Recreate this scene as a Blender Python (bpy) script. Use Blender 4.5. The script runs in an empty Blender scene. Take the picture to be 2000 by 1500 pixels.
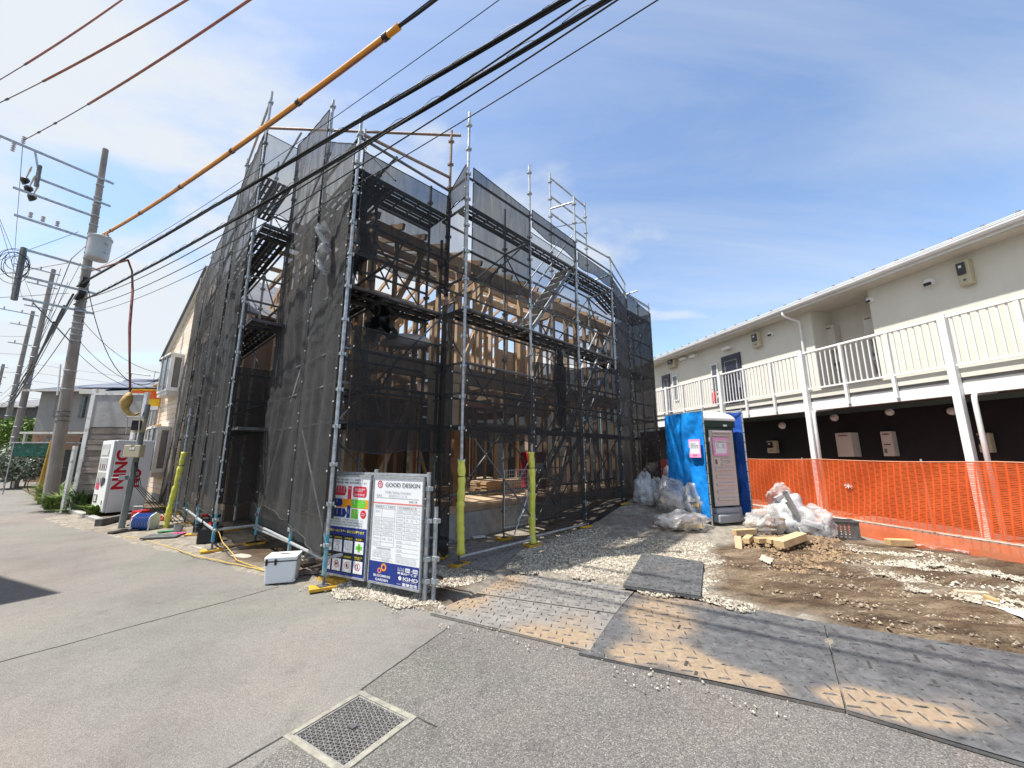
import bpy, math, random
import numpy as np
from mathutils import Vector, Matrix, noise
random.seed(7); rng = np.random.default_rng(7)
SC = bpy.context.scene
COL = SC.collection
R = math.radians
# ------------------------------------------------------------ camera, light, exposure
FPX = 745.0; PITCH = math.atan(135 / 745.0); EYE = 1.6
cam = bpy.data.cameras.new('camera'); camo = bpy.data.objects.new('camera', cam); COL.objects.link(camo)
cam.sensor_width = 36; cam.lens = FPX / 2000 * 36; cam.clip_start = 0.05; cam.clip_end = 3000
camo.location = (0, 0, EYE); camo.rotation_euler = (R(90) + PITCH, 0, 0)
SC.camera = camo
SC.view_settings.view_transform = 'Standard'; SC.view_settings.look = 'None'
SC.view_settings.exposure = 1.0; SC.view_settings.gamma = 1; SC.view_settings.use_curve_mapping = False
try:
    SC.cycles.use_denoising = True; SC.cycles.max_bounces = 6; SC.cycles.transparent_max_bounces = 24
except Exception: pass
SUN_FROM = Vector((-0.98, -0.22, 0)).normalized(); ELEV = R(64)
sd = Vector((SUN_FROM.x * math.cos(ELEV), SUN_FROM.y * math.cos(ELEV), math.sin(ELEV)))
W = bpy.data.worlds.new('World'); SC.world = W; W.use_nodes = True
wn = W.node_tree.nodes; wl = W.node_tree.links; wn.clear()
wo = wn.new('ShaderNodeOutputWorld'); bg = wn.new('ShaderNodeBackground'); bg2 = wn.new('ShaderNodeBackground')
sky = wn.new('ShaderNodeTexSky'); sky.sky_type = 'NISHITA'; sky.sun_disc = False
sky.sun_elevation = ELEV; sky.sun_rotation = math.atan2(SUN_FROM.x, SUN_FROM.y); sky.air_density = 1.0; sky.dust_density = 0.7; sky.ozone_density = 1.8; sky.altitude = 50
bg.inputs[1].default_value = 0.13; wl.new(sky.outputs[0], bg.inputs[0])
bg2.inputs[0].default_value = (0.91, 0.96, 1.0, 1); bg2.inputs[1].default_value = 0.46
tc = wn.new('ShaderNodeTexCoord')
sep = wn.new('ShaderNodeSeparateXYZ'); wl.new(tc.outputs['Generated'], sep.inputs[0])
# project the view direction on a high flat cloud layer so that clouds shrink to the horizon
zz = wn.new('ShaderNodeMath'); zz.operation = 'ADD'; zz.inputs[1].default_value = 0.22; wl.new(sep.outputs[2], zz.inputs[0])
zm = wn.new('ShaderNodeMath'); zm.operation = 'MAXIMUM'; zm.inputs[1].default_value = 0.05; wl.new(zz.outputs[0], zm.inputs[0])
dv = wn.new('ShaderNodeVectorMath'); dv.operation = 'DIVIDE'; cmb = wn.new('ShaderNodeCombineXYZ')
for i in range(3): wl.new(zm.outputs[0], cmb.inputs[i])
wl.new(tc.outputs['Generated'], dv.inputs[0]); wl.new(cmb.outputs[0], dv.inputs[1])
mp = wn.new('ShaderNodeMapping'); mp.inputs['Scale'].default_value = (0.75, 1.25, 0.0); mp.inputs['Rotation'].default_value = (0, 0, R(35)); mp.inputs['Location'].default_value = (1.4, 9.6, 0)
wl.new(dv.outputs[0], mp.inputs[0])
n1 = wn.new('ShaderNodeTexNoise'); n1.inputs['Scale'].default_value = 1.45; n1.inputs['Detail'].default_value = 9; n1.inputs['Roughness'].default_value = 0.52; n1.inputs['Distortion'].default_value = 0.5
wl.new(mp.outputs[0], n1.inputs[0])
# a broken cloud sheet thickening to the west, thin veils elsewhere
def wmath(op, a, b_=None, c=None):
    x = wn.new('ShaderNodeMath'); x.operation = op
    for i, v in enumerate((a, b_, c)):
        if v is None: continue
        if isinstance(v, (int, float)): x.inputs[i].default_value = v
        else: wl.new(v, x.inputs[i])
    return x.outputs[0]
n2 = wn.new('ShaderNodeTexNoise'); n2.inputs['Scale'].default_value = 0.55; n2.inputs['Detail'].default_value = 3; wl.new(mp.outputs[0], n2.inputs[0])
mp3 = wn.new('ShaderNodeMapping'); mp3.inputs['Scale'].default_value = (0.35, 1.6, 0.0); mp3.inputs['Rotation'].default_value = (0, 0, R(-38)); wl.new(dv.outputs[0], mp3.inputs[0])
n3 = wn.new('ShaderNodeTexNoise'); n3.inputs['Scale'].default_value = 1.2; n3.inputs['Detail'].default_value = 8; n3.inputs['Roughness'].default_value = 0.6; n3.inputs['Distortion'].default_value = 0.8; wl.new(mp3.outputs[0], n3.inputs[0])
cl = wmath('MULTIPLY_ADD', n1.outputs[0], 2.6, -0.8)                      # more contrast
cl = wmath('ADD', cl, wmath('MULTIPLY_ADD', n2.outputs[0], 0.7, -0.35))
cl = wmath('ADD', cl, wmath('MULTIPLY_ADD', sep.outputs[0], -0.50, -0.02))
cl = wmath('ADD', cl, wmath('MULTIPLY_ADD', sep.outputs[2], -0.25, 0.10))
rp = wn.new('ShaderNodeValToRGB'); rp.color_ramp.elements[0].position = 0.34; rp.color_ramp.elements[1].position = 0.80
rp.color_ramp.elements[0].color = (0, 0, 0, 1); rp.color_ramp.elements[1].color = (0.95, 0.95, 0.95, 1); rp.color_ramp.interpolation = 'EASE'; wl.new(cl, rp.inputs[0])
rv = wn.new('ShaderNodeValToRGB'); rv.color_ramp.elements[0].position = 0.38; rv.color_ramp.elements[1].position = 0.70
rv.color_ramp.elements[0].color = (0.02, 0.02, 0.02, 1); rv.color_ramp.elements[1].color = (0.48, 0.48, 0.48, 1); wl.new(n3.outputs[0], rv.inputs[0])
fac = wmath('MAXIMUM', rp.outputs[0], rv.outputs[0])
mx = wn.new('ShaderNodeMixShader'); wl.new(fac, mx.inputs[0]); wl.new(bg.outputs[0], mx.inputs[1]); wl.new(bg2.outputs[0], mx.inputs[2]); wl.new(mx.outputs[0], wo.inputs[0])
sl = bpy.data.lights.new('sun', 'SUN'); so = bpy.data.objects.new('sun', sl); COL.objects.link(so)
sl.energy = 4.0; sl.angle = R(0.9); sl.color = (1.0, 0.955, 0.89)
so.rotation_euler = (-sd).to_track_quat('-Z', 'Y').to_euler(); so.location = (-10, -5, 30)

# ------------------------------------------------------------ survey helpers: from a sighting to a place in the world
_c, _s = math.cos(PITCH), math.sin(PITCH)
def ray(x, y):
    a = (x - 1000) / FPX; b = (750 - y) / FPX
    return Vector((a, _c - b * _s, _s + b * _c))
EN = Vector((0.466, 0.885, 0)).normalized(); ET = Vector((0.885, -0.466, 0)).normalized()   # into the plot, along the road edge
E0 = Vector((-2.45, 4.95, 0))
def sstep(a, b, x):
    t = min(1, max(0, (x - a) / (b - a))); return t * t * (3 - 2 * t)
def terrain(x, y):
    d = (x - E0.x) * EN.x + (y - E0.y) * EN.y
    z = 0.012 + 0.03 * sstep(0, 1.2, d)
    z += 0.12 * sstep(6.5, 9.0, y) * sstep(-1.5, 2.5, x)
    z += 0.33 * math.exp(-((x - 2.75) ** 2 + (y - 9.7) ** 2) / 2.2)
    z += 0.16 * math.exp(-((x - 4.9) ** 2 / 0.5 + (y - 6.75) ** 2 / 0.16))
    z += 0.10 * math.exp(-((x - 6.0) ** 2 / 1.2 + (y - 5.9) ** 2 / 0.5))
    return z
def G(x, y, z=0.0):
    r = ray(x, y); t = (z - EYE) / r.z
    return Vector((r.x * t, r.y * t, z))
def GT(x, y):
    p = G(x, y, 0)
    for _ in range(12):
        p = G(x, y, terrain(p.x, p.y))
    return p
def onplane(x, y, p0, n):
    r = ray(x, y); t = (n[0] * p0[0] + n[1] * p0[1]) / (n[0] * r.x + n[1] * r.y)
    return Vector((r.x * t, r.y * t, EYE + r.z * t))

# ------------------------------------------------------------ materials
MATS = {}
def lin(c): return tuple(c) + (1,)
def mat(name, c1, c2=None, scale=8.0, rough=0.6, bump=0.0, metal=0.0, bscale=None, detail=6, lo=0.35, hi=0.65, spec=0.4, stretch=None, rough2=None, transl=0.0, vary=0.0):
    if name in MATS: return MATS[name]
    m = bpy.data.materials.new(name); m.use_nodes = True; n = m.node_tree.nodes; l = m.node_tree.links
    b = n['Principled BSDF']; b.inputs['Roughness'].default_value = rough; b.inputs['Metallic'].default_value = metal
    b.inputs['Specular IOR Level'].default_value = spec
    if c2 is None: c2 = tuple(min(1, x * 0.86) for x in c1)
    t = n.new('ShaderNodeTexCoord'); src = t.outputs['Object']
    if stretch:
        mpn = n.new('ShaderNodeMapping'); mpn.inputs['Scale'].default_value = stretch; l.new(src, mpn.inputs[0]); src = mpn.outputs[0]
    no = n.new('ShaderNodeTexNoise'); no.inputs['Scale'].default_value = scale; no.inputs['Detail'].default_value = detail; no.inputs['Roughness'].default_value = 0.62
    l.new(src, no.inputs[0])
    r = n.new('ShaderNodeValToRGB'); r.color_ramp.elements[0].position = lo; r.color_ramp.elements[1].position = hi
    r.color_ramp.elements[0].color = lin(c1); r.color_ramp.elements[1].color = lin(c2)
    l.new(no.outputs[0], r.inputs[0]); l.new(r.outputs[0], b.inputs['Base Color'])
    if vary:      # pieces cut from different stock: each object its own tone
        oi = n.new('ShaderNodeObjectInfo'); hs_ = n.new('ShaderNodeHueSaturation'); v1 = n.new('ShaderNodeMapRange'); v1.inputs[3].default_value = 1 - vary; v1.inputs[4].default_value = 1 + vary * .8
        s1 = n.new('ShaderNodeMapRange'); s1.inputs[3].default_value = 1.15; s1.inputs[4].default_value = 0.75; mz = n.new('ShaderNodeMath'); mz.operation = 'FRACT'; m7 = n.new('ShaderNodeMath'); m7.operation = 'MULTIPLY'; m7.inputs[1].default_value = 7.3
        l.new(oi.outputs['Random'], v1.inputs[0]); l.new(oi.outputs['Random'], m7.inputs[0]); l.new(m7.outputs[0], mz.inputs[0]); l.new(mz.outputs[0], s1.inputs[0]); l.new(v1.outputs[0], hs_.inputs['Value']); l.new(s1.outputs[0], hs_.inputs['Saturation']); l.new(r.outputs[0], hs_.inputs['Color']); l.new(hs_.outputs[0], b.inputs['Base Color'])
    if rough2 is not None:
        mr = n.new('ShaderNodeMapRange'); mr.inputs[1].default_value = lo; mr.inputs[2].default_value = hi; mr.inputs[3].default_value = rough; mr.inputs[4].default_value = rough2
        l.new(no.outputs[0], mr.inputs[0]); l.new(mr.outputs[0], b.inputs['Roughness'])
    if bump:
        nb = n.new('ShaderNodeTexNoise'); nb.inputs['Scale'].default_value = bscale or scale * 4; nb.inputs['Detail'].default_value = 4
        l.new(src, nb.inputs[0]); bp = n.new('ShaderNodeBump'); bp.inputs['Strength'].default_value = bump; bp.inputs['Distance'].default_value = 0.02
        l.new(nb.outputs[0], bp.inputs['Height']); l.new(bp.outputs[0], b.inputs['Normal'])
    MATS[name] = m; return m
def see_through(m, alpha, rnd=None, transl=None, tscale=6.0):
    """cloth or film that lets part of the light through its weave"""
    n = m.node_tree.nodes; l = m.node_tree.links; b = n['Principled BSDF']; out = [x for x in n if x.type == 'OUTPUT_MATERIAL'][0]
    last = b.outputs[0]
    if transl:
        tr = n.new('ShaderNodeBsdfTranslucent'); tr.inputs[0].default_value = lin(transl); ms = n.new('ShaderNodeMixShader'); ms.inputs[0].default_value = 0.45
        l.new(last, ms.inputs[1]); l.new(tr.outputs[0], ms.inputs[2]); last = ms.outputs[0]
    tp = n.new('ShaderNodeBsdfTransparent'); mxs = n.new('ShaderNodeMixShader')
    l.new(tp.outputs[0], mxs.inputs[1]); l.new(last, mxs.inputs[2])
    if rnd:
        t = n.new('ShaderNodeTexCoord'); no = n.new('ShaderNodeTexNoise'); no.inputs['Scale'].default_value = tscale; no.inputs['Detail'].default_value = 5
        l.new(t.outputs['Object'], no.inputs[0]); mr = n.new('ShaderNodeMapRange'); mr.inputs[1].default_value = 0.3; mr.inputs[2].default_value = 0.7
        mr.inputs[3].default_value = alpha - rnd; mr.inputs[4].default_value = alpha + rnd
        l.new(no.outputs[0], mr.inputs[0]); l.new(mr.outputs[0], mxs.inputs[0])
    else: mxs.inputs[0].default_value = alpha
    l.new(mxs.outputs[0], out.inputs[0])
    return m
def net_mat(name, col, a_face, a_graze, rnd=0.06, tcol=None):
    """woven scaffold net: fine vertical weave streaks, denser when seen along the cloth"""
    m = mat(name, col, tuple(c * 0.75 for c in col), scale=3, rough=0.7, spec=0.3)
    n = m.node_tree.nodes; l = m.node_tree.links; b = n['Principled BSDF']; out = [x for x in n if x.type == 'OUTPUT_MATERIAL'][0]
    t = n.new('ShaderNodeTexCoord'); lw = n.new('ShaderNodeLayerWeight'); lw.inputs[0].default_value = 0.35
    mr = n.new('ShaderNodeMapRange'); mr.inputs[1].default_value = 0.0; mr.inputs[2].default_value = 0.8; mr.inputs[3].default_value = a_face; mr.inputs[4].default_value = a_graze
    l.new(lw.outputs['Facing'], mr.inputs[0])
    mpn = n.new('ShaderNodeMapping'); mpn.inputs['Scale'].default_value = (14, 14, 1.6); l.new(t.outputs['Object'], mpn.inputs[0])
    no = n.new('ShaderNodeTexNoise'); no.inputs['Scale'].default_value = 1.0; no.inputs['Detail'].default_value = 7; no.inputs['Roughness'].default_value = 0.7; l.new(mpn.outputs[0], no.inputs[0])
    m2 = n.new('ShaderNodeMapRange'); m2.inputs[1].default_value = 0.3; m2.inputs[2].default_value = 0.7; m2.inputs[3].default_value = -rnd; m2.inputs[4].default_value = rnd; l.new(no.outputs[0], m2.inputs[0])
    ad = n.new('ShaderNodeMath'); ad.operation = 'ADD'; ad.use_clamp = True; l.new(mr.outputs[0], ad.inputs[0]); l.new(m2.outputs[0], ad.inputs[1])
    tr = n.new('ShaderNodeBsdfTranslucent'); tr.inputs[0].default_value = lin(tcol or col); ms = n.new('ShaderNodeMixShader'); ms.inputs[0].default_value = 0.3
    l.new(b.outputs[0], ms.inputs[1]); l.new(tr.outputs[0], ms.inputs[2])
    tp = n.new('ShaderNodeBsdfTransparent'); mxs = n.new('ShaderNodeMixShader'); l.new(ad.outputs[0], mxs.inputs[0]); l.new(tp.outputs[0], mxs.inputs[1]); l.new(ms.outputs[0], mxs.inputs[2]); l.new(mxs.outputs[0], out.inputs[0])
    return m
M_steel = mat('galvanised_steel', (0.50, 0.53, 0.55), (0.30, 0.32, 0.33), 14, 0.42, 0.15, 0.55, rough2=0.6)
M_steeld = mat('weathered_steel', (0.16, 0.17, 0.175), (0.09, 0.09, 0.09), 9, 0.55, 0.15, 0.3)
M_rust = mat('brown_steel', (0.33, 0.25, 0.20), (0.20, 0.13, 0.10), 12, 0.65, 0.2, 0.2)
M_pine = mat('fresh_pine', (0.64, 0.48, 0.28), (0.50, 0.35, 0.18), 6, 0.6, 0.1, vary=.15)
M_blue = mat('blue_painted_steel', (0.06, 0.30, 0.42), (0.28, 0.36, 0.38), 11, 0.5, 0.15, 0.2, lo=0.45, hi=0.6)
M_deck = mat('deck_steel', (0.11, 0.115, 0.12), (0.06, 0.06, 0.065), 6, 0.5, 0.1, 0.4)
M_wood = mat('new_timber', (0.45, 0.32, 0.205), (0.31, 0.205, 0.12), 5, 0.65, 0.1, vary=.28, stretch=(1, 1, 0.35), lo=0.3, hi=0.7)
M_woodr = mat('reddish_timber', (0.38, 0.21, 0.115), (0.27, 0.14, 0.075), 5, 0.65, 0.1, vary=.25)
M_ply = mat("plywood", (0.54, 0.41, 0.27), (0.44, 0.31, 0.19), 3, 0.6, 0.05)
M_conc = mat('concrete', (0.42, 0.41, 0.38), (0.28, 0.27, 0.25), 5, 0.85, 0.3, bscale=60)
M_concd = mat('dark_concrete', (0.17, 0.165, 0.155), (0.10, 0.10, 0.095), 6, 0.85, 0.3, bscale=50)
M_yel = mat('yellow_pad_paint', (0.62, 0.36, 0.03), (0.40, 0.22, 0.03), 9, 0.6)
M_sleeve = mat('yellow_foam', (0.72, 0.72, 0.14), (0.58, 0.57, 0.08), 6, 0.55, 0.3, bscale=18)
M_white = mat('white_paint', (0.80, 0.80, 0.79), (0.70, 0.70, 0.69), 3, 0.4, 0.03)
M_whiteold = mat('old_white_paint', (0.70, 0.70, 0.68), (0.30, 0.28, 0.25), 7, 0.7, 0.2, lo=0.55, hi=0.72)
M_black = mat('black_plastic', (0.015, 0.015, 0.016), None, 6, 0.45)
M_rubber = mat('black_rubber', (0.02, 0.02, 0.021), (0.035, 0.035, 0.035), 20, 0.6, 0.1)
M_red = mat('red_plastic', (0.60, 0.02, 0.03), (0.45, 0.015, 0.02), 6, 0.4)
M_cyan = mat('blue_cable', (0.03, 0.10, 0.38), None, 6, 0.45)
M_glass = mat('dark_glass', (0.05, 0.06, 0.07), (0.09, 0.10, 0.11), 1.5, 0.08, spec=0.8)

# ------------------------------------------------------------ mesh building
class MB:
    def __init__(s): s.v = []; s.f = []
    def add(s, vs, fs):
        o = len(s.v); s.v += [tuple(p) for p in vs]; s.f += [tuple(i + o for i in f) for f in fs]; return s
    def obox(s, o, a, b, c):
        o, a, b, c = Vector(o), Vector(a), Vector(b), Vector(c)
        p = [o, o + a, o + a + b, o + b, o + c, o + a + c, o + a + b + c, o + b + c]
        fs = [(0, 3, 2, 1), (4, 5, 6, 7), (0, 1, 5, 4), (1, 2, 6, 5), (2, 3, 7, 6), (3, 0, 4, 7)]
        if a.cross(b).dot(c) < 0: fs = [f[::-1] for f in fs]
        return s.add(p, fs)
    def box(s, cx, cy, cz, sx, sy, sz, rz=0.0):
        a = Vector((math.cos(rz), math.sin(rz), 0)) * sx; b = Vector((-math.sin(rz), math.cos(rz), 0)) * sy; c = Vector((0, 0, sz))
        return s.obox(Vector((cx, cy, cz)) - (a + b + c) / 2, a, b, c)
    def beam(s, p, q, w, h, up=(0, 0, 1)):
        p, q, up = Vector(p), Vector(q), Vector(up); d = (q - p); dn = d.normalized()
        if abs(dn.dot(up.normalized())) > 0.98: up = Vector((1, 0, 0))
        x = dn.cross(up).normalized() * w; y = x.cross(dn).normalized() * h
        return s.obox(p - x / 2 - y / 2, x, y, d)
    def tube(s, pts, r, n=8, caps=True):
        pts = [Vector(p) for p in pts]; rs = r if isinstance(r, (list, tuple)) else [r] * len(pts)
        o = len(s.v); prev = None
        for i, p in enumerate(pts):
            d = (pts[min(i + 1, len(pts) - 1)] - pts[max(i - 1, 0)]).normalized()
            if prev is None:
                u = d.cross(Vector((0, 0, 1)));
                if u.length < 1e-3: u = d.cross(Vector((1, 0, 0)))
                u.normalize()
            else:
                u = (prev - d * prev.dot(d)).normalized()
            prev = u; w = d.cross(u)
            for k in range(n):
                a = 2 * math.pi * k / n; s.v.append(tuple(p + (u * math.cos(a) + w * math.sin(a)) * rs[i]))
        for i in range(len(pts) - 1):
            for k in range(n):
                a = o + i * n + k; b = o + i * n + (k + 1) % n; s.f.append((a, b, b + n, a + n))
        if caps:
            s.f.append(tuple(o + k for k in range(n))[::-1]); s.f.append(tuple(o + (len(pts) - 1) * n + k for k in range(n)))
        return s
    def lathe(s, c, prof, n=10, axis='z'):
        o = len(s.v)
        for (r, z) in prof:
            for k in range(n):
                a = 2 * math.pi * k / n; x, y = r * math.cos(a), r * math.sin(a)
                p = (x, y, z) if axis == 'z' else ((z, x, y) if axis == 'x' else (x, z, y))
                s.v.append((c[0] + p[0], c[1] + p[1], c[2] + p[2]))
        for i in range(len(prof) - 1):
            for k in range(n):
                a = o + i * n + k; b = o + i * n + (k + 1) % n; s.f.append((a, b, b + n, a + n))
        s.f.append(tuple(o + k for k in range(n))[::-1]); s.f.append(tuple(o + (len(prof) - 1) * n + k for k in range(n)))
        return s
    def prism(s, poly, z0, z1):
        n = len(poly); o = len(s.v)
        s.v += [(p[0], p[1], z0) for p in poly] + [(p[0], p[1], z1) for p in poly]
        s.f.append(tuple(o + i for i in range(n))[::-1]); s.f.append(tuple(o + n + i for i in range(n)))
        for i in range(n):
            j = (i + 1) % n; s.f.append((o + i, o + j, o + n + j, o + n + i))
        return s
    def grid(s, fn, nu, nv):
        o = len(s.v)
        for j in range(nv + 1):
            for i in range(nu + 1): s.v.append(tuple(fn(i / nu, j / nv)))
        for j in range(nv):
            for i in range(nu):
                a = o + j * (nu + 1) + i; s.f.append((a, a + 1, a + nu + 2, a + nu + 1))
        return s
    def build(s, name, m, parent=None, smooth=False, local=False, label=None, kind=None, bevel=0):
        me = bpy.data.meshes.new(name)
        vs = s.v
        if parent is not None and not local:
            inv = wm(parent).inverted(); vs = [tuple(inv @ Vector(p)) for p in vs]
        me.from_pydata(vs, [], s.f); me.update()
        if m: me.materials.append(m)
        if smooth: me.shade_smooth()
        o = bpy.data.objects.new(name, me); COL.objects.link(o)
        if parent is not None: o.parent = parent
        if label: o['label'] = label
        if kind: o['kind'] = kind
        if bevel:
            md = o.modifiers.new('edge', 'BEVEL'); md.width = bevel; md.segments = 2; md.limit_method = 'ANGLE'
        return o
def wm(o):
    m = o.matrix_basis.copy(); p = o.parent
    while p is not None: m = p.matrix_basis @ m; p = p.parent
    return m
def tag(o, label, cat, group=None):
    o['label'] = label; o['category'] = cat
    if group: o['group'] = group
    return o
def thing(name, label, cat, loc=(0, 0, 0), rz=0.0, group=None):
    o = bpy.data.objects.new(name, None); o.empty_display_size = 0.1; COL.objects.link(o); o.location = loc; o.rotation_euler = (0, 0, rz)
    return tag(o, label, cat, group)
def copy_tree(o, parent=None):
    c = o.copy(); COL.objects.link(c); c.parent = parent
    for ch in list(o.children): copy_tree(ch, c)
    return c
def dup_part(o, loc, rz=0, parent=None):
    c = o.copy(); COL.objects.link(c); c.parent = parent if parent else o.parent; c.location = loc; c.rotation_euler = (0, 0, rz); return c
def text(body, parent, loc, size, m, w=None, rot=(R(90), 0, 0), al='LEFT', name='lettering', bold=0.0):
    cu = bpy.data.curves.new(name, 'FONT'); cu.body = body; cu.size = size; cu.align_x = al; cu.offset = bold; cu.resolution_u = 3
    tmp = bpy.data.objects.new(name + '_outline', cu); me = bpy.data.meshes.new_from_object(tmp); bpy.data.objects.remove(tmp); bpy.data.curves.remove(cu)
    me.materials.clear(); me.materials.append(m); me.name = name
    o = bpy.data.objects.new(name, me); COL.objects.link(o); o.parent = parent; o.location = loc; o.rotation_euler = rot
    xs = [v.co.x for v in me.vertices]; o['wide'] = (max(xs) - min(xs)) if xs else 1.0
    if w and xs and o['wide'] > 1e-4:
        k = w / o['wide']
        for v in me.vertices: v.co.x *= k
    return o
# ============================================================ GROUND
def inpoly(x, y, P):
    r = np.zeros(x.shape, bool); n = len(P)
    for i in range(n):
        x1, y1 = P[i]; x2, y2 = P[(i + 1) % n]
        c = ((y1 > y) != (y2 > y)) & (x < (x2 - x1) * (y - y1) / (y2 - y1 + 1e-12) + x1); r ^= c
    return r
def gp(*pts): return [tuple(G(*p))[:2] for p in pts]
def GQ(*pts): return [G(*p) for p in pts]
def fnoise(x, y, s, seed=0.0):
    return np.array([noise.noise(Vector((a * s + seed, b * s - seed, seed))) for a, b in zip(x.ravel(), y.ravel())]).reshape(x.shape)
# --- asphalt
m = bpy.data.materials.new('asphalt'); m.use_nodes = True; n = m.node_tree.nodes; l = m.node_tree.links; b = n['Principled BSDF']
t = n.new('ShaderNodeTexCoord'); O = t.outputs['Object']
def noi(s, d=5, ro=0.6, src=None):
    x = n.new('ShaderNodeTexNoise'); x.inputs['Scale'].default_value = s; x.inputs['Detail'].default_value = d; x.inputs['Roughness'].default_value = ro; l.new(src or O, x.inputs[0]); return x.outputs[0]
def ramp(src, stops):
    x = n.new('ShaderNodeValToRGB'); e = x.color_ramp.elements
    while len(e) < len(stops): e.new(0.5)
    for i, (p, c) in enumerate(stops): e[i].position = p; e[i].color = lin(c) if len(c) == 3 else c
    l.new(src, x.inputs[0]); return x.outputs[0]
def mixc(f, a, bb, mode='MIX'):
    x = n.new('ShaderNodeMixRGB'); x.blend_type = mode
    if isinstance(f, float): x.inputs[0].default_value = f
    else: l.new(f, x.inputs[0])
    for i, v in ((1, a), (2, bb)):
        if isinstance(v, tuple): x.inputs[i].default_value = lin(v)
        else: l.new(v, x.inputs[i])
    return x.outputs[0]
vo = n.new('ShaderNodeTexVoronoi'); vo.inputs['Scale'].default_value = 165; l.new(O, vo.inputs[0])
vcol = n.new('ShaderNodeSeparateXYZ'); l.new(vo.outputs['Color'], vcol.inputs[0])
coarse = ramp(vcol.outputs[0], [(0.0, (0.085, 0.080, 0.075)), (0.45, (0.15, 0.142, 0.132)), (0.85, (0.205, 0.192, 0.175)), (1.0, (0.33, 0.31, 0.28))])
fine = ramp(noi(70, 8, 0.9), [(0.32, (0.085, 0.080, 0.072)), (0.45, (0.182, 0.172, 0.156)), (0.56, (0.240, 0.226, 0.204)), (0.68, (0.42, 0.40, 0.36))])
sx = n.new('ShaderNodeSeparateXYZ'); l.new(O, sx.inputs[0])
# newer coarse asphalt lies on the near side of the cut joint
A = G(700, 1352); B = G(875, 1227); dn = Vector((-(B - A).y, (B - A).x)).normalized()
m1 = n.new('ShaderNodeMath'); m1.operation = 'MULTIPLY'; m1.inputs[1].default_value = dn.x; l.new(sx.outputs[0], m1.inputs[0])
m2 = n.new('ShaderNodeMath'); m2.operation = 'MULTIPLY_ADD'; m2.inputs[1].default_value = dn.y; l.new(sx.outputs[1], m2.inputs[0]); l.new(m1.outputs[0], m2.inputs[2])
m3 = n.new('ShaderNodeMath'); m3.operation = 'LESS_THAN'; m3.inputs[1].default_value = dn.x * A.x + dn.y * A.y; l.new(m2.outputs[0], m3.inputs[0])
base = mixc(m3.outputs[0], fine, coarse)
blot = ramp(noi(0.9, 6), [(0.3, (0.74, 0.73, 0.73)), (0.5, (0.95, 0.95, 0.95)), (0.72, (1.12, 1.09, 1.03))])
base = mixc(0.9, base, blot, 'MULTIPLY')
base = mixc(1.0, base, ramp(noi(0.35, 3), [(0.38, (0.93, 0.97, 0.93)), (0.5, (1, 1, 1)), (0.62, (1.04, 0.98, 0.96))]), 'MULTIPLY')
base = mixc(1.0, base, ramp(noi(14, 6, 0.8), [(0.3, (0.84, 0.84, 0.85)), (0.55, (1, 1, 1)), (0.75, (1.08, 1.07, 1.05))]), 'MULTIPLY')
spots = ramp(noi(3.2, 5, 0.6), [(0.60, (1, 1, 1)), (0.72, (0.72, 0.72, 0.73))]); base = mixc(0.7, base, spots, 'MULTIPLY')
l.new(base, b.inputs['Base Color']); b.inputs['Roughness'].default_value = 0.82; b.inputs['Specular IOR Level'].default_value = 0.3
bp = n.new('ShaderNodeBump'); bp.inputs['Strength'].default_value = 0.55; bp.inputs['Distance'].default_value = 0.006; l.new(vo.outputs['Distance'], bp.inputs['Height'])
bp2 = n.new('ShaderNodeBump'); bp2.inputs['Strength'].default_value = 0.35; bp2.inputs['Distance'].default_value = 0.01; l.new(noi(60, 4), bp2.inputs['Height']); l.new(bp.outputs[0], bp2.inputs['Normal']); l.new(bp2.outputs[0], b.inputs['Normal'])
M_asph = m
# drain opening (square 0.5 m)
DA, DB, DC = G(705, 1350), G(815, 1402), G(553, 1440)
DD = DB + DC - DA
hole = [DA, DB, DD, DC]
cen = sum(hole, Vector()) / 4
big = [cen + (p - cen).normalized() * 900 for p in hole]
mb = MB()
ang0 = None
for i in range(4):
    j = (i + 1) % 4; mb.add([hole[i], hole[j], big[j], big[i]], [(0, 1, 2, 3)])
# keep faces pointing up
def fix_up(mb):
    for k, f in enumerate(mb.f):
        a, b_, c = (Vector(mb.v[i]) for i in f[:3])
        if (b_ - a).cross(c - a).z < 0: mb.f[k] = f[::-1]
fix_up(mb)
rd = mb.build('road', M_asph); rd['kind'] = 'structure'
# joints cut in the asphalt
M_joint = mat('joint_dirt', (0.035, 0.032, 0.03), (0.07, 0.065, 0.055), 12, 0.9)
def joint(pts, w=0.012):
    mb = MB(); P = []
    for a, c in zip(pts[:-1], pts[1:]):
        k = max(2, int((c - a).length / 0.06))
        for i in range(k): P.append(a.lerp(c, i / k))
    P.append(pts[-1]); d = (pts[-1] - pts[0]).normalized(); nn = Vector((-d.y, d.x, 0)); L = []
    for i, p in enumerate(P):
        q = p + nn * (noise.noise(p * 3.0) * 0.02 + noise.noise(p * 17.0) * 0.008); ww = w * (0.35 + 0.9 * abs(noise.noise(p * 9.0 + Vector((5, 5, 5)))) + 0.2)
        L += [q + nn * ww / 2 + Vector((0, 0, 0.003)), q - nn * ww / 2 + Vector((0, 0, 0.003))]
    for i in range(len(P) - 1): mb.f.append((2 * i, 2 * i + 1, 2 * i + 3, 2 * i + 2))
    mb.v = [tuple(v) for v in L]; fix_up(mb)
    o = mb.build('road_joint', M_joint); o['kind'] = 'structure'
joint([G(545, 1147), G(0, 1293), G(0, 1293) + (G(0, 1293) - G(545, 1147)) * 1.2], 0.014)
joint([G(880, 1222), DA + (DA - DB) * 0.02], 0.014)
joint([DC, DC + (DC - DA) * 2.5], 0.016)
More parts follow.
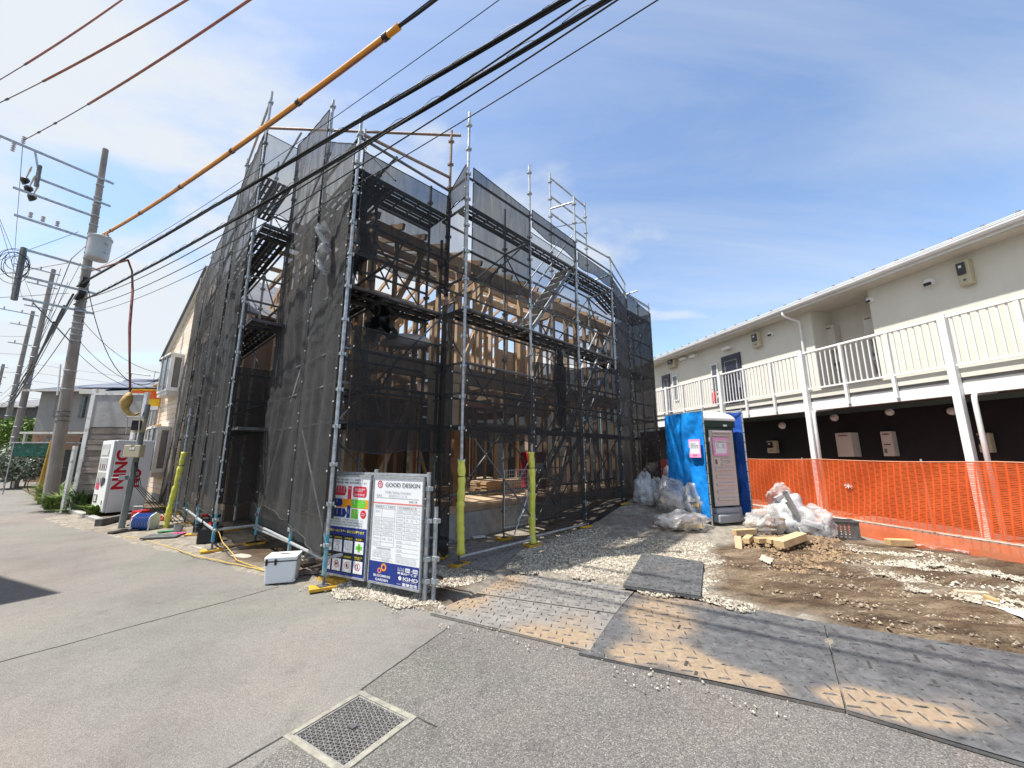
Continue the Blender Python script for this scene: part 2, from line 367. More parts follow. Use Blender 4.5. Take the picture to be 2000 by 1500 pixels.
joint([DB, DB + (DB - DA) * 0.3], 0.01)
# edge crack round the drain surround
# --- drain with grating
uu = (DB - DA).normalized(); vv = (DC - DA).normalized(); SZ = (DB - DA).length; SV = (DC - DA).length
dr = thing('drain_grate', 'square steel drain grating in a pale concrete surround set in the road', 'drain', tuple(DA), math.atan2(uu.y, uu.x))
def dl(a, b_, z=0): return DA + uu * a + vv * b_ + Vector((0, 0, z))
Z = Vector((0, 0, 1)); fw = 0.036
M_fr = mat('pale_concrete_rim', (0.34, 0.32, 0.26), (0.20, 0.19, 0.155), 14, 0.85, 0.3, bscale=120)
mb = MB()
mb.obox(dl(0, 0, -0.06), uu * SZ, vv * fw, Z * 0.068); mb.obox(dl(0, SV - fw, -0.06), uu * SZ, vv * fw, Z * 0.068)
mb.obox(dl(0, fw, -0.06), uu * fw, vv * (SV - 2 * fw), Z * 0.068); mb.obox(dl(SZ - fw, fw, -0.06), uu * fw, vv * (SV - 2 * fw), Z * 0.068)
mb.build('surround', M_fr, dr, bevel=0.004)
mb = MB(); mb.obox(dl(fw, fw, -0.085), uu * (SZ - 2 * fw), vv * (SV - 2 * fw), Z * 0.004)
for (a, b_, c, d) in ((0, 0, SZ, 0.004), (0, SV - 0.004, SZ, 0.004)): mb.obox(dl(a, b_, -0.12), uu * c, vv * d, Z * 0.06)
mb.build('pit_floor', mat('silt', (0.34, 0.34, 0.35), (0.20, 0.19, 0.18), 14, 0.9, 0.4), dr)
M_gr = mat('grating_steel', (0.22, 0.20, 0.185), (0.36, 0.35, 0.33), 30, 0.6, 0.2, 0.25)
mb = MB(); g0 = fw + 0.003; gL = SZ - 2 * g0; gV = SV - 2 * g0
for (a, b_, c, d) in ((g0, g0, gL, 0.008), (g0, g0 + gV - 0.008, gL, 0.008), (g0, g0 + 0.008, 0.008, gV - 0.016), (g0 + gL - 0.008, g0 + 0.008, 0.008, gV - 0.016)): mb.obox(dl(a, b_, -0.032), uu * c, vv * d, Z * 0.034)
mb.build('grating_frame', M_gr, dr)
NB = 15
for k in range(1, NB):
    x = g0 + gL * k / NB; mb = MB(); mb.obox(dl(x - 0.0015, g0 + 0.008, -0.030), uu * 0.003, vv * (gV - 0.016), Z * 0.028)
    if k == 1: mb.build('bearing_bar', M_gr, dr)
    else: mb.build('bearing_bar', M_gr, dr)
for k in range(NB):   # the zigzag bars that join the bearing bars
    x = g0 + gL * (k + 0.5) / NB; hw = gL / NB / 2 - 0.002; pts = []
    for q in range(NB * 2 + 1):
        pts.append(dl(x + (hw if (q + k) % 2 else -hw), g0 + 0.006 + (gV - 0.012) * q / (NB * 2)))
    mb = MB()
    for a, c in zip(pts[:-1], pts[1:]): mb.beam(a + Z * -0.014, c + Z * -0.014, 0.0025, 0.026)
    mb.build('zigzag_bar', M_gr, dr)
c0 = dl(SZ * 0.5, SV * 0.5, 0.002); MB().obox(c0 - uu * 0.022 - vv * 0.018, uu * 0.044, vv * 0.036, Z * 0.006).build('lifting_clip', M_steeld, dr)

# --- plot of bare earth
NUg, NVg = 260, 210; S0, S1, T0, T1 = -10.5, 15.0, 0.0, 20.0
su = S0 + (S1 - S0) * np.arange(NUg + 1) / NUg; tv = T1 * (np.arange(NVg + 1) / NVg) ** 1.5
SU, TV = np.meshgrid(su, tv)
edge = 0.05 * np.sin(SU * 1.7) + 0.03 * np.sin(SU * 5.3) + 0.02 * np.sin(SU * 13)
TT = TV + edge * np.exp(-TV * 3) 
TT = TT + 0.13 * np.clip((SU - 1.2) / 0.8, 0, 1) + 0.10 * np.clip((SU - 4.3) / 0.8, 0, 1)
XX = E0.x + ET.x * SU + EN.x * TT; YY = E0.y + ET.y * SU + EN.y * TT
ZZ = np.vectorize(terrain)(XX, YY)
gravelP = [gp((990, 1120), (1005, 1090), (1050, 1072), (1150, 1062), (1250, 1060), (1330, 1066), (1400, 1074), (1405, 1105), (1385, 1120), (1400, 1165), (1470, 1205), (1380, 1190), (1240, 1155), (1120, 1135)),
           gp((1640, 1088), (1700, 1082), (1800, 1098), (2000, 1135), (2150, 1160), (2150, 1260), (2000, 1215), (1900, 1190), (1760, 1150), (1690, 1130), (1660, 1108)),
           gp((612, 1138), (640, 1128), (720, 1150), (835, 1165), (845, 1120), (930, 1095), (975, 1118), (860, 1165), (838, 1200), (700, 1170)),
           gp((1150, 1045), (1040, 1056), (1035, 1075), (1000, 1112), (1045, 1085), (1200, 1062), (1190, 1046))]
brownP = [gp((1375, 1090), (1440, 1062), (1560, 1062), (1640, 1060), (1760, 1075), (2200, 1140), (2300, 1500), (1900, 1400), (1600, 1210), (1370, 1170))]
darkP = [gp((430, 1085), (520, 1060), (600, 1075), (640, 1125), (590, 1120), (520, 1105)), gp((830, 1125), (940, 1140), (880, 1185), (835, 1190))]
def softmask(polys, seed, wob=0.28, amt=0.5):
    dx = fnoise(XX, YY, 1.6, seed) * wob; dy = fnoise(XX, YY, 1.6, seed + 9) * wob
    m = np.zeros(XX.shape)
    for P in polys:
        for ox, oy in ((0, 0), (.1, 0), (-.1, 0), (0, .1), (0, -.1), (.18, .1), (-.18, -.1)):
            m = m + inpoly(XX + dx + ox, YY + dy + oy, P) / 7.0
    return np.clip(m, 0, 1)
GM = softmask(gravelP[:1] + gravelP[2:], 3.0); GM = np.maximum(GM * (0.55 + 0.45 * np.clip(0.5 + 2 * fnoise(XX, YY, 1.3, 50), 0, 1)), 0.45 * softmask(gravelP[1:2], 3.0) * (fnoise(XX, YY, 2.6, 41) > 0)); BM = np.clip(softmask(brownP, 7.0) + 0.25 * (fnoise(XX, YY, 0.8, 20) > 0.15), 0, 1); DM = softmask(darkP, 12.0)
rough_n = fnoise(XX, YY, 3.0, 4) * 0.022 + fnoise(XX, YY, 9.0, 5) * 0.010
tracks = 0.018 * np.sin((XX * 0.45 + YY * 0.9) * 11 + 2.5 * fnoise(XX, YY, 0.5, 33)) * BM
ZZ2 = ZZ + 1.4 * (rough_n * (0.35 + 1.0 * BM) + tracks) * np.clip(TV / 0.5, 0, 1) + 0.004
plateQ = [gp((1001, 1121), (1244, 1149), (1202, 1200), (930, 1160)), gp((928, 1161), (1200, 1201), (1152, 1271), (840, 1198)), gp((1247, 1150), (1608, 1217), (1650, 1387), (1130, 1275)), gp((1612, 1218), (2180, 1310), (2260, 1570), (1655, 1389))]
ZZ2 = ZZ2 * np.clip(TV / 0.10, 0, 1) - 0.022 * (1 - np.clip(TV / 0.09, 0, 1))
for P in plateQ:
    ins = inpoly(XX, YY, P); ZZ2 = np.where(ins, -0.02, ZZ2)
me = bpy.data.meshes.new('earth_plot')
vs = np.stack([XX.ravel(), YY.ravel(), ZZ2.ravel()], 1); I = np.arange((NUg + 1) * (NVg + 1)).reshape(NVg + 1, NUg + 1)
fs = np.stack([I[:-1, :-1].ravel(), I[:-1, 1:].ravel(), I[1:, 1:].ravel(), I[1:, :-1].ravel()], 1)
me.from_pydata(vs.tolist(), [], fs.tolist()); me.shade_smooth()
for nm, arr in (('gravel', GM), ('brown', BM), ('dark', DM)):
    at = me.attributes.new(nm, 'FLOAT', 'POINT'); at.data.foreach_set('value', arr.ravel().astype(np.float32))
m = bpy.data.materials.new('bare_earth'); m.use_nodes = True; n = m.node_tree.nodes; l = m.node_tree.links; b = n['Principled BSDF']
t = n.new('ShaderNodeTexCoord'); O = t.outputs['Object']
def attr(nm): x = n.new('ShaderNodeAttribute'); x.attribute_name = nm; return x.outputs['Fac']
mpn = n.new('ShaderNodeMapping'); mpn.inputs['Rotation'].default_value = (0, 0, R(27)); mpn.inputs['Scale'].default_value = (0.35, 1.5, 1); l.new(O, mpn.inputs[0])
dust = mixc(1.0, ramp(noi(7, 9, 0.7), [(0.3, (0.17, 0.145, 0.115)), (0.5, (0.28, 0.25, 0.205)), (0.72, (0.42, 0.385, 0.325))]), ramp(noi(45, 5, 0.7), [(0.35, (0.7, 0.7, 0.7)), (0.6, (1.05, 1.05, 1.05))]), 'MULTIPLY')
br = mixc(1.0, ramp(noi(3.2, 10, 0.72, mpn.outputs[0]), [(0.32, (0.055, 0.036, 0.023)), (0.47, (0.115, 0.080, 0.052)), (0.60, (0.22, 0.165, 0.11)), (0.76, (0.40, 0.33, 0.24))]), ramp(noi(38, 6, 0.75), [(0.35, (0.55, 0.53, 0.5)), (0.62, (1.1, 1.1, 1.1))]), 'MULTIPLY')
vo = n.new('ShaderNodeTexVoronoi'); vo.inputs['Scale'].default_value = 38; vo.inputs['Randomness'].default_value = 1; l.new(O, vo.inputs[0]); vcol = n.new('ShaderNodeSeparateXYZ'); l.new(vo.outputs['Color'], vcol.inputs[0])
gv = ramp(vcol.outputs[0], [(0.0, (0.16, 0.14, 0.11)), (0.35, (0.32, 0.28, 0.22)), (0.8, (0.46, 0.41, 0.33)), (1.0, (0.60, 0.55, 0.45))])
gvd = mixc(1.0, gv, ramp(vo.outputs['Distance'], [(0.25, (1, 1, 1)), (0.75, (0.45, 0.43, 0.4))]), 'MULTIPLY')
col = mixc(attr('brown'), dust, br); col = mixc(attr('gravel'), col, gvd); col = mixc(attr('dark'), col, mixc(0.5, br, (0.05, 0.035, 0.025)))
l.new(col, b.inputs['Base Color']); b.inputs['Roughness'].default_value = 0.95; b.inputs['Specular IOR Level'].default_value = 0.15
bp = n.new('ShaderNodeBump'); bp.inputs['Strength'].default_value = 0.8; bp.inputs['Distance'].default_value = 0.03; l.new(noi(22, 8, 0.7), bp.inputs['Height']); l.new(bp.outputs[0], b.inputs['Normal'])
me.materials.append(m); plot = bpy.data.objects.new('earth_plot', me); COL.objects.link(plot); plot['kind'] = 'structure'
M_dirt = m
# --- loose stones
def stones(name, polys, count, smin, smax, m, label, pw=2.0, seed=1, sink=0.3, dens=None):
    rg = np.random.default_rng(seed); V = []; F = []
    xs = []; ys = []
    for P in polys:
        P = np.array(P); lo = P.min(0); hi = P.max(0); need = int(count / len(polys)); got = 0; tries = 0
        while got < need and tries < 30:
            q = lo + (hi - lo) * rg.random((need * 2, 2)); dx = 0.15 * np.sin(q[:, 1] * 7); k = inpoly(q[:, 0] + dx, q[:, 1] + 0.12 * np.sin(q[:, 0] * 9), [tuple(z) for z in P])
            if dens: k &= rg.random(len(q)) < dens(q)
            q = q[k][:need - got]; xs += q[:, 0].tolist(); ys += q[:, 1].tolist(); got += len(q); tries += 1
    base = np.array([(1, 0, 0), (0.3, 0.95, 0), (-0.8, 0.6, 0), (-0.8, -0.6, 0), (0.3, -0.95, 0), (0.15, 0.1, 0.85), (-0.1, 0, -0.6)])
    bf = [(0, 1, 5), (1, 2, 5), (2, 3, 5), (3, 4, 5), (4, 0, 5)]
    o = 0
    for x, y in zip(xs, ys):
        s = smin + (smax - smin) * rg.random() ** pw; a = rg.random() * 6.283; ca, sa = math.cos(a), math.sin(a)
        p = base[:6] * (1 + 0.35 * (rg.random((6, 3)) - 0.5)) * [s, s * (0.6 + 0.4 * rg.random()), s * (0.5 + 0.4 * rg.random())]
        p[:5, 2] -= s * 0.25
        tx, ty = (rg.random(2) - 0.5) * 0.7
        p[:, 2] += p[:, 0] * tx + p[:, 1] * ty
        z = terrain(x, y) + 0.006
        V += [(x + v[0] * ca - v[1] * sa, y + v[0] * sa + v[1] * ca, z + max(v[2], -0.02) + s * (0.5 - sink)) for v in p]
        F += [tuple(i + o for i in f) for f in bf]; o += 6
    me = bpy.data.meshes.new(name); me.from_pydata(V, [], F); me.materials.append(m)
    ob = bpy.data.objects.new(name, me); COL.objects.link(ob); ob['kind'] = 'stuff'; tag(ob, label, 'gravel'); return ob
m = bpy.data.materials.new('stone_chips'); m.use_nodes = True; n = m.node_tree.nodes; l = m.node_tree.links; b = n['Principled BSDF']
t = n.new('ShaderNodeTexCoord'); O = t.outputs['Object']
l.new(mixc(1.0, ramp(noi(26, 1), [(0.3, (0.22, 0.19, 0.15)), (0.5, (0.44, 0.395, 0.32)), (0.7, (0.68, 0.63, 0.53))]), ramp(noi(5, 3), [(0.3, (0.8, 0.78, 0.74)), (0.7, (1, 1, 1))]), 'MULTIPLY'), b.inputs['Base Color']); b.inputs['Roughness'].default_value = 0.9
M_stone = m
stones('gravel', [gravelP[0]], 17000, 0.005, 0.023, M_stone, 'pale crushed stone spread on the drive behind the steel plates', seed=2)
stones('gravel', [gravelP[1]], 6500, 0.006, 0.027, M_stone, 'coarse pale gravel bank in front of the orange mesh fence', seed=3, dens=lambda q: 0.10 + 0.90 * (fnoise(q[:, 0], q[:, 1], 1.9, 41) + 0.6 * fnoise(q[:, 0], q[:, 1], 6, 2) > 0.02))
stones('gravel', [gravelP[2]], 4500, 0.005, 0.024, M_stone, 'pale crushed stone strewn along the foot of the site boards', seed=4)
stones('gravel', [gravelP[3]], 3200, 0.005, 0.021, M_stone, 'crushed stone in the shade beside the netted scaffold', seed=5)
stones('rubble', [gp((1380, 1100), (1640, 1090), (2200, 1260), (2250, 1480), (1620, 1210))], 2600, 0.003, 0.022, mat('clods', (0.17, 0.12, 0.08), (0.42, 0.36, 0.27), 30, 0.95), 'small earth clods and stones on the brown dirt', seed=6, pw=3, dens=lambda q: 1.0 - np.maximum.reduce([inpoly(q[:, 0], q[:, 1], P).astype(float) for P in plateQ]))
stones('rubble', [gp((1460, 1062), (1560, 1058), (1650, 1075), (1660, 1115), (1560, 1130), (1470, 1095))], 1300, 0.010, 0.05, mat('soil_clods', (0.16, 0.10, 0.06), (0.34, 0.24, 0.14), 20, 0.95), 'brown soil clods on the heap under the timber offcuts', seed=16, pw=2)
stones('road_grit', [gp((840, 1200), (1190, 1290), (1650, 1400), (1640, 1425), (1180, 1310), (830, 1212)), gp((600, 1146), (840, 1203), (830, 1212), (590, 1150))], 500, 0.002, 0.012, M_stone, 'loose grit washed onto the asphalt edge', seed=8)

# --- steel road plates
def plate_mat(name, cA, cB, sand_amt, dark):
    m = bpy.data.materials.new(name); m.use_nodes = True; global n, l, b, O
    n = m.node_tree.nodes; l = m.node_tree.links; b = n['Principled BSDF']; t = n.new('ShaderNodeTexCoord'); O = t.outputs['Object']
    st = ramp(noi(9, 7, 0.7), [(0.3, cA), (0.6, cB), (0.8, tuple(min(1, x * 1.5) for x in cB))])
    st = mixc(0.7, st, ramp(noi(120, 3), [(0.3, (0.75, 0.75, 0.75)), (0.7, (1.15, 1.15, 1.15))]), 'MULTIPLY')
    sa = attr('sand'); nn = noi(6, 11, 0.9)
    ad = n.new('ShaderNodeMath'); ad.operation = 'MULTIPLY_ADD'; ad.inputs[1].default_value = 0.9; l.new(nn, ad.inputs[0]); l.new(sa, ad.inputs[2])
    f = ramp(ad.outputs[0], [(0.60, (0, 0, 0)), (0.80, (0.35, 0.35, 0.35)), (1.12, (0.92, 0.92, 0.92))])
    col = mixc(f, st, ramp(noi(30, 6), [(0.3, (0.235, 0.165, 0.10)), (0.7, (0.35, 0.265, 0.18))]))
    l.new(col, b.inputs['Base Color']); b.inputs['Metallic'].default_value = 0.0; b.inputs['Roughness'].default_value = 0.62; b.inputs['Specular IOR Level'].default_value = 0.5
    bp = n.new('ShaderNodeBump'); bp.inputs['Strength'].default_value = 0.3; bp.inputs['Distance'].default_value = 0.006; l.new(noi(70, 5), bp.inputs['Height']); l.new(bp.outputs[0], b.inputs['Normal'])
    return m
def road_plate(name, label, quad, m, z0, th=0.022, pitch=0.115, slots=(), flat=None, lug=0.009, sand=None):
    A, B, C, D = [Vector((p.x, p.y, 0)) for p in quad]      # A-B near? any order round
    if (B - A).cross(C - B).z < 0: A, B, C, D = A, D, C, B
    def zt(p): return z0 + max(0, terrain(p.x, p.y) - 0.012) * 0.0
    t = thing(name, label, 'road plate', (A.x, A.y, z0))
    def P(u, v): return A * (1 - u) * (1 - v) + B * u * (1 - v) + C * u * v + D * (1 - u) * v
    mb = MB(); NU, NV = 44, 30
    def ft(u, v): p = P(u, v); w = noise.noise(Vector((p.x, p.y, 3))) * 0.006; return (p.x, p.y, z0 + th + w + (flat(u, v) if flat else 0))
    mb.grid(ft, NU, NV); nt = len(mb.v)
    mb.prism([A, B, C, D], z0, z0 + th - 0.006)
    fix_up_top = None
    o = mb.build('plate', m, t)
    def sandv(co):
        return sum(s * math.exp(-(((co[0] - c.x) ** 2 + (co[1] - c.y) ** 2) / (r * r))) for (c, r, s) in (sand or [])) 
    def setattr_(ob):
        mw = wm(t); at = ob.data.attributes.new('sand', 'FLOAT', 'POINT')
        at.data.foreach_set('value', [min(1, sandv(mw @ v.co)) for v in ob.data.vertices])
    setattr_(o)
    # raised tread lugs in a crossed pattern, all of one plate joined: far too many to pick apart
    ux = (B - A); nu = int(ux.length / pitch); nvv = int((D - A).length / pitch); lm = MB()
    e1 = ux.normalized(); e2 = Vector((-e1.y, e1.x, 0))
    for j in range(nvv):
        for i in range(nu):
            u = (i + 0.5) / nu; v = (j + 0.5) / nvv
            if random.random() < 0.03: continue
            p = Vector(ft(u, v)); d = (e1 * 0.9 + e2 * 0.42) if (i + j) % 2 else (e1 * 0.35 - e2 * 0.94); d.normalize(); w = Vector((-d.y, d.x, 0)); Lh = pitch * 0.44; wd = 0.008; hh = lug
            k = len(lm.v)
            lm.v += [tuple(p + d * Lh - Z * 0.002), tuple(p + w * wd - Z * 0.002), tuple(p - d * Lh - Z * 0.002), tuple(p - w * wd - Z * 0.002), tuple(p + d * Lh * 0.6 + Z * hh), tuple(p - d * Lh * 0.6 + Z * hh)]
            lm.f += [(k, k + 1, k + 4), (k + 1, k + 2, k + 5, k + 4), (k + 2, k + 3, k + 5), (k + 3, k, k + 4, k + 5)]
    lo = lm.build('tread_lugs', M_lug, t); lo['kind'] = 'stuff'; setattr_(lo)
    for (u, v, du, dv) in slots:
        q = Vector(ft(u, v)); sl_ = MB(); sl_.obox(q - e1 * du / 2 - e2 * dv / 2 + Z * 0.001, e1 * du, e2 * dv, Z * 0.004); sl_.build('lifting_slot', M_joint, t)
    return t
PMl = plate_mat('worn_steel_plate', (0.15, 0.14, 0.128), (0.25, 0.235, 0.215), 1, 0)
PMd = plate_mat('dark_resin_plate', (0.050, 0.051, 0.053), (0.125, 0.125, 0.125), 1, 0)
M_lug = mat('tread_dark', (0.05, 0.05, 0.05), (0.20, 0.19, 0.18), 22, 0.5, metal=0.2)  # tread lugs coloured darker than their plate
def S(x, y, r, s): return (G(x, y), r * .88, s * .92)
sandL = [S(975, 1140, .42, .9), S(905, 1180, .35, .8), S(1080, 1265, .35, .6), S(1030, 1235, .25, .45), S(1130, 1215, .3, .4), S(1140, 1250, .2, .4)]
sandR = [S(1290, 1170, .45, .55), S(1300, 1220, .32, .8), S(1280, 1205, .3, .6), S(1330, 1290, .22, .8), S(1230, 1285, .2, .8), S(1400, 1320, .2, .9), S(1500, 1345, .17, .7), S(1280, 1260, .3, .4), S(1400, 1180, .3, .4), S(1560, 1200, .3, .3),
         S(1690, 1375, .17, 1.0), S(1760, 1395, .17, .95), S(1840, 1410, .15, .8), S(1630, 1370, .12, .8), S(1900, 1400, .25, .3)]
zp = 0.02
def zG(x, y): return G(x, y, zp)
road_plate('steel_plate', 'sand dusted steel plate by the site board, upper one of the pair', [zG(1001, 1121), zG(1244, 1149), zG(1202, 1200), zG(930, 1160)], PMl, 0.008, pitch=0.092, sand=sandL)
road_plate('steel_plate', 'worn grey steel plate with half sand cover at the asphalt edge below the other', [zG(928, 1161), zG(1200, 1201), zG(1152, 1271), zG(840, 1198)], PMl, 0.005, pitch=0.092, slots=((0.03, 0.9, .05, .02), (.94, .9, .03, .025)), sand=sandL)
road_plate('steel_plate', 'wide dark plate with a tan sand arc, between the pale plates and the blackest plate', [zG(1247, 1150), zG(1608, 1217), zG(1650, 1387), zG(1130, 1275)], PMd, 0.003, pitch=0.115, slots=((.5, .35, .09, .015), (.9, .45, .07, .02), (.97, .5, .05, .02), (.03, .9, .03, .03)), sand=sandR)
dE = G(2000, 1460, zp)
road_plate('steel_plate', 'blackest treaded plate running out of view past the brown dirt', [zG(1612, 1218), zG(2180, 1310), zG(2260, 1570), zG(1655, 1389)], PMd, 0.006, pitch=0.115, slots=((.12, .42, .1, .02), (.3, .35, .12, .02), (.55, .4, .1, .02), (.03, .35, .03, .03), (.5, .15, .12, .02)), sand=sandR)
road_plate('steel_plate', 'small dark treaded plate lying alone on the pale gravel', [G(1255, 1079, .09), G(1374, 1096, .09), G(1368, 1163, .09), G(1217, 1142, .09)], PMd, 0.055, th=0.03, pitch=0.085, slots=((.1, .85, .025, .025), (.9, .75, .025, .025), (.12, .12, .025, .025)), lug=0.010, sand=[S(1300, 1125, .25, .25)])
road_plate('steel_plate', 'plate under the scaffold entrance with the yellow pad on its corner', [G(905, 1062, .06), G(1032, 1062, .06), G(964, 1116, .06), G(858, 1103, .06)], PMl, 0.045, pitch=0.1, slots=((.8, .5, .03, .02),), sand=[S(945, 1110, .25, .3)])
# ============================================================ APARTMENT BUILDING on the right
PX0 = Vector((9.5, 0, 0)); EE = Vector((-0.2425, 0.9701, 0)); NO = Vector((-0.9701, -0.2425, 0))
def ap(s, o, z): return PX0 + EE * s + NO * o + Vector((0, 0, z))
def sz(x, y, o):   # sighting on the plane at offset o -> (s, z)
    p0 = PX0 + NO * o; p = onplane(x, y, p0, NO); return ((p - p0).dot(EE), p.z)
def abox(mb, s0, s1, o0, o1, z0, z1): mb.obox(ap(s0, o0, z0), EE * (s1 - s0), NO * (o1 - o0), Z * (z1 - z0)); return mb
apt = thing('apartment_building', 'two storey cream apartment building with a white railed balcony behind the orange mesh', 'building', tuple(ap(9, 0, 0)))
M_cream = mat('cream_render', (0.70, 0.68, 0.60), (0.61, 0.59, 0.515), 1.2, 0.85, 0.25, bscale=90, lo=0.25, hi=0.75)
M_char = mat('charcoal_shade_wall', (0.010, 0.010, 0.014), (0.014, 0.014, 0.018), 4, 0.7, 0.1)  # black wall paint with the deep shade under the balcony put into it
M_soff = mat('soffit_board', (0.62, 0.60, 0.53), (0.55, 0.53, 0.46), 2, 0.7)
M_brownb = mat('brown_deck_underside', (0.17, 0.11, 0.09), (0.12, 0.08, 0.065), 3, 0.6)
M_grey = mat('grey_edge', (0.20, 0.20, 0.20), (0.15, 0.15, 0.15), 3, 0.6)
WO = -1.35; SA, SB = 1.0, 19.0; GO = -0.86
_e = [sz(x, y, GO)[1] for x, y in ((1295, 692), (1640, 562), (2000, 428))]; EZ_ = sum(_e) / 3; DE = EZ_ - 5.40
sa0, _ = sz(1708, 650, WO); sa1, _ = sz(1588, 650, WO)
# upper wall with an alcove
abox(MB(), SA, sa0, WO - 0.25, WO, 2.88, 5.27 + DE).build('wall', M_cream, apt)
abox(MB(), sa1, SB, WO - 0.25, WO, 2.88, 5.27 + DE).build('wall', M_cream, apt)
mb = MB(); abox(mb, sa0, sa1, WO - 0.95, WO - 0.75, 2.88, 5.27 + DE); abox(mb, sa0 - 0.1, sa0, WO - 0.75, WO - 0.25, 2.88, 5.27 + DE); abox(mb, sa1, sa1 + 0.1, WO - 0.75, WO - 0.25, 2.88, 5.27 + DE); mb.build('alcove_wall', M_cream, apt)
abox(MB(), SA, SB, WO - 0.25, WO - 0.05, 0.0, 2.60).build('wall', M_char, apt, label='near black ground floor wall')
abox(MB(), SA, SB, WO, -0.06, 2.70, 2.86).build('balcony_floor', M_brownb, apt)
abox(MB(), SA, SB, -0.05, 0.03, 2.90, 3.06).build('balcony_edge', M_cream, apt)
abox(MB(), SA, SB, -0.04, 0.0, 2.80, 2.90).build('balcony_edge', M_grey, apt)
abox(MB(), SA, SB, -0.055, 0.035, 2.60, 2.80).build('balcony_beam', M_white, apt)
abox(MB(), SA, SB, WO - 0.2, -0.01, 0.0, 0.16).build('walkway_slab', M_concd, apt)
abox(MB(), SA, SB, 0.16, 0.30, -0.15, 0.22).build('kerb_wall', mat('pale_kerb', (0.62, 0.58, 0.52), (0.48, 0.44, 0.38), 3, 0.85, 0.2), apt)
# roof
mb = MB(); o = len(mb.v)
prof = [(GO - 0.085, 5.36 + DE), (GO - 0.085, 5.48 + DE), (-5.5, 6.7 + DE), (-10, 5.5 + DE), (-10, 5.36 + DE)]
mb.v += [tuple(ap(SA - 0.4, a, z)) for a, z in prof] + [tuple(ap(SB + 0.4, a, z)) for a, z in prof]; k = len(prof)
mb.f += [tuple(range(k)), tuple(range(2 * k - 1, k - 1, -1))] + [(i, i + k, (i + 1) % k + k, (i + 1) % k) for i in range(k)]
roof = mb.build('roof', mat('roof_sheet', (0.16, 0.16, 0.17), (0.11, 0.11, 0.12), 3, 0.6), apt)
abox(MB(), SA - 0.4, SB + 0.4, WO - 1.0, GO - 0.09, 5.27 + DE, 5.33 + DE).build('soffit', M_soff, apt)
abox(MB(), SA - 0.4, SB + 0.4, GO - 0.08, GO - 0.055, 5.28 + DE, 5.47 + DE).build('fascia', M_white, apt)
mb = MB(); mb.tube([ap(SA - 0.4, GO, 5.40 + DE), ap(SB + 0.4, GO, 5.38 + DE)], 0.060, 12); mb.build('gutter', M_white, apt, smooth=True)
mb = MB(); mb.tube([ap(SA - 0.4, GO + .065, 5.455 + DE), ap(SB + 0.4, GO + .065, 5.435 + DE)], 0.014, 8); mb.build('gutter_lip', M_white, apt, smooth=True)
g = abox(MB(), 0, 0.06, -0.02, 0.05, 5.505, 5.56)
for q in range(36):
    s = SA + 0.45 * q + 0.1
    abox(MB(), s, s + 0.05, GO - 0.2, GO - 0.14, 5.51 + DE, 5.58 + DE).build('snow_guard', M_grey, apt)
abox(MB(), SA, SB, -7, -6.8, 0, 5.4 + DE).build('wall', M_cream, apt); abox(MB(), SB - 0.2, SB, -7, WO - 1.0, 0, 5.35 + DE).build('wall', M_cream, apt)
# posts, rails, balusters
MAIN = [4.15, 6.79, 9.43, 12.07, 14.71, 17.35]; MAIN = [1.51] + MAIN
for i, s in enumerate(MAIN): abox(MB(), s - 0.055, s + 0.055, 0.04, 0.15, 0.0, 4.06).build('post', M_white, apt, bevel=0.006)
abox(MB(), SA, SB, 0.035, 0.105, 3.98, 4.03).build('handrail', M_white, apt, bevel=0.008)
abox(MB(), SA, SB, 0.055, 0.09, 3.10, 3.135).build('bottom_rail', M_white, apt)
s = 1.51; k = 0
bal = None
while s < 17.4:
    k += 1; s2 = 1.51 + 0.11 * k
    if (k % 8) != 0 and s2 > 2.6:
        if bal is None: bal = abox(MB(), s2 - 0.0105, s2 + 0.0105, 0.062, 0.083, 3.135, 3.985).build('baluster', M_white, apt); b0 = s2
        else: dup_part(bal, tuple(EE * (s2 - b0)))
    elif (k % 24) != 0: abox(MB(), s2 - 0.028, s2 + 0.028, 0.042, 0.10, 2.66, 3.985).build('rail_stanchion', M_white, apt)
    s = s2
# doors and slim windows upstairs
M_navy = mat('navy_door', (0.012, 0.014, 0.030), (0.02, 0.022, 0.04), 2, 0.35)
def wall_item(x0, y0, x1, y1, o): a = sz(x0, y0, o); b_ = sz(x1, y1, o); return min(a[0], b_[0]), max(a[0], b_[0]), min(a[1], b_[1]), max(a[1], b_[1])
def door(s0, s1, z0=2.88, z1=4.98):
    d = abox(MB(), s0, s1, WO, WO + 0.05, z0, z1).build('door', M_navy, apt)
    mb = MB(); w = 0.012; a, b_, c, e = s0 + 0.14, s1 - 0.14, z0 + 0.25, z1 - 0.2
    for (p, q, r_, u_) in ((a, b_, e - w, e), (a, b_, c, c + w), (a, a + w, c + w, e - w), (b_ - w, b_, c + w, e - w)): abox(mb, p, q, WO + 0.05, WO + 0.054, r_, u_)
    mb.build('door_trim', mat('pale_trim', (0.5, 0.5, 0.5)), d); abox(MB(), s0 + 0.06, s0 + 0.10, WO + 0.054, WO + 0.10, z0 + 0.9, z0 + 1.15).build('handle', M_steel, d)
d0, d1, _, _ = wall_item(1410, 700, 1447, 700, WO); door(d0, d1)
e0, e1, _, _ = wall_item(1294, 740, 1309, 740, WO); door(e0, e1)
door(3.0, 3.85)
for (xa, xb) in ((1390, 1403), (1313, 1323)):
    a, b_, _, _ = wall_item(xa, 720, xb, 720, WO)
    w_ = abox(MB(), a, b_, WO, WO + 0.045, 3.75, 4.85).build('window', M_white, apt); abox(MB(), a + 0.05, b_ - 0.05, WO + 0.045, WO + 0.052, 3.81, 4.79).build('pane', M_glass, w_)
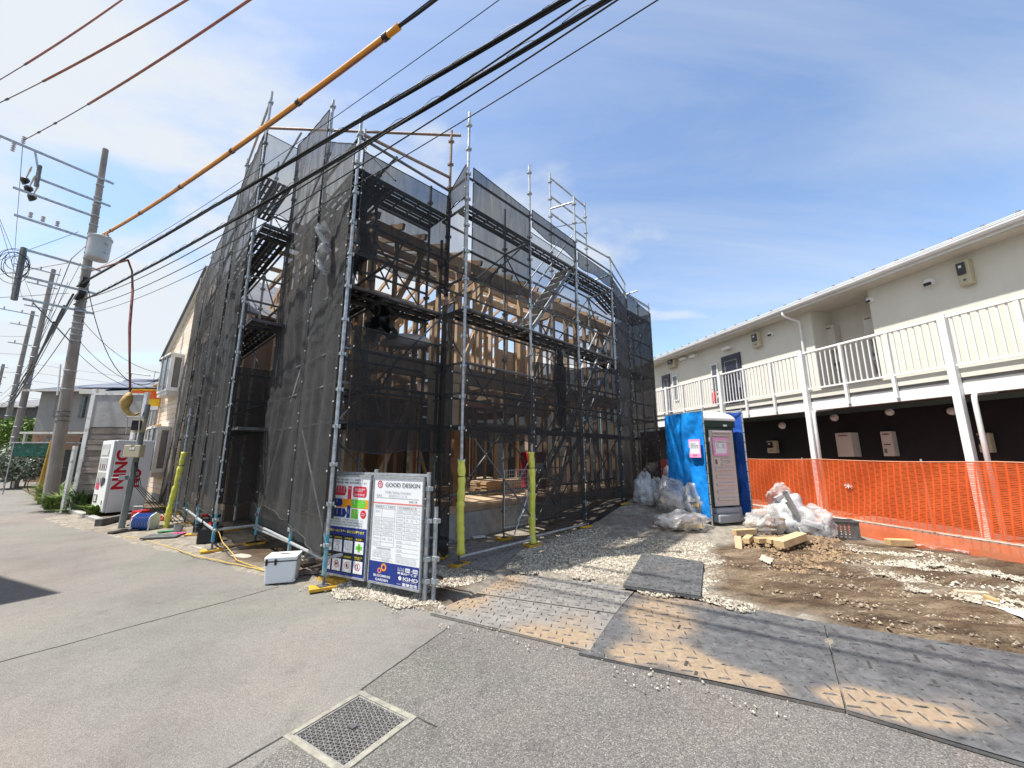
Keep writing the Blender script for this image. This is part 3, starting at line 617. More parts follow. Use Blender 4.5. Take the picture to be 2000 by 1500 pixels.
# vents, dome lamps, door canopies
def vent(x, y, o, r=0.075, dark=True):
    s_, z_ = sz(x, y, o + 0.03); c = ap(s_, o + 0.0, z_); mb = MB(); v = []
    o_ = len(mb.v); N = 14
    rings = [(r * 1.15, 0.0), (r * 1.1, 0.045), (r * 0.8, 0.085), (r * 0.3, 0.10)]
    for (rr, dd) in rings:
        for k in range(N):
            a = 2 * math.pi * k / N; mb.v.append(tuple(c + EE * rr * math.cos(a) + Z * rr * math.sin(a) + NO * dd))
    for i in range(3):
        for k in range(N): mb.f.append((i * N + k, i * N + (k + 1) % N, (i + 1) * N + (k + 1) % N, (i + 1) * N + k))
    mb.f.append(tuple(3 * N + k for k in range(N)))
    e = mb.build('vent_hood', M_white, apt, smooth=True)
    if dark:
        mb = MB(); mb.obox(c + EE * -r * 0.7 + Z * -r * 1.0 + NO * 0.072, EE * r * 1.4, Z * r * 0.75, NO * 0.03); mb.build('vent_mouth', M_black, e)
vent(1505, 652, WO); vent(1814, 551, WO, 0.085); vent(1607, 616, WO - 0.75, 0.07); vent(1698, 586, WO, 0.06)
vent(1527, 831, WO, 0.09, False); vent(1629, 816, WO, 0.08, False); vent(1737, 805, WO, 0.07, False); vent(1859, 803, WO, .07, False)
for (x, y) in ((1337, 702), (1357, 697), (1423, 682)):
    s_, z_ = sz(x, y, WO); abox(MB(), s_ - 0.16, s_ + 0.16, WO, WO + 0.16, z_ - 0.03, z_ + 0.07).build('range_hood' if x < 1400 else 'door_canopy', M_white, apt, bevel=0.02)
# down pipes
sp, zp_ = sz(1528, 612, GO); sw, _ = sz(1572, 700, WO + 0.06)
mb = MB(); mb.tube([ap(sp, GO, 5.36 + DE), ap(sp, GO, 5.24 + DE), ap(sp - .02, GO - .03, 5.18 + DE), ap(sw, WO + 0.10, 5.03 + DE), ap(sw, WO + 0.07, 4.93 + DE), ap(sw, WO + 0.07, 3.4), ap(sw, WO + 0.07, 2.86)], 0.032, 10); mb.build('down_pipe', M_white, apt, smooth=True)
for s_ in (6.79 + 0.02, 9.43 + 0.1):
    q = s_ - 0.20; mb = MB(); mb.tube([ap(q + 0.02, -0.55, 2.66), ap(q + 0.02, -0.02, 2.60), ap(q, 0.07, 2.55), ap(q, 0.08, 2.45), ap(q, 0.08, 0.3)], 0.036, 10); mb.build('down_pipe', M_white, apt, smooth=True)
sq, _ = sz(1590, 850, WO + 0.2); mb = MB(); mb.tube([ap(sq + 0.15, WO + 0.15, 2.66), ap(sq + 0.15, WO + 0.15, 2.5), ap(sq, WO + 0.25, 2.35), ap(sq, WO + 0.25, 0.2)], 0.03, 8); mb.build('down_pipe', mat('pipe_painted_shade', (0.45, 0.42, 0.38)), apt, smooth=True)  # darker pipe colour holds the shade under the balcony
# meters and heaters: things that hang on the wall
M_beige = mat('beige_plastic', (0.52, 0.47, 0.34), (0.46, 0.41, 0.29), 2, 0.5); M_dg = mat('meter_window', (0.03, 0.03, 0.035), None, 4, 0.15); M_bw = mat('off_white_enamel', (0.60, 0.57, 0.52), (0.54, 0.51, 0.46), 2, 0.45)
def meter(x0, y0, x1, y1, label, o=WO):
    s0, s1, z0, z1 = wall_item(x0, y0, x1, y1, o + 0.14); t = thing('electric_meter', label, 'meter', tuple(ap((s0 + s1) / 2, o, (z0 + z1) / 2)), group='meter boxes on the apartment walls')
    abox(MB(), s0, s1, o, o + 0.14, z0, z1).build('case', M_beige, t, bevel=0.02)
    w = s1 - s0; hh = z1 - z0
    abox(MB(), s0 + w * 0.28, s1 - w * 0.1, o + 0.14, o + 0.165, z0 + hh * 0.42, z1 - hh * 0.12).build('window', M_dg, t)
    abox(MB(), s0 + w * 0.5, s0 + w * 0.72, o + 0.165, o + 0.168, z0 + hh * 0.68, z0 + hh * 0.78).build('display', M_white, t)
    abox(MB(), s0 + w * 0.4, s0 + w * 0.62, o + 0.14, o + 0.147, z0 + hh * 0.16, z0 + hh * 0.24).build('latch', M_steeld, t)
meter(1863, 512, 1900, 552, 'beige meter box high on the cream wall, biggest of the upstairs meter boxes')
meter(1466, 652, 1484, 676, 'beige meter box on the cream wall between the navy door and the round vent')
meter(1496, 861, 1516, 885, 'small beige meter box on the black wall, the one nearest the blue tarpaulin')
meter(1905, 846, 1939, 884, 'beige meter box on the black wall behind the nearest white post and its down pipe')
meter(1303, 703, 1318, 716, 'beige meter box under the roof above the far navy door')
def heater(x0, y0, x1, y1, label, o, d=0.26, pipes=True, slots=1):
    s0, s1, z0, z1 = wall_item(x0, y0, x1, y1, o + d); t = thing('water_heater', label, 'water heater', tuple(ap((s0 + s1) / 2, o, (z0 + z1) / 2)), group='gas water heaters on the apartment walls')
    abox(MB(), s0, s1, o, o + d, z0, z1).build('case', M_bw, t, bevel=0.012); w = s1 - s0; hh = z1 - z0
    for q in range(slots): abox(MB(), s0 + w * 0.2, s1 - w * 0.2, o + d, o + d + 0.004, z1 - hh * (0.14 + 0.42 * q), z1 - hh * (0.09 + 0.42 * q)).build('exhaust_slot', M_brownb, t)
    abox(MB(), s1 - w * 0.4, s1 - w * 0.15, o + d, o + d + 0.003, z0 + hh * 0.12, z0 + hh * 0.3).build('rating_plate', M_grey if slots > 1 else M_bw, t)
    if pipes:
        for q in range(4):
            x = s0 + w * (0.25 + 0.17 * q); mb = MB(); mb.tube([ap(x, o + 0.12, z0 + 0.01), ap(x, o + 0.12 + 0.05 * (q % 2), z0 - 0.25), ap(x + 0.04 * (q - 1), o + 0.08, z0 - 0.5), ap(x + 0.05, o + 0.06, z0 - 0.85)], 0.017, 7); mb.build('pipe', M_steel if q % 2 else M_whiteold, t, smooth=True)
            abox(MB(), x - 0.03, x + 0.03, o + 0.09, o + 0.16, z0 - 0.42 - 0.1 * (q % 2), z0 - 0.34 - 0.1 * (q % 2)).build('valve', M_bw if q % 2 else M_steeld, t)
heater(1601, 641, 1634, 682, 'white water heater with pipes in the balcony alcove, the wider one', WO - 0.75)
heater(1683, 620, 1711, 660, 'white water heater with pipes at the near corner of the balcony alcove, the narrow one', WO - 0.75)
heater(1630, 846, 1668, 892, 'squarish beige water heater on the black ground floor wall', WO - 0.05, pipes=False)
heater(1718, 843, 1748, 891, 'tall narrow water heater with two exhaust slots on the black ground floor wall', WO - 0.05, 0.16, pipes=False, slots=2)
s_, z_ = sz(1354, 775, -0.3); fx = thing('fire_extinguisher', 'small red fire extinguisher on the far part of the balcony', 'extinguisher', tuple(ap(s_, WO + 0.15, 3.35)))
mb = MB(); mb.lathe(ap(s_, WO + 0.15, 3.35), [(0.07, 0), (0.075, 0.05), (0.075, 0.38), (0.03, 0.45), (0.03, 0.5)], 12); mb.build('cylinder', M_red, fx, smooth=True); MB().obox(ap(s_ - 0.03, WO + 0.15, 3.855), EE * 0.1, NO * 0.03, Z * 0.03).build('lever', M_black, fx)

# ---- orange mesh barrier
F0 = Vector((7.15, 5.76, 0)); FD = Vector((-0.2425, 0.9701, 0)); FN = Vector((-0.9701, -0.2425, 0))
ob_ = thing('mesh_barrier', 'long bright orange plastic mesh barrier strung in front of the apartment building', 'barrier', tuple(F0))
M_or = see_through(mat('orange_plastic', (0.88, 0.17, 0.045), (0.80, 0.13, 0.03), 2, 0.5), 0.90, 0.05, transl=(0.95, 0.20, 0.06))
M_oc = see_through(mat('orange_film', (0.90, 0.26, 0.10), (0.85, 0.17, 0.06), 2, 0.4), 0.70, 0.15, transl=(1.0, 0.35, 0.14), tscale=2.5)
LF0, LF1 = -2.2, 6.6; TOPZ, BOTZ = 1.47, 0.10
def fpt(s, z):
    sag = 0.02 * math.sin(s * 2.1) + 0.025 * math.sin(s * 0.9 + z * 3) + 0.015 * math.sin(s * 7 + z * 5); lean = (TOPZ - z) * 0.10
    return F0 + FD * s + FN * (sag + lean) + Vector((0, 0, z - 0.025 * abs(math.sin(s * 1.2)) * (z / TOPZ)))
mb = MB(); NS = 110
zs = np.arange(0.36, TOPZ - 0.005, 0.0235)
hf = 0.0088
def strip(mb, pts_a, pts_b):
    o = len(mb.v); mb.v += [tuple(p) for p in pts_a] + [tuple(p) for p in pts_b]; k = len(pts_a)
    for i in range(k - 1): mb.f.append((o + i, o + i + 1, o + k + i + 1, o + k + i))
for iz, z in enumerate(zs):
    if iz % 2 and iz % 14 == 0: pass
    ss = [LF0 + (LF1 - LF0) * i / NS for i in range(NS + 1)]
    wv = lambda s: 0.0025 * math.sin(s * 48 + iz * 1.3)
    strip(mb, [fpt(s, z - hf + wv(s)) for s in ss], [fpt(s, z + hf + wv(s)) for s in ss])
s = LF0
while s < LF1:
    strip(mb, [fpt(s, z) for z in zs], [fpt(s + 0.022, z) + FN * 0.002 for z in zs]); s += 0.105
mw_ = mb.build('mesh_web', M_or, ob_); mw_['kind'] = 'stuff'
mb = MB(); mb.grid(lambda u, v: fpt(LF0 + (LF1 - LF0) * u, BOTZ - 0.08 + 0.30 * v) + FN * (0.03 + 0.03 * math.sin(u * 60) * (1 - v) + 0.05 * (1 - v)), 90, 6); mb.build('lower_film', M_oc, ob_, smooth=True)
mb = MB(); mb.tube([fpt(LF0 + (LF1 - LF0) * i / 60, TOPZ + 0.006) for i in range(61)], 0.008, 6); mb.build('top_cord', mat('pale_orange_cord', (0.8, 0.35, 0.2)), ob_)
mb = MB(); mb.tube([fpt(LF0 + (LF1 - LF0) * i / 60, 0.36) + FN * 0.01 for i in range(61)], 0.006, 6); mb.build('lower_cord', mat('pale_orange_cord', (0.8, 0.35, 0.2)), ob_)
for s in (-1.5, 0.9, 3.0, 5.2): mb = MB(); mb.tube([F0 + FD * s - FN * 0.06 + Z * -0.1, F0 + FD * s - FN * 0.06 + Z * 1.5], 0.014, 8); mb.build('stake', M_steel, ob_)
p = fpt(2.05, 0.98) + FN * 0.02; mb = MB()
for k in range(7):
    a = k * 0.9; mb.tube([p, p + FD * 0.05 * math.cos(a) + Z * 0.05 * math.sin(a) + FN * 0.03, p + FD * 0.07 * math.cos(a + .5) + Z * (0.02 - 0.07 * abs(math.sin(a)))], 0.004, 4)
mb.build('tie_cord', M_white, ob_)
# ============================================================ SCAFFOLD AND TIMBER FRAME
UA = Vector((0.692, 0.721, 0)).normalized(); VB = Vector((-UA.y, UA.x, 0)); SC0 = Vector((-2.24, 4.88, 0))
def sc(a, b, z=0.0): return SC0 + UA * a + VB * b + Vector((0, 0, z))
BAY = 1.575
def gz(p): return max(0.0, terrain(p.x, p.y)) if (p - E0).dot(EN) > 0 else 0.0
scf = thing('scaffold', 'steel tube scaffold with black nets wrapped round the half built timber house', 'scaffold', tuple(sc(3, 1)))
C_, Q_ = sc(0, 0), sc(1.636, 0); P_ = [sc(1.636 + BAY * k, -0.506) for k in range(4)]; P4_ = sc(1.636 + BAY * 3.9, -0.15); P5_ = sc(1.636 + BAY * 4.9, -0.15)
C2_, B_ = sc(0, 1.3), sc(0, 3.1); A_ = B_ - UA * 0.6; D_ = A_ + VB * 1.7; E_ = A_ + VB * 3.3; F_ = A_ + VB * 5.3; H_ = A_ + VB * 7.2
# each upright: base, top, whether its lower end is painted blue or its tube is brown
ups = []
def upright(p, top, m=None, base=None, blue=True, pad=True, r=0.0245):
    z0 = gz(p) if base is None else base; top_ = p + Z * 0
    mb = MB(); zb = z0 + (0.34 if blue else 0.2)
    mb.tube([p + Z * (zb + 0.001 if blue else zb), p + Z * top], r, 10)
    z = z0 + 0.5
    while z < top - 0.02:
        mb.lathe((p.x, p.y, z), [(r, -0.02), (r + 0.017, -0.018), (r + 0.019, 0.014), (r, 0.02)], 10)
        for k in range(4):
            a = math.pi / 4 + k * math.pi / 2 + 0.8; mb.box(p.x + math.cos(a) * 0.045, p.y + math.sin(a) * 0.045, z, 0.018, 0.014, 0.05, a)
        z += 0.475
    o = mb.build('upright', m or M_steel, scf)
    if blue:
        mb = MB(); mb.tube([p + Z * (z0 + 0.16), p + Z * (z0 + 0.34)], r + 0.003, 10); mb.tube([p + Z * (z0 + 0.34), p + Z * (z0 + 0.62)], r + 0.0015, 10); mb.build('painted_foot', M_blue, o)
    if pad:
        mb = MB(); mb.tube([p + Z * (z0 + 0.035), p + Z * (z0 + 0.3)], 0.016, 8); mb.box(p.x, p.y, z0 + 0.045, 0.12, 0.12, 0.008, 0.8); mb.build('base_jack', M_steeld, o)
        mb = MB(); mb.box(p.x, p.y, z0 + 0.022, 0.30, 0.17, 0.036, 0.3 + 0.9 * random.random()); mb.build('sole_pad', M_yel, o, bevel=0.005)
    return o
upright(C_, 6.45); upright(Q_, 7.42, M_rust); upright(P_[0], 7.45); upright(P_[1], 7.36); upright(P_[2], 7.5); upright(P_[3], 6.35 + gz(P_[3]) * 0.5)
upright(P4_, 6.5); upright(P5_, 6.3); upright(sc(1.636 + BAY * 4.4, -0.15), 6.2)
upright(C2_, 7.78); upright(B_, 8.0); upright(A_, 8.85); upright(D_, 8.3, blue=True); upright(E_, 7.6); upright(F_, 7.4); upright(H_, 7.2)
INW = 0.6
inner = [sc(0.6, 0.6), Q_ + VB * INW] + [p + VB * INW * 1.15 for p in P_] + [P5_ + VB * .6] + [C2_ + UA * INW, B_ + UA * INW, A_ + UA * INW, D_ + UA * INW, E_ + UA * INW, F_ + UA * INW]
itop = [6.3, 6.6, 5.3, 6.7, 8.5, 8.5, 6.2, 7.6, 7.2, 7.6, 8.6, 7.4, 7.3]
for p, tz in zip(inner, itop): upright(p, tz, M_steeld if tz < 7 else M_steel, blue=False)
def ledger(p, q, z, z2=None, m=None, r=0.0215, ext=0.0):
    p = Vector((p.x, p.y, z)); q = Vector((q.x, q.y, z if z2 is None else z2)); d = (q - p).normalized() * ext
    mb = MB(); mb.tube([p - d, q + d], r, 8); return mb.build('ledger', m or M_steeld, scf)
def brace(p, q, z, z2, m=None):
    mb = MB(); mb.tube([Vector((p.x, p.y, z)), Vector((q.x, q.y, z2))], 0.014, 7); mb.build('diagonal_brace', m or M_steeld, scf)
DZ = [2.05, 3.92, 5.72]
rowR = [(C_, Q_), (P_[0], P_[1]), (P_[1], P_[2]), (P_[2], P_[3]), (P_[3], P4_), (P4_, P5_)]
rowL = [(C_, C2_), (C2_, B_), (A_, D_), (D_, E_), (E_, F_), (F_, H_)]
steps = [(Q_, P_[0]), (B_, A_)]
def dark(z): return M_steeld
for (p, q) in rowR + rowL + steps:
    low = 0.32 + max(gz(p), gz(q)) if p is not P_[0] else None
    if low: ledger(p, q, low, m=M_steel if (p in (C2_, A_)) else M_steel)
    for dz in DZ:
        ledger(p, q, dz - 0.06); ledger(p, q, dz + 0.46)
        if dz < 5 or (p, q) in rowL[2:]: ledger(p, q, dz + 0.93)
ledger(B_, C2_, 0.30, 0.34, M_steel, ext=0.12); ledger(A_, D_, 0.36, 0.34, M_steel, ext=0.1)
ledger(P_[0], P_[1], 0.16, m=M_steel); ledger(P_[1], P_[2], 0.2, m=M_steel, ext=.1); ledger(Q_ , P_[0], 0.2, m=M_steel)
inn = lambda p: p + VB * INW * (1.15 if any(p is x for x in P_) else 1.0)
for (p, q) in rowR[:5]:
    for dz in DZ:
        ledger(inn(p), inn(q), dz - 0.06); ledger(p, inn(p), dz - 0.06)
        if dz < 5: ledger(inn(p), inn(q), dz + 0.93)
inl = lambda p: p + UA * INW
for (p, q) in rowL:
    for dz in DZ:
        ledger(inl(p), inl(q), dz - 0.06); ledger(p, inl(p), dz - 0.06); ledger(q, inl(q), dz - 0.06)
# decks: steel planks with hooked ends, ribbed underneath
def deck(p, q, inward, z, n=2, w=0.24, m=None):
    d = (q - p); L = d.length; dn = d.normalized()
    for k in range(n):
        o = p + inward * (0.05 + k * (w + 0.015)) + dn * 0.04 + Z * (z - 0.03); mb = MB()
        for g_ in (0, .085, .17): mb.obox(o + inward * g_, dn * (L - 0.08), inward * (.058 if g_ < .17 else w - .17), Z * 0.006)
        for e in (0, w - 0.012): mb.obox(o + inward * e - Z * 0.042, dn * (L - 0.08), inward * 0.012, Z * 0.040)
        kk = int(L / 0.26)
        for i in range(kk + 1): mb.obox(o + dn * ((L - 0.1) * i / kk) - Z * 0.036 + inward * 0.0125, dn * 0.015, inward * (w - 0.025), Z * 0.034)
        mb.build('deck_plank', m or M_deck, scf)
for i, (p, q) in enumerate(rowR):
    for j, dz in enumerate(DZ):
        if (i, j) in ((2, 2), (1, 2)) : n_ = 1
        else: n_ = 2
        deck(p, q, VB, dz, n_)
for (p, q) in rowL + [steps[1]]:
    dv = UA if (p, q) != steps[1] else VB * -1
    for dz in DZ + ([7.0] if p is A_ else []): deck(p, q, dv, dz, 2)
brace(C_, Q_, 2.0, 3.9); brace(P_[0], P_[1], 4.0, 5.7); brace(P_[1], P_[2], 3.9, 5.6); brace(P_[3], P4_, 2.0, 3.8); brace(P4_, P5_, 4, 5.7); brace(P_[2], P_[3], 0.6, 2.0); brace(P_[0], P_[1], 2.05, 0.5)
brace(C_, C2_, 0.5, 2.0, M_steel); brace(C2_, B_, 3.4, 0.5, M_steel); brace(A_, D_, 5.5, 3.5, M_steel); brace(D_, E_, 7.2, 5.7, M_steel); brace(C2_, B_, 6.6, 5.6, M_steel); brace(A_, B_, 2, .6)
brace(E_, F_, 5.5, 7.2, M_steel); brace(A_, D_, 6.0, 7.6, M_steel)
for i, (p, q) in enumerate(rowR[:5]):      # house side row: extra uprights, crossed bracing and short tie tubes
    pm, a_, b_ = inn(p).lerp(inn(q), .5), inn(p), inn(q)
    for j, (z0_, z1_) in enumerate(((.5, 2.0), (2.1, 3.85), (4.0, 5.65))):
        (brace(a_, b_, z0_, z1_) if (i + j) % 2 else brace(b_, a_, z0_, z1_))
        ledger(a_, b_, z0_ + .42); mid_ = p.lerp(q, .5)
        if j: brace(mid_, pm, z0_ + .9, z0_ + .4)
for (p, q) in rowL[:5]:
    for z0_, z1_ in ((2.1, 3.85), (4.0, 5.65), (5.8, 7.2)): brace(inl(p), inl(q), z0_, z1_); ledger(inl(p), inl(q), z0_ + .42)
# the long poles over the top
ledger(Q_, A_, 7.33, 8.0, m=M_rust, ext=0.18, r=0.0245); ledger(C_, Q_, 6.25, 6.45, m=M_rust, r=0.0245); ledger(A_, A_ + VB * 1.7, 8.65, 8.15, m=M_steel); ledger(A_, A_ + VB * 1.7, 8.0, 7.6, m=M_steel)
ledger(A_ + UA * .6, D_ + UA * .6, 8.3, m=M_steel)
i2, i3 = P_[2] + VB * .69, P_[3] + VB * .69; upr = P_[2] + UA * 0.05
for z_ in (8.38, 7.87, 7.40): ledger(i2, i3, z_, m=M_steel)
ledger(P_[2], i2, 7.35, 7.5, m=M_steel); brace(i2, i3, 7.0, 7.9, M_steel)

ledger(P_[2], P_[3], 6.42, 6.55, m=M_steel); ledger(P_[3], P4_, 6.55, 6.5, m=M_steel, ext=0.15); ledger(i3, P_[3], 6.1, m=M_steel); ledger(P4_, P5_, 6.15, m=M_steel, ext=0.1); ledger(P4_, P4_ + VB * .6, 6.1, m=M_steel, ext=.4); ledger(P4_, P5_, 5.6, m=M_steel)
# stair flights inside the right face
def stair(p, q, z0, z1, inward, w=0.42, n=8):
    p = Vector((p.x, p.y, z0)); q = Vector((q.x, q.y, z1)); t = (q - p); off = inward * 0.07
    for e in (0, w):
        MB().beam(p + off + inward * e, q + off + inward * e, 0.03, 0.07).build('stair_stringer', M_steel, scf)
        mb = MB(); mb.tube([p + off + inward * e + Z * 0.75, q + off + inward * e + Z * 0.75], 0.015, 7); mb.build('stair_handrail', M_steel, scf)
    for k in range(n):
        c = p.lerp(q, (k + 0.5) / n) + off; dn = Vector((t.x, t.y, 0)).normalized(); mb = MB(); mb.obox(c - dn * 0.09 + inward * 0.015, dn * 0.19, inward * (w - 0.03), Z * 0.018); mb.build('stair_tread', M_steel, scf)
stair(P_[1] + UA * 0.1, P_[2], DZ[1], DZ[2] + 0.05, VB); stair(P_[1] + UA * 0.15, P_[2] + UA * 0.15, 0.35, DZ[0], VB, .4); stair(P_[2] + UA * 0.1, P_[3], DZ[0], DZ[1], VB, .4)
# yellow foam sleeves on three uprights
def sleeve(p, z0, z1, label, seed, q=None):
    t = thing('foam_sleeve', label, 'sleeve', (p.x, p.y, z0), group='yellow foam sleeves on scaffold feet'); rr = random.Random(seed); mb = MB(); prof = []; N = 34
    bands = [0.0, 0.30, 0.56, 0.82, 1.0]
    q = q if q is not None else Vector((0, 0, 0))
    pts = []; rs = []
    for i in range(N + 1):
        f = i / N; r = 0.056 + 0.004 * math.sin(f * 23 + seed) + 0.003 * math.sin(f * 51)
        dmin = min(abs(f - b_) for b_ in bands[1:-1]); r -= 0.014 * math.exp(-(dmin / 0.012) ** 2)
        pts.append(Vector((p.x, p.y, 0)) + q * (1 - f) + Vector((0.006 * math.sin(f * 9 + seed), 0.006 * math.cos(f * 7), z0 + (z1 - z0) * f))); rs.append(r)
    mb.tube(pts, rs, 14); mb.build('foam', M_sleeve, t, smooth=True)
    for b_ in bands[1:-1]:
        f = b_; c = Vector((p.x, p.y, 0)) + q * (1 - f) + Vector((0, 0, z0 + (z1 - z0) * f)); m_ = MB(); m_.lathe(tuple(c), [(0.0455, -0.006), (0.049, 0), (0.0455, 0.006)], 12); m_.build('tie_band', M_black, t)
sleeve(P_[0], 0.20, 1.50, 'yellow foam sleeve on the scaffold foot left of the wire gate', 1, Vector((0.015, -0.02, 0)))
sleeve(P_[1], 0.08, 1.62, 'yellow foam sleeve on the scaffold foot right of the wire gate', 2)
ES = G(338, 1033); upright(ES, 2.6, M_steel, blue=False, pad=False); sleeve(ES, 0.02, 1.62, 'long leaning yellow foam sleeve beside the blue cable reel', 3, Vector((-0.12, -0.06, 0)))

# ---- nets: each sheet is laced to the tubes and could be taken down alone
N_lit = net_mat('black_net_sun_painted', (0.074, 0.074, 0.075), 0.46, 0.90, 0.12, (0.06, 0.06, 0.06))  # lighter copy of the black net: sunlight is painted into its grey
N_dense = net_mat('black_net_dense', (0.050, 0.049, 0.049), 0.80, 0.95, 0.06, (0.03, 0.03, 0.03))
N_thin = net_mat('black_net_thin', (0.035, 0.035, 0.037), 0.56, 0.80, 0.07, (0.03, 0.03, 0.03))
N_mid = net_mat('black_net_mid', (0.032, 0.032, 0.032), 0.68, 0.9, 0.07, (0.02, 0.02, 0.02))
def net(label, p, q, zb0, zb1, zt0, zt1, m, out, amp=0.03, seed=0, nu=26, bulge=0.0, eye=True, folds=0.5, foot=0.0):
    L = (q - p).length; H_t = max(zt0 - zb0, 0.3); nv = max(8, int(H_t / 0.11))
    t = thing('safety_net', label, 'net', tuple(Vector((p.x, p.y, zb0))), group='black safety nets laced to the scaffold')
    def f(u, v):
        zb = zb0 + (zb1 - zb0) * u; zt = zt0 + (zt1 - zt0) * u; z = zb + (zt - zb) * v; b_ = p.lerp(q, u)
        pin = math.sin(math.pi * u) ** 0.5 if 0 < u < 1 else 0
        e = min(v * H_t, 1) * 1.0
        w = noise.noise(Vector((b_.x * 1.3 + seed, b_.y * 1.3, z * 0.5))) * 1.4 + folds * noise.noise(Vector(((b_.x + b_.y * .3) * 6 + seed, b_.y * 6, z * 0.45 + seed))) + 0.35 * noise.noise(Vector((b_.x * 9 + z * 5, b_.y * 9 - z * 6, seed)))
        sag = 0.045 * math.sin(math.pi * u) * (1 - v) ** 3 * H_t * 0.4
        return b_ + out * (0.045 + amp * w * (0.25 + 0.75 * pin) * (1 - .75 * v ** 6) + bulge * math.sin(math.pi * u) * math.sin(math.pi * min(1, v + 0.2)) + foot * (1 - v) ** 2) + Z * (z - b_.z + sag * 0 - 0.05 * math.sin(math.pi * u) * (1 - v) * 0 + 0.03 * math.sin(9 * u + seed) * (1 - v))
    mb = MB(); mb.grid(f, nu, nv); mb.build('mesh_sheet', m, t, smooth=True)
    for v_ in (0, 1):
        hm = MB(); hm.tube([f(i / 24, v_) for i in range(25)], 0.008, 5); hm.build('hem', M_rubber, t)
    for uu_ in (0.0, 1.0):
        hm = MB(); hm.tube([f(uu_, i / 20) for i in range(21)], 0.009, 5); hm.build('edge_band', M_rubber, t)
    k = int(H_t / 0.45)
    em = MB()
    for uu_ in (0.0, 1.0):
        for i in range(k + 1):
            c = f(uu_, (i + 0.3) / (k + 1)); em.box(c.x + out.x * 0.012, c.y + out.y * 0.012, c.z, 0.013, 0.013, 0.02, 0.7)
    e_ = em.build('eyelet', M_white, t); e_['kind'] = 'stuff'
    return t
oR = -VB; oL = -UA
net('upper black net strip by the corner with its lower hem sagging over the rafters', C_ + UA * .06, Q_, 4.30, 4.20, 5.95, 6.02, N_mid, oR, 0.025, 1)
net('lower black net between the corner tube and the brown tube, a thin diagonal brace behind', C_ + UA * .12, Q_, 1.62, 1.62, 3.30, 3.30, N_mid, oR, 0.02, 2, folds=0.3)
net('narrow net strip returning between the brown tube and the tall pale tube, top half', Q_, P_[0], 5.75, 5.8, 6.05, 6.40, N_mid, -UA, 0.02, 3, 8)
net('pale thin net on the return beside the brown tube', Q_, P_[0], 4.2, 4.4, 5.74, 5.8, net_mat('thin_net', (0.08, 0.08, 0.085), 0.25, 0.5, 0.05), -UA, 0.02, 4, 8)
net('dark net on the short return down to the ground beside the left yellow sleeve', Q_ - UA * 0.02, Q_ - VB * .30, 0.15, 0.15, 4.0, 4.0, N_dense, -UA, 0.02, 5, 8)
net('large dark net high over the entrance bay between two tall pale tubes', P_[0] + UA * .08, P_[1] - UA * .05, 4.34, 4.45, 6.38, 6.28, N_mid, oR, 0.022, 6)
net('net across the entrance bay whose straight hem hangs over the wire gate', P_[0] + UA * .03, P_[1], 1.80, 1.78, 2.95, 2.92, N_mid, oR, 0.02, 7, folds=0.2)
net('short dark net strip at the top of the stair bay', P_[1] + UA * .03, P_[2] - UA * .06, 5.95, 5.85, 6.35, 6.30, N_mid, oR, 0.015, 8)
net('dark net in front of the lower stair flight', P_[1] + UA * .05, P_[2], 0.35, 0.30, 3.25, 3.35, N_mid, oR, 0.02, 9, folds=0.3)
net('small net strip under the long top rail right of the stairs', P_[2] + UA * .03, P_[3], 5.75, 5.72, 6.08, 6.02, N_mid, oR, 0.015, 10)
net('dark net hung from the first deck right of the stairs down to the dirt', P_[2] + UA * .05, P_[3], 0.12, 0.42, 3.4, 3.6, N_mid, oR, 0.02, 11, folds=0.25)
net('bunched near opaque net on the return at the end of the stair bays', P_[3] + UA * .02, P4_, 0.35, 0.30, 5.95, 5.95, N_dense, oR, 0.05, 12, folds=1.2)
net('net on the last bay behind the blue tarpaulin toilet', P4_ + UA * .03, P5_, 0.2, 0.2, 6.12, 5.95, N_mid, oR, 0.025, 13)
net('net closing the far right end of the scaffold', P5_, P5_ + VB * 1.9, 0.2, 0.2, 5.95, 5.9, N_dense, UA, 0.03, 14, 12)
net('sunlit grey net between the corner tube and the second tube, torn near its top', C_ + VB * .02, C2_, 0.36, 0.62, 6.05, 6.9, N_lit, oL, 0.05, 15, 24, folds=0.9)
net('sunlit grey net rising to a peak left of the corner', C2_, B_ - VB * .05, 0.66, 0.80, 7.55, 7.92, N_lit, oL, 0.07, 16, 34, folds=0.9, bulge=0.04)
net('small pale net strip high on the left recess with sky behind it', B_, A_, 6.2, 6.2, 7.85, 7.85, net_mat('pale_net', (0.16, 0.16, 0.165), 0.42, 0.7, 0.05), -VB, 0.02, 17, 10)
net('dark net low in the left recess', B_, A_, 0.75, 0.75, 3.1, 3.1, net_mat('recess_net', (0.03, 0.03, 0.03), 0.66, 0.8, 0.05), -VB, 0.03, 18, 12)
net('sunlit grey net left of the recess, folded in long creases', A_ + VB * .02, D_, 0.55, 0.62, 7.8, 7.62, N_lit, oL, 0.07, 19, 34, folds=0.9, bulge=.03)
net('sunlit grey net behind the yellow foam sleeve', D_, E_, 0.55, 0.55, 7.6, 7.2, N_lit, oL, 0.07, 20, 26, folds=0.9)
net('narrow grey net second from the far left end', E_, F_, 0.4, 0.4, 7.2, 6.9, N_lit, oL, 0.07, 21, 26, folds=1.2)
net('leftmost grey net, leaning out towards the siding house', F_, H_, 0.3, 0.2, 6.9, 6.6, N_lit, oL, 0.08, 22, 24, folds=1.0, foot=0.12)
net('dark net along the far side of the scaffold behind the house frame', sc(-.2, 7.6), sc(9.4, 7.6), 0.2, 0.2, 3.3, 3.3, N_dense, VB, .04, 30, 60)
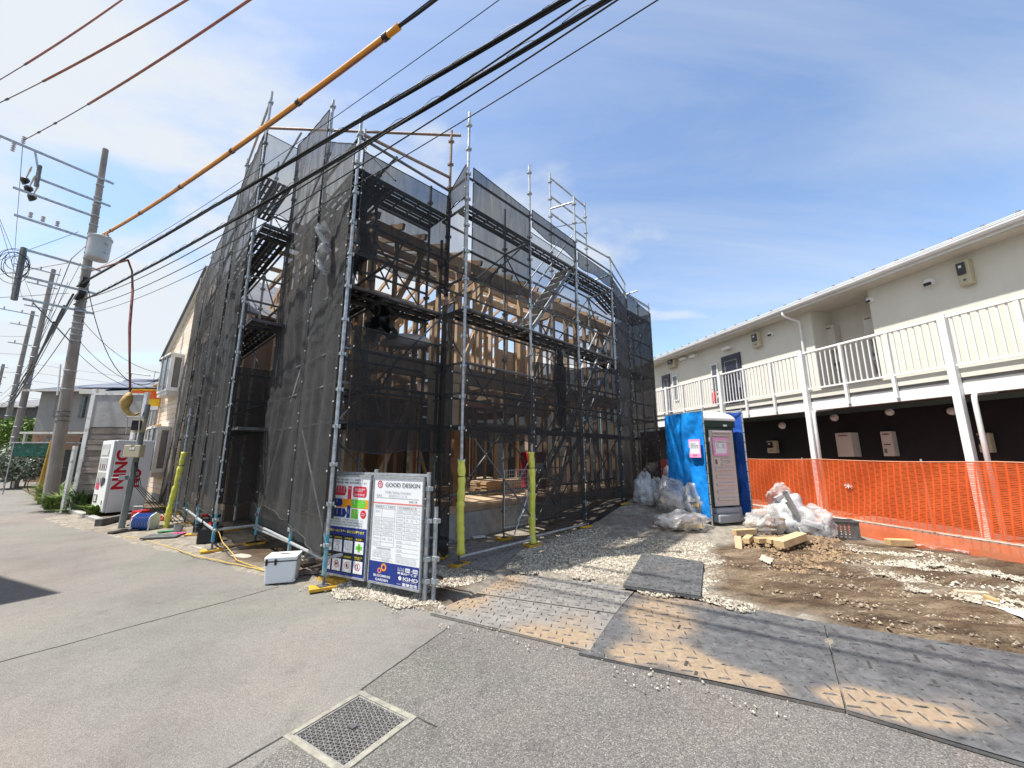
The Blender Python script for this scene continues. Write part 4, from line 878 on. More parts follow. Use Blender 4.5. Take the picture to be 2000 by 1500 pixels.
net('dark net added at the far left end of the scaffold to darken the recess', H_, H_ + UA * 3.2, 0.3, 0.3, 6.4, 6.4, N_dense, VB, .04, 33, 24)  # net put in to darken what shows through the left recess
net('dark net over the far half of the end of the scaffold', P5_ + VB * 1.95, sc(9.4, 7.55), 0.2, 0.2, 4.6, 4.6, N_dense, UA, .04, 31, 30)
nb = thing('rear_house', 'dull dark rear house glimpsed through the frame behind the site', 'house', tuple(sc(4, 11)))
MB().obox(sc(1.5, 10.2, 0), UA * 14, VB * 5, Z * 2.9).build('wall', mat('dull_render', (.13, .115, .10), (.09, .08, .07), 2, .9), nb); MB().obox(sc(1.1, 9.8, 2.9), UA * 14.8, VB * 6, Z * .25).build('roof', mat('dull_roof', (.07, .07, .075), None, 2, .7), nb)
N_in = net_mat('grey_net_inner', (0.055, 0.055, 0.057), 0.55, 0.9, 0.10, (0.05, 0.05, 0.05))  # second layer put in to imitate the darkness low behind the left nets
for k, (p, q, lab) in enumerate(((C_, C2_, 'added inner net layer darkening the low part of the torn corner net'), (C2_, B_, 'added inner net layer darkening the low part of the peaked net'), (A_, D_, 'added inner net layer darkening the low part left of the recess'), (D_, E_, 'added inner net layer darkening the low part behind the leaning yellow sleeve'), (E_, F_, 'added inner net layer darkening the low part near the far left end'))):
    net(lab, p, q, .8, .8, 4.3 + .5 * (k % 2), 4.6, N_in, UA, .05, 40 + k, 20, folds=1.1)
N_veil = net_mat('veil_net', (0.06, 0.06, 0.062), 0.30, 0.5, 0.06, (0.03, 0.03, 0.03))
net('see through net veil over the upper stair bay', P_[1] + UA * .04, P_[2] - UA * .04, 3.4, 3.4, 5.9, 5.85, N_veil, VB * .3, .02, 50, folds=.2); net('see through net veil right of the upper stair bay', P_[2] + UA * .04, P_[3] - UA * .04, 3.7, 3.7, 5.7, 5.7, N_veil, VB * .3, .02, 51, folds=.2)
# crumpled bits hooked on the corner
def rag(label, p, sz_, m, seed, group=None):
    t = thing('loose_net', label, 'net', tuple(p)); mb = MB()
    mb.grid(lambda u, v: p + Vector(((u - .5) * sz_[0] + 0.05 * math.sin(v * 11 + seed), 0.10 * math.sin(u * 14 + v * 9 + seed) + 0.05 * math.cos(v * 17), -v * sz_[1] + 0.06 * math.sin(u * 9 + seed))), 12, 18)
    mb.build('mesh_sheet', m, t, smooth=True)
rag('black net bunched up in a hanging bundle behind the corner tube', sc(.3, .35, 5.7), (0.16, 1.5), N_dense, 1)
rag('torn white film flapping on the corner net', C_ + VB * 0.62 - UA * 0.16 + Z * 4.95, (0.05, .75), see_through(mat('white_film', (0.75, 0.75, 0.75)), 0.7, 0.2), 3)
rag('black cloth drooping over the first floor rail by the bundled insulation', sc(0.75, 0.45, 4.0), (0.40, 0.62), M_black, 4)
rag('black net twisted into a rope beside the stair landing', P_[1] + UA * 1.1 + VB * .2 + Z * 3.8, (0.14, 1.6), N_dense, 6)

# ---- timber house
hs = thing('house_frame', 'half built timber house frame with bare studs, beams and rafters inside the scaffold', 'house', tuple(sc(4, 3)))
HA0, HA1, HB0, HB1 = 0.62, 8.7, 0.72, 6.8
def hbox(name, a0, a1, b0, b1, z0, z1, m, par=None): mb = MB(); mb.obox(sc(a0, b0, z0), UA * (a1 - a0), VB * (b1 - b0), Z * (z1 - z0)); return mb.build(name, m, par or hs)
hbox('foundation', HA0 - 0.03, HA1, HB0 - 0.03, HB0 + 0.12, -0.2, 0.52, M_conc); hbox('foundation', HA0 - 0.03, HA0 + 0.12, HB0 + 0.121, HB1, -0.2, 0.52, M_conc); hbox('foundation', HA0, HA1, HB1, HB1 + .15, -0.2, 0.52, M_conc); hbox('foundation', HA1 - .15, HA1, HB0 + .13, HB1 - .01, -0.2, 0.519, M_conc)
hbox('floor_deck', HA0 + 0.02, HA1, HB0 + 0.02, HB1, 0.632, 0.66, M_ply)
hbox('sill_beam', HA0 + .02, HA1, HB0, HB0 + 0.105, 0.525, 0.63, M_wood); hbox('sill_beam', HA0, HA0 + .105, HB0 + .106, HB1, 0.525, 0.63, M_wood)
hbox('upper_floor', HA0 + 0.12, HA1 - .12, HB0 + 2.6, HB1 - .12, 3.25, 3.28, M_ply)
for (b0, b1) in ((HB0, HB0 + 0.105), (HB0 + 2.7, HB0 + 2.805), (HB1 - 0.105, HB1)):
    hbox('floor_beam', HA0, HA1, b0, b1, 2.92, 3.245, M_wood); hbox('top_plate', HA0, HA1, b0, b1, 5.28, 5.50, M_wood)
for a in (HA0, HA0 + 2.73, HA0 + 5.4, HA1 - 0.105):
    hbox('floor_beam', a, a + .105, HB0 + .107, HB1 - .107, 2.95, 3.24, M_wood); hbox('top_plate', a, a + .105, HB0 + .107, HB1 - .107, 5.30, 5.49, M_wood)
a = HA0 + 0.455
while a < HA1 - .2:
    hbox('floor_joist', a, a + 0.06, HB0 + .107, HB0 + 2.69, 2.98, 3.22, M_wood); a += 0.91
def studs_a(b, z0, z1, a0, a1, step, wide=(0.045, 0.105), skip=None, m=None):
    a = a0; k = 0
    while a <= a1 + 1e-3:
        w = 0.105 if k % 4 == 0 else wide[0]
        if not (skip and skip[0] < a < skip[1]): hbox('stud', a, a + w, b, b + 0.1, z0, z1, (M_woodr if k % 4 == 0 and z0 < 1 else m or M_wood))
        a += step; k += 1
def studs_b(a, z0, z1, b0, b1, step, m=None):
    b = b0; k = 0
    while b <= b1 + 1e-3:
        w = 0.105 if k % 4 == 0 else 0.045
        hbox('stud', a, a + 0.1, b, b + w, z0, z1, m or M_wood); b += step; k += 1
studs_a(HB0 + .002, 0.661, 2.918, HA0, HA1 - .1, 0.455, skip=(2.55, 4.6)); hbox('stud', 2.5, 2.605, HB0, HB0 + .104, .661, 2.918, M_woodr); hbox('stud', 4.5, 4.605, HB0, HB0 + .104, .661, 2.918, M_wood)
studs_a(HB0 + .002, 3.246, 5.278, HA0, HA1 - .1, 0.455, skip=(5.0, 5.9))
studs_a(HB0 + 2.7, 0.661, 2.918, HA0, HA1 - .1, 0.91, m=M_woodr); studs_a(HB0 + 2.7, 3.281, 5.278, HA0, HA1 - .1, 0.455)
studs_a(HB1 - .1, 0.661, 2.918, HA0, HA1 - .1, 0.91); studs_a(HB1 - .1, 3.281, 5.278, HA0, HA1 - .1, 0.455)
studs_b(HA0 + .002, 0.661, 2.918, HB0 + .35, HB1 - .3, 0.455); studs_b(HA0 + .002, 3.246, 5.298, HB0 + .35, HB1 - .3, 0.455)
studs_b(HA0 + 2.73, 0.661, 2.93, HB0 + 2.9, HB1 - .3, 0.91, M_woodr); studs_b(HA0 + 5.4, 0.661, 2.93, HB0 + .4, HB1 - .3, 0.455); studs_b(HA0 + 2.73, 3.246, 5.298, HB0 + .4, HB1 - .3, 0.455); studs_b(HA0 + 5.4, 3.246, 5.298, HB0 + .4, HB1 - .3, 0.455); studs_b(HA1 - .1, 3.246, 5.298, HB0 + .4, HB1 - .3, 0.455)
def hbeam(name, p, q, w, h, m=None): MB().beam(p, q, w, h).build(name, m or M_wood, hs)
for (a, z0) in ((HA0 + .15, .7), (HA0 + 5.0, .7), (HA0 + .15, 3.3), (HA0 + 2.0, 3.3), (HA0 + 4.1, 3.3), (HA0 + 6.4, 3.3)):
    hbeam('wall_brace', sc(a, HB0 + .05, z0), sc(a + 0.85, HB0 + .05, z0 + 1.95), .04, .09)
hbeam('wall_brace', sc(HA0 + .05, HB0 + 1.3, 0.7), sc(HA0 + .05, HB0 + .4, 2.85), .09, .04); hbeam('wall_brace', sc(HA0 + .05, HB0 + 2.2, 3.3), sc(HA0 + .05, HB0 + 3.1, 5.2), .09, .04); hbeam('wall_brace', sc(HA0 + 3.2, HB0 + 2.75, 0.7), sc(HA0 + 2.4, HB0 + 2.75, 2.85), .04, .09)
hbox('sheathing', HA0 + 1.2, HA0 + 1.9, HB0 - .012, HB0 - .001, 2.1, 2.9, M_ply); hbox('sheathing', HA0 + 3.2, HA0 + 4.8, HB0 + .107, HB0 + .12, 2.45, 2.9, M_ply); hbox('sheathing', HA0 + 5.6, HA0 + 7.4, HB0 + 2.82, HB0 + 2.83, 3.3, 4.9, M_ply)
# roof: rafters rise from the right eave to a ridge, gable studs on the left face
RB = HB0 + 3.2; RZ = 6.75; EZ = 5.52
a = HA0
while a < HA1:
    hbeam('rafter', sc(a + .03, HB0 - .14, EZ - 0.02), sc(a + .03, RB, RZ), .05, .11); hbeam('rafter', sc(a + .03, RB, RZ), sc(a + .03, HB1 + .4, EZ - .05), .05, .11); a += 0.455
hbeam('ridge_beam', sc(HA0 - .35, RB, RZ - 0.16), sc(HA1 + .3, RB, RZ - .16), .105, .18)
hbeam('purlin', sc(HA0 - .35, HB0 + 1.6, 6.02), sc(HA1 + .3, HB0 + 1.6, 6.02), .105, .15)
for b in np.arange(HB0 + .5, HB1 - .4, .455):
    zt_ = EZ + (RZ - EZ) * (1 - abs(b - RB) / 3.3) - .12
    if zt_ > 5.6: hbox('gable_stud', HA0, HA0 + .09, b, b + .045, 5.50, zt_, M_wood)
hbeam('collar_beam', sc(HA0 - .3, HB0 + 1.2, 5.72), sc(HA0 - .3, HB0 + 5.0, 5.72), .06, .12)
for k in range(7): hbeam('outrigger', sc(HA0 - .45, HB0 + .9 + k * .6, 6.0 + .0 + (.45 - abs(k * .6 - 2.3) * .33)), sc(HA0 + .5, HB0 + .9 + k * .6, 6.0 + (.45 - abs(k * .6 - 2.3) * .33)), .045, .10)
# things lying in the house
def stack(name, label, cat, c, n, L, w, th, cols=3, m=None):
    t = thing(name, label, cat, tuple(c)); rr = random.Random(3)
    for k in range(n):
        for j in range(cols):
            e = (rr.random() - .5) * .08; mb = MB(); mb.obox(c + UA * e + VB * (j * (w + .004)) + Z * k * (th + .004), UA * L, VB * w, Z * th); mb.build('plank', m or M_wood, t)
stack('lumber_stack', 'flat stack of fresh planks on the house floor behind the wire gate', 'lumber', sc(4.0, 1.5, .664), 9, 1.5, .2, .03)
stack('lumber_stack', 'low stack of pale boards deeper in the house left of the plank stack', 'lumber', sc(2.7, 2.2, .664), 5, 1.2, .22, .03, 2)
hbox('interior_wall', HA0 + .2, HA0 + 1.0, HB0 + 2.5, HB0 + 2.53, .67, 2.0, mat('white_board', (0.5, 0.48, 0.44)))
# insulation bundle upstairs
def blob(mb, c, rx, ry, rz, seed, amp=.18, n=3, flat=True, rot=0.0, freq=1.3):
    import bmesh
    bm = bmesh.new(); bmesh.ops.create_icosphere(bm, subdivisions=n, radius=1.0); o = len(mb.v); ca, sa = math.cos(rot), math.sin(rot)
    for v in bm.verts:
        p = v.co.copy(); d = 1 + amp * (noise.noise(p * freq + Vector((seed, seed, 0))) * 1.2 + 0.7 * abs(noise.noise(p * freq * 2.7 + Vector((seed, 0, 3)))) * 1.3 - 0.3 + 0.35 * noise.noise(p * freq * 7 + Vector((0, seed, 3))))
        p *= d; p = Vector((p.x * rx, p.y * ry, p.z * rz))
        if flat: p.z = max(p.z, -rz * 0.62 + 0.02 * noise.noise(p * 9))
        mb.v.append((c[0] + p.x * ca - p.y * sa, c[1] + p.x * sa + p.y * ca, c[2] + p.z))
    mb.f += [tuple(v.index + o for v in f.verts) for f in bm.faces]; bm.free(); return mb
mb = MB(); blob(mb, sc(1.25, .55, 3.42), .42, .16, .15, 4, .15); o = mb.build('insulation_roll', mat('pale_insulation', (0.55, 0.50, 0.47), (0.42, 0.38, 0.36), 6, .7, .3), smooth=True); tag(o, 'pale wrapped insulation roll lying on the first floor beam by the corner', 'insulation')
# wire gate
gp_ = P_[0].lerp(P_[1], .60) - VB * .02; gt = thing('wire_gate', 'pale welded wire gate panel leaning in the scaffold entrance', 'gate', tuple(gp_)); g0_, g1_ = P_[0].lerp(P_[1], .60) + VB * .05, P_[0].lerp(P_[1], .97) + VB * .05
def gtp(u, z): return g0_.lerp(g1_, u) + Z * z
mb = MB(); mb.tube([gtp(0, .42), gtp(0, 1.32), gtp(1, 1.32), gtp(1, .42), gtp(0, .42)], .010, 6); mb.build('frame', M_steel, gt)
for k in range(1, 10): mb = MB(); mb.tube([gtp(k / 10, .42), gtp(k / 10, 1.32)], .0028, 4); mb.build('wire', M_steel, gt)
for k in range(1, 14): mb = MB(); mb.tube([gtp(0, .42 + k * .064), gtp(1, .42 + k * .064)], .0028, 4); mb.build('wire', M_steel, gt)
mb = MB(); mb.tube([gtp(.35, .3) - VB * .03, gtp(1, .95) - VB * .03], .012, 6); mb.build('stay', M_steel, gt)
# red compressor behind the net
cp = thing('compressor', 'dark red site compressor behind the lower stair net', 'machine', tuple(P_[1].lerp(P_[2], .62) + VB * .8 + Z * .7)); c = P_[1].lerp(P_[2], .62) + VB * .8
mb = MB(); mb.box(c.x, c.y, 1.25, .5, .3, .75, .8); mb.build('case', mat('dark_red_case', (.28, .02, .03)), cp, bevel=.03); MB().box(c.x + .1, c.y - .2, 1.3, .3, .02, .2, .8).build('label_plate', M_white, cp); MB().box(c.x, c.y, .82, .1, .1, .1, .8).build('foot', M_black, cp)
# ---- worker
def skin(name, verts, edges, radii, m, parent, lvl=1, root=0):
    me = bpy.data.meshes.new(name); me.from_pydata(verts, edges, []); ob = bpy.data.objects.new(name, me); COL.objects.link(ob); ob.parent = parent
    sm = ob.modifiers.new('skin', 'SKIN'); 
    if not me.skin_vertices: me.skin_vertices.new() if hasattr(me.skin_vertices, 'new') else None
    for i, r_ in enumerate(radii): me.skin_vertices[0].data[i].radius = (r_[0], r_[1]) if isinstance(r_, tuple) else (r_, r_)
    me.skin_vertices[0].data[root].use_root = True
    ss = ob.modifiers.new('sub', 'SUBSURF'); ss.levels = lvl + 1; ss.render_levels = lvl + 1; me.materials.append(m); me.shade_smooth(); return ob
M_skin = mat('skin', (0.42, 0.26, 0.18), (0.38, 0.22, 0.15), 6, .5)
M_cloth = mat('dark_workwear', (0.022, 0.023, 0.028), (0.035, 0.036, 0.042), 9, .8, .3, bscale=20)
wp = P_[1].lerp(P_[2], .86) + VB * .33 + Z * (DZ[0] - .024)
wk = thing('person', 'worker in dark work clothes and a pale helmet standing on the first scaffold deck', 'person', tuple(wp), math.atan2(UA.y, UA.x) + .4)
V = [(0, 0, .95), (0, 0, 1.15), (0, .01, 1.35), (0, .0, 1.45), (0, .0, 1.52), (0, .015, 1.60), (0, .015, 1.69),
     (-.10, 0, .90), (-.12, .03, .48), (-.12, -.02, .09), (-.12, .13, .04), (.10, 0, .90), (.13, .0, .48), (.13, -.03, .09), (.14, .12, .04),
     (-.19, 0, 1.42), (-.25, .0, 1.14), (-.20, .16, .95), (-.17, .23, .90), (.19, 0, 1.42), (.26, .03, 1.16), (.20, .22, 1.08), (.16, .30, 1.08)]
Ed = [(0, 1), (1, 2), (2, 3), (3, 4), (4, 5), (5, 6), (0, 7), (7, 8), (8, 9), (9, 10), (0, 11), (11, 12), (12, 13), (13, 14), (3, 15), (15, 16), (16, 17), (17, 18), (3, 19), (19, 20), (20, 21), (21, 22)]
Rr = [(.145, .10), (.13, .095), (.155, .105), (.12, .085), .052, (.075, .09), (.078, .095), .085, .058, .042, (.045, .03), .085, .058, .042, (.045, .03), .056, .042, .032, (.038, .018), .056, .042, .032, (.038, .018)]
skin('body', V, Ed, Rr, M_skin, wk)
cr = lambda r_, k=1.18: (r_[0] * k, r_[1] * k) if isinstance(r_, tuple) else r_ * k
idx = [0, 1, 2, 3, 7, 8, 9, 11, 12, 13, 15, 16, 17, 19, 20, 21]; mp_ = {v: i for i, v in enumerate(idx)}
skin('overalls', [V[i] for i in idx], [(mp_[a], mp_[b_]) for a, b_ in Ed if a in mp_ and b_ in mp_], [cr(Rr[i], 1.22) for i in idx], M_cloth, wk)
for s_, v9, v10 in ((0, 9, 10), (1, 13, 14)):
    skin('boot', [(V[v9][0], V[v9][1], .16), V[v9], V[v10], (V[v10][0], V[v10][1] + .07, .035)], [(0, 1), (1, 2), (2, 3)], [.055, .058, (.055, .045), (.05, .035)], M_black, wk)
for (h0, sg) in ((18, -1), (22, 1)):
    p0 = Vector(V[h0])
    for k, (dx, L) in enumerate(((-.028, .062), (-.010, .072), (.009, .068), (.027, .054))):
        a = p0 + Vector((dx, .02, 0)); b_ = a + Vector((0, L * .5, -.008)); c_ = b_ + Vector((0, L * .3, -.025)); mb = MB(); mb.tube([a, b_, c_], [.009, .008, .006], 6); mb.build('finger', M_skin, wk, local=True, smooth=True)
    a = p0 + Vector((-.03 * sg, -.01, 0)); mb = MB(); mb.tube([a, a + Vector((-.025 * sg, .03, -.01)), a + Vector((-.022 * sg, .055, -.02))], [.011, .009, .007], 6); mb.build('thumb', M_skin, wk, local=True, smooth=True)
mb = MB(); mb.lathe((0, .005, 1.665), [(.155, -.004), (.15, .0), (.125, .012), (.122, .05), (.10, .10), (.06, .13), (.015, .14)], 18); hl = mb.build('helmet', mat('helmet_shell', (.62, .63, .66), None, 3, .25), wk, local=True, smooth=True)
mb = MB(); mb.box(0, .13, 1.662, .16, .07, .008); mb.build('peak', MATS['helmet_shell'], hl, local=True)
mb = MB(); mb.lathe((0, .005, 1.70), [(.1255, 0), (.1258, .012)], 18); mb.build('helmet_band', M_blue, hl, local=True)
mb = MB(); mb.tube([(0, .105, 1.625), (0, .128, 1.60), (0, .112, 1.59)], [.008, .013, .01], 6); mb.build('nose', M_skin, wk, local=True, smooth=True)
for s_ in (-1, 1):
    mb = MB(); blob(mb, (s_ * .034, .096, 1.635), .011, .008, .007, 2, 0, 1, False); mb.build('eye', M_black, wk, local=True)
    mb = MB(); blob(mb, (s_ * .088, .01, 1.62), .012, .025, .034, 2, .05, 1, False); mb.build('ear', M_skin, wk, local=True, smooth=True)
mb = MB(); mb.box(0, .104, 1.565, .045, .01, .007); mb.build('mouth', mat('lips', (.30, .12, .10)), wk, local=True)

# ============================================================ LEFT: poles and wires
RT = Vector((0.85, -0.527, 0)).normalized(); RN = Vector((-0.527, -0.85, 0)).normalized()   # along the street towards us; out to the street
M_pole = mat('pole_concrete', (0.30, 0.265, 0.235), (0.20, 0.175, 0.155), 3.5, .85, .25, bscale=40, stretch=(1, 1, .35))
M_porc = mat('porcelain', (0.55, 0.52, 0.50), (0.35, 0.30, 0.28), 12, .3)
PP = Vector((-14.0, 12.0, 0))
def pole(p, H, r0, r1, label, lean=(0, 0)):
    t = thing('utility_pole', label, 'utility pole', tuple(p), group='concrete utility poles along the street')
    L = Vector((lean[0], lean[1], 0))
    mb = MB(); mb.tube([p + L * (k / 6) + Z * H * k / 6 for k in range(7)], [r0 + (r1 - r0) * k / 6 for k in range(7)], 16); mb.build('shaft', M_pole, t, smooth=False)
    return t
def on(p, d, z): return Vector((p.x, p.y, 0)) + d + Z * z + (Vector((-.62 * z / 12.35, 0, 0)) if p is PP else Vector())
p1 = pole(PP, 12.35, .165, .080, 'nearest concrete utility pole with a grey transformer can and crossarms', (-.62 / 6 * 6, 0))
for z in (10.9, 10.4, 10.1, 9.7, 9.35, 9.0, 8.5, 8.3, 8.1, 7.7, 7.2, 6.6, 6.3, 6.05, 5.8, 5.6, 5.4, 5.2, 4.2, 3.6, 2.9, 2.75, 2.6):
    mb = MB(); r = .165 - .085 * z / 12.35 + .006; mb.lathe((PP.x - .62 * z / 12.35, PP.y, z), [(r, -.018), (r + .012, -.012), (r + .012, .012), (r, .018)], 14); mb.build('steel_band', M_steel if z > 3 else M_steeld, p1)
for k in range(12):
    z = 5.0 + .45 * k; d = RT if k % 2 else -RT; mb = MB(); mb.tube([on(PP, d * .12, z), on(PP, d * .34, z)], .009, 5); mb.build('step_bolt', M_steel, p1)
# crossarms: reach out over the street
def arm(p, z, L, z2=None, off=0.0, r=.04, m=None, par=None, back=.3, d=RN, name='crossarm'):
    a = on(p, -d * back + RT * off, z); b_ = on(p, d * L + RT * off, z if z2 is None else z2); return MB().beam(a, b_, r * 1.5, r * 1.5).build(name, m or M_steel, par)
armz = 11.1
arm(PP, armz, 2.9, off=.14, par=p1); arm(PP, 10.2, 1.3, off=.16, par=p1); arm(PP, 9.75, 1.75, off=-.16, par=p1, back=.1); arm(PP, 8.75, 1.65, 8.75, off=.16, par=p1); arm(PP, 7.75, 1.35, off=.16, par=p1); arm(PP, 6.9, 1.35, off=.16, par=p1); arm(PP, 6.2, 1.2, off=.16, par=p1)
MB().beam(on(PP, RN * 1.3 + RT * .16, 10.2), on(PP, RN * 1.5 + RT * .14, 11.1), .05, .05).build('arm_strut', M_steel, p1)
MB().beam(on(PP, RN * .1 + RT * .16, 5.1), on(PP, RN * 1.0 + RT * .16, 6.15), .03, .03).build('arm_strut', M_steeld, p1)
def insulator(c, par, h=.2, up=1, axis='z'):
    mb = MB(); prof = []
    for k in range(4): prof += [(.022, k * h / 4), (.05, k * h / 4 + .012), (.05, k * h / 4 + .022), (.022, k * h / 4 + .035)]
    if up < 0: prof = [(r, -z) for r, z in prof]
    mb.lathe(tuple(c), prof, 10, axis); return mb.build('insulator', M_porc, par, smooth=True)
hv = [on(PP, RN * q + RT * .14, armz + .08) for q in (2.75, 1.75)]
for c in hv: insulator(c, p1, .26)
hv0 = on(PP, RN * 3.0 + RT * .14, 11.35)
for q in (2.2, 1.9): insulator(on(PP, RN * q + RT * .14, armz - .06), p1, .3, -1)
for q in (1.1, .8, 1.35): insulator(on(PP, RN * q + RT * .16, 8.82), p1, .2)
for k in range(3):
    c = on(PP, RN * (1.5 - .1 * k) + RT * .16, 10.5 - .25 * k)
    mb = MB(); mb.tube([c, c - RT * .25, c - RT * .55, c - RT * 1.0], [.018, .03, .02, .015], 7); mb.build('strain_insulator', M_porc, p1)
    mb = MB(); mb.tube([c - RT * .95, c - RT * 1.1, c - RT * 1.35, c - RT * 1.5], [.02, .11, .06, .02], 10); mb.build('insulator_hood', M_black, p1, smooth=True)
MB().beam(on(PP, RN * 1.35 + RT * .18, 9.9), on(PP, RN * 1.35 + RT * .18, 10.65), .06, .09).build('switch_bracket', M_steeld, p1)
# transformer can
tc_ = on(PP, RT * .42 - RN * .12, 8.0); mb = MB(); mb.lathe(tuple(tc_), [(.24, 0), (.27, .03), (.28, .1), (.28, .72), (.30, .74), (.30, .80), (.24, .84), (.06, .86)], 24); tf = mb.build('transformer_can', mat('transformer_paint', (.44, .45, .45), (.36, .37, .37), 2, .5), p1, smooth=False)
for k in range(3):
    a = k * 1.1; insulator(tc_ + Vector((.2 * math.cos(a), .2 * math.sin(a), .8)), p1, .14)
for k in range(2): mb = MB(); mb.box(tc_.x + .30, tc_.y - .05, tc_.z + .25 + .3 * k, .07, .06, .05); mb.build('bracket_lug', M_steel, tf)
MB().beam(on(PP, RT * .1, 8.3), on(PP, RT * .2, 8.3), .2, .06).build('transformer_bracket', M_steeld, p1)
for (dx, z, L) in ((.1, 6.6, .5), (.35, 7.0, .5)):
    c = on(PP, RT * (dx + .25) + RN * .1, z); MB().beam(c - RT * L / 2, c + RT * L / 2 + Z * .12, .16, .12).build('splice_box', M_black, p1)
# street lamp bracket & white pipe
mb = MB(); mb.tube([on(PP, RN * .17 - RT * .12, 3.4), on(PP, RN * .18 - RT * .14, 3.9), on(PP, RN * .2 - RT * .16, 4.4)], .022, 7); mb.build('cable_guard', M_white, p1)
# coil of spare cable
mb = MB(); c = on(PP, RN * 1.45 + RT * .2, 7.2)
for k in range(7):
    rr = .20 + .05 * k % .12; ce = c + Vector((random.uniform(-.1, .1), random.uniform(-.1, .1), random.uniform(-.15, .15)))
    mb.tube([ce + RN * (rr + .02 * k) * math.cos(a) * .8 + Z * (rr + .04 * k) * math.sin(a) + RT * .03 * math.sin(3 * a + k) for a in np.linspace(0, 6.28, 22)], .008, 4)
mb.build('cable_coil', M_black, p1)
MB().beam(on(PP, RN * 1.35 + RT * .16, 6.1), on(PP, RN * 1.35 + RT * .16, 7.8), .10, .10).build('arm_post', M_steeld, p1)
# further poles
for k, (x, y, d, H, lab) in enumerate(((18, 905, 22.0, 12.8, 'slim concrete pole second along the street, a crossarm at its top'), (-4, 900, 27.0, 12.0, 'third concrete pole, leaning by the grey villa'), (-38, 895, 34.0, 9.6, 'farthest concrete pole at the edge of view'))):
    r_ = ray(x, y); p = Vector((r_.x / r_.y * d, d, 0)); t = pole(p, H, .17, .10, lab)
    for z_, L_ in ((H - .3, 1.5), (H - 1.2, .9), (H - 2.6, .8)):
        arm(p, z_, L_, par=t, off=.12)
        for q in (.5, 1.3): 
            if q < L_: insulator(on(p, RN * q + RT * .12, z_ + .04), t, .2)
    for z_ in (2.5, 3.1, 4.2, 5.2, 5.6, 6.4, 7.2, 7.8):
        mb = MB(); mb.lathe((p.x, p.y, z_), [(.17, -.02), (.185, 0), (.17, .02)], 12); mb.build('steel_band', M_steel, t)
    if k == 0: q1 = p
    if k == 1: q2 = p
    if k == 2: q3 = p
# wires. Each runs down the street in its own vertical plane; sightings fix its sag
M_wire = mat('wire_black', (.012, .012, .013), None, 5, .5); M_wbrown = mat('wire_brown', (.20, .09, .07), (.13, .06, .05), 9, .6); M_ors = mat('orange_sleeve', (.78, .33, .03), (.62, .24, .03), 3, .45)
def wpt(x, y, off):     # sighting -> point on the vertical street plane through the pole, shifted OFF towards the street
    p0 = PP + RN * off; nn = Vector((-RT.y, RT.x, 0)); return onplane(x, y, p0, nn)
def smoothpath(P, n=40):
    """points -> smooth curve, quadratic fit of height along the run, straight in plan"""
    a, b_ = P[0], P[-1]; d = Vector((b_.x - a.x, b_.y - a.y, 0)); L = d.length; d.normalize()
    s_ = [((p - a).x * d.x + (p - a).y * d.y) for p in P]; k = np.polyfit(s_, [p.z for p in P], 2 if len(P) > 2 else 1)
    return [Vector((a.x + d.x * L * i / n, a.y + d.y * L * i / n, float(np.polyval(k, L * i / n)))) for i in range(n + 1)]
def wire(name, label, pts, r, m=None, n=40, n_=6):
    q = smoothpath(pts, n); mb = MB(); mb.tube(q, r, n_); o = mb.build(name, m or M_wire, None); tag(o, label, 'cable' if 'cable' in name else 'wire'); return q, o
def ext(pts, k=5.0):  # carry the run on past the frame
    a, b_ = pts[-2], pts[-1]; d = (b_ - a).normalized(); return pts + [b_ + d * k * 0.5 + Z * .25, b_ + d * k + Z * 0.9]
def bundle(label, pts, r, strands, seed):
    t = thing('cable_bundle', label, 'cable', tuple(pts[0])); q = smoothpath(pts, 90); rr = random.Random(seed)
    for k in range(strands):
        a = k * 6.28 / strands; mb = MB(); off = [Vector((0, 0, 1)) * math.sin(a + i * .12) * r * 1.05 + RN * math.cos(a + i * .12) * r * 1.05 for i in range(len(q))]
        mb.tube([p + o_ for p, o_ in zip(q, off)], r * (1.0 if k else 1.15), 6); mb.build('strand', M_wire, t)
    mb = MB(); L = sum((q[i + 1] - q[i]).length for i in range(len(q) - 1)); s_ = 0; pts_ = []
    nt = int(L / .55); hb = None
    for k in range(nt):   # lashing loops that bow out over the bundle
        f = (k + .2) / nt * (len(q) - 1); i = int(f); p = q[i].lerp(q[min(i + 1, len(q) - 1)], f - i); d = (q[min(i + 1, len(q) - 1)] - q[i]).normalized()
        hm = MB(); hm.tube([p - Z * r * 2.2, p + RN * r * 2.2 + d * .03, p + Z * .055 + d * .09, p + Z * .075 + d * .17, p + Z * .06 + d * .26, p + Z * r * 1.6 + d * .33, p - RN * r * 2 + d * .33, p - Z * r * 2 + d * .34], .0032, 5)
        hm.build('lashing_loop', M_wire, t)
    return q
top = on(PP, RT * .1, 0)
s1a = wpt(232, 517, .1); A1 = [on(PP, RN * .15, 6.9), s1a, wpt(575, 330, .1), wpt(860, 167, .1), wpt(1140, -2, .1)]
b1 = bundle('upper thick black cable bundle with lashing loops crossing in front of the nets', A1 + [A1[-1] + (A1[-1] - A1[-2]).normalized() * 5], .0145, 3, 1)
A2 = [on(PP, RN * .15, 6.35), wpt(255, 535, .3), wpt(575, 363, .3), wpt(900, 183, .3), wpt(1200, -2, .3)]
b2 = bundle('lower thick black cable bundle with lashing loops crossing in front of the corner tube', A2 + [A2[-1] + (A2[-1] - A2[-2]).normalized() * 5], .0120, 3, 2)
wire('cable', 'slim cable running just above the lower lashed bundle', ext([on(PP, RN * .15, 6.5), wpt(575, 352, .35), wpt(900, 165, .35), wpt(1185, -2, .35)]), .009)
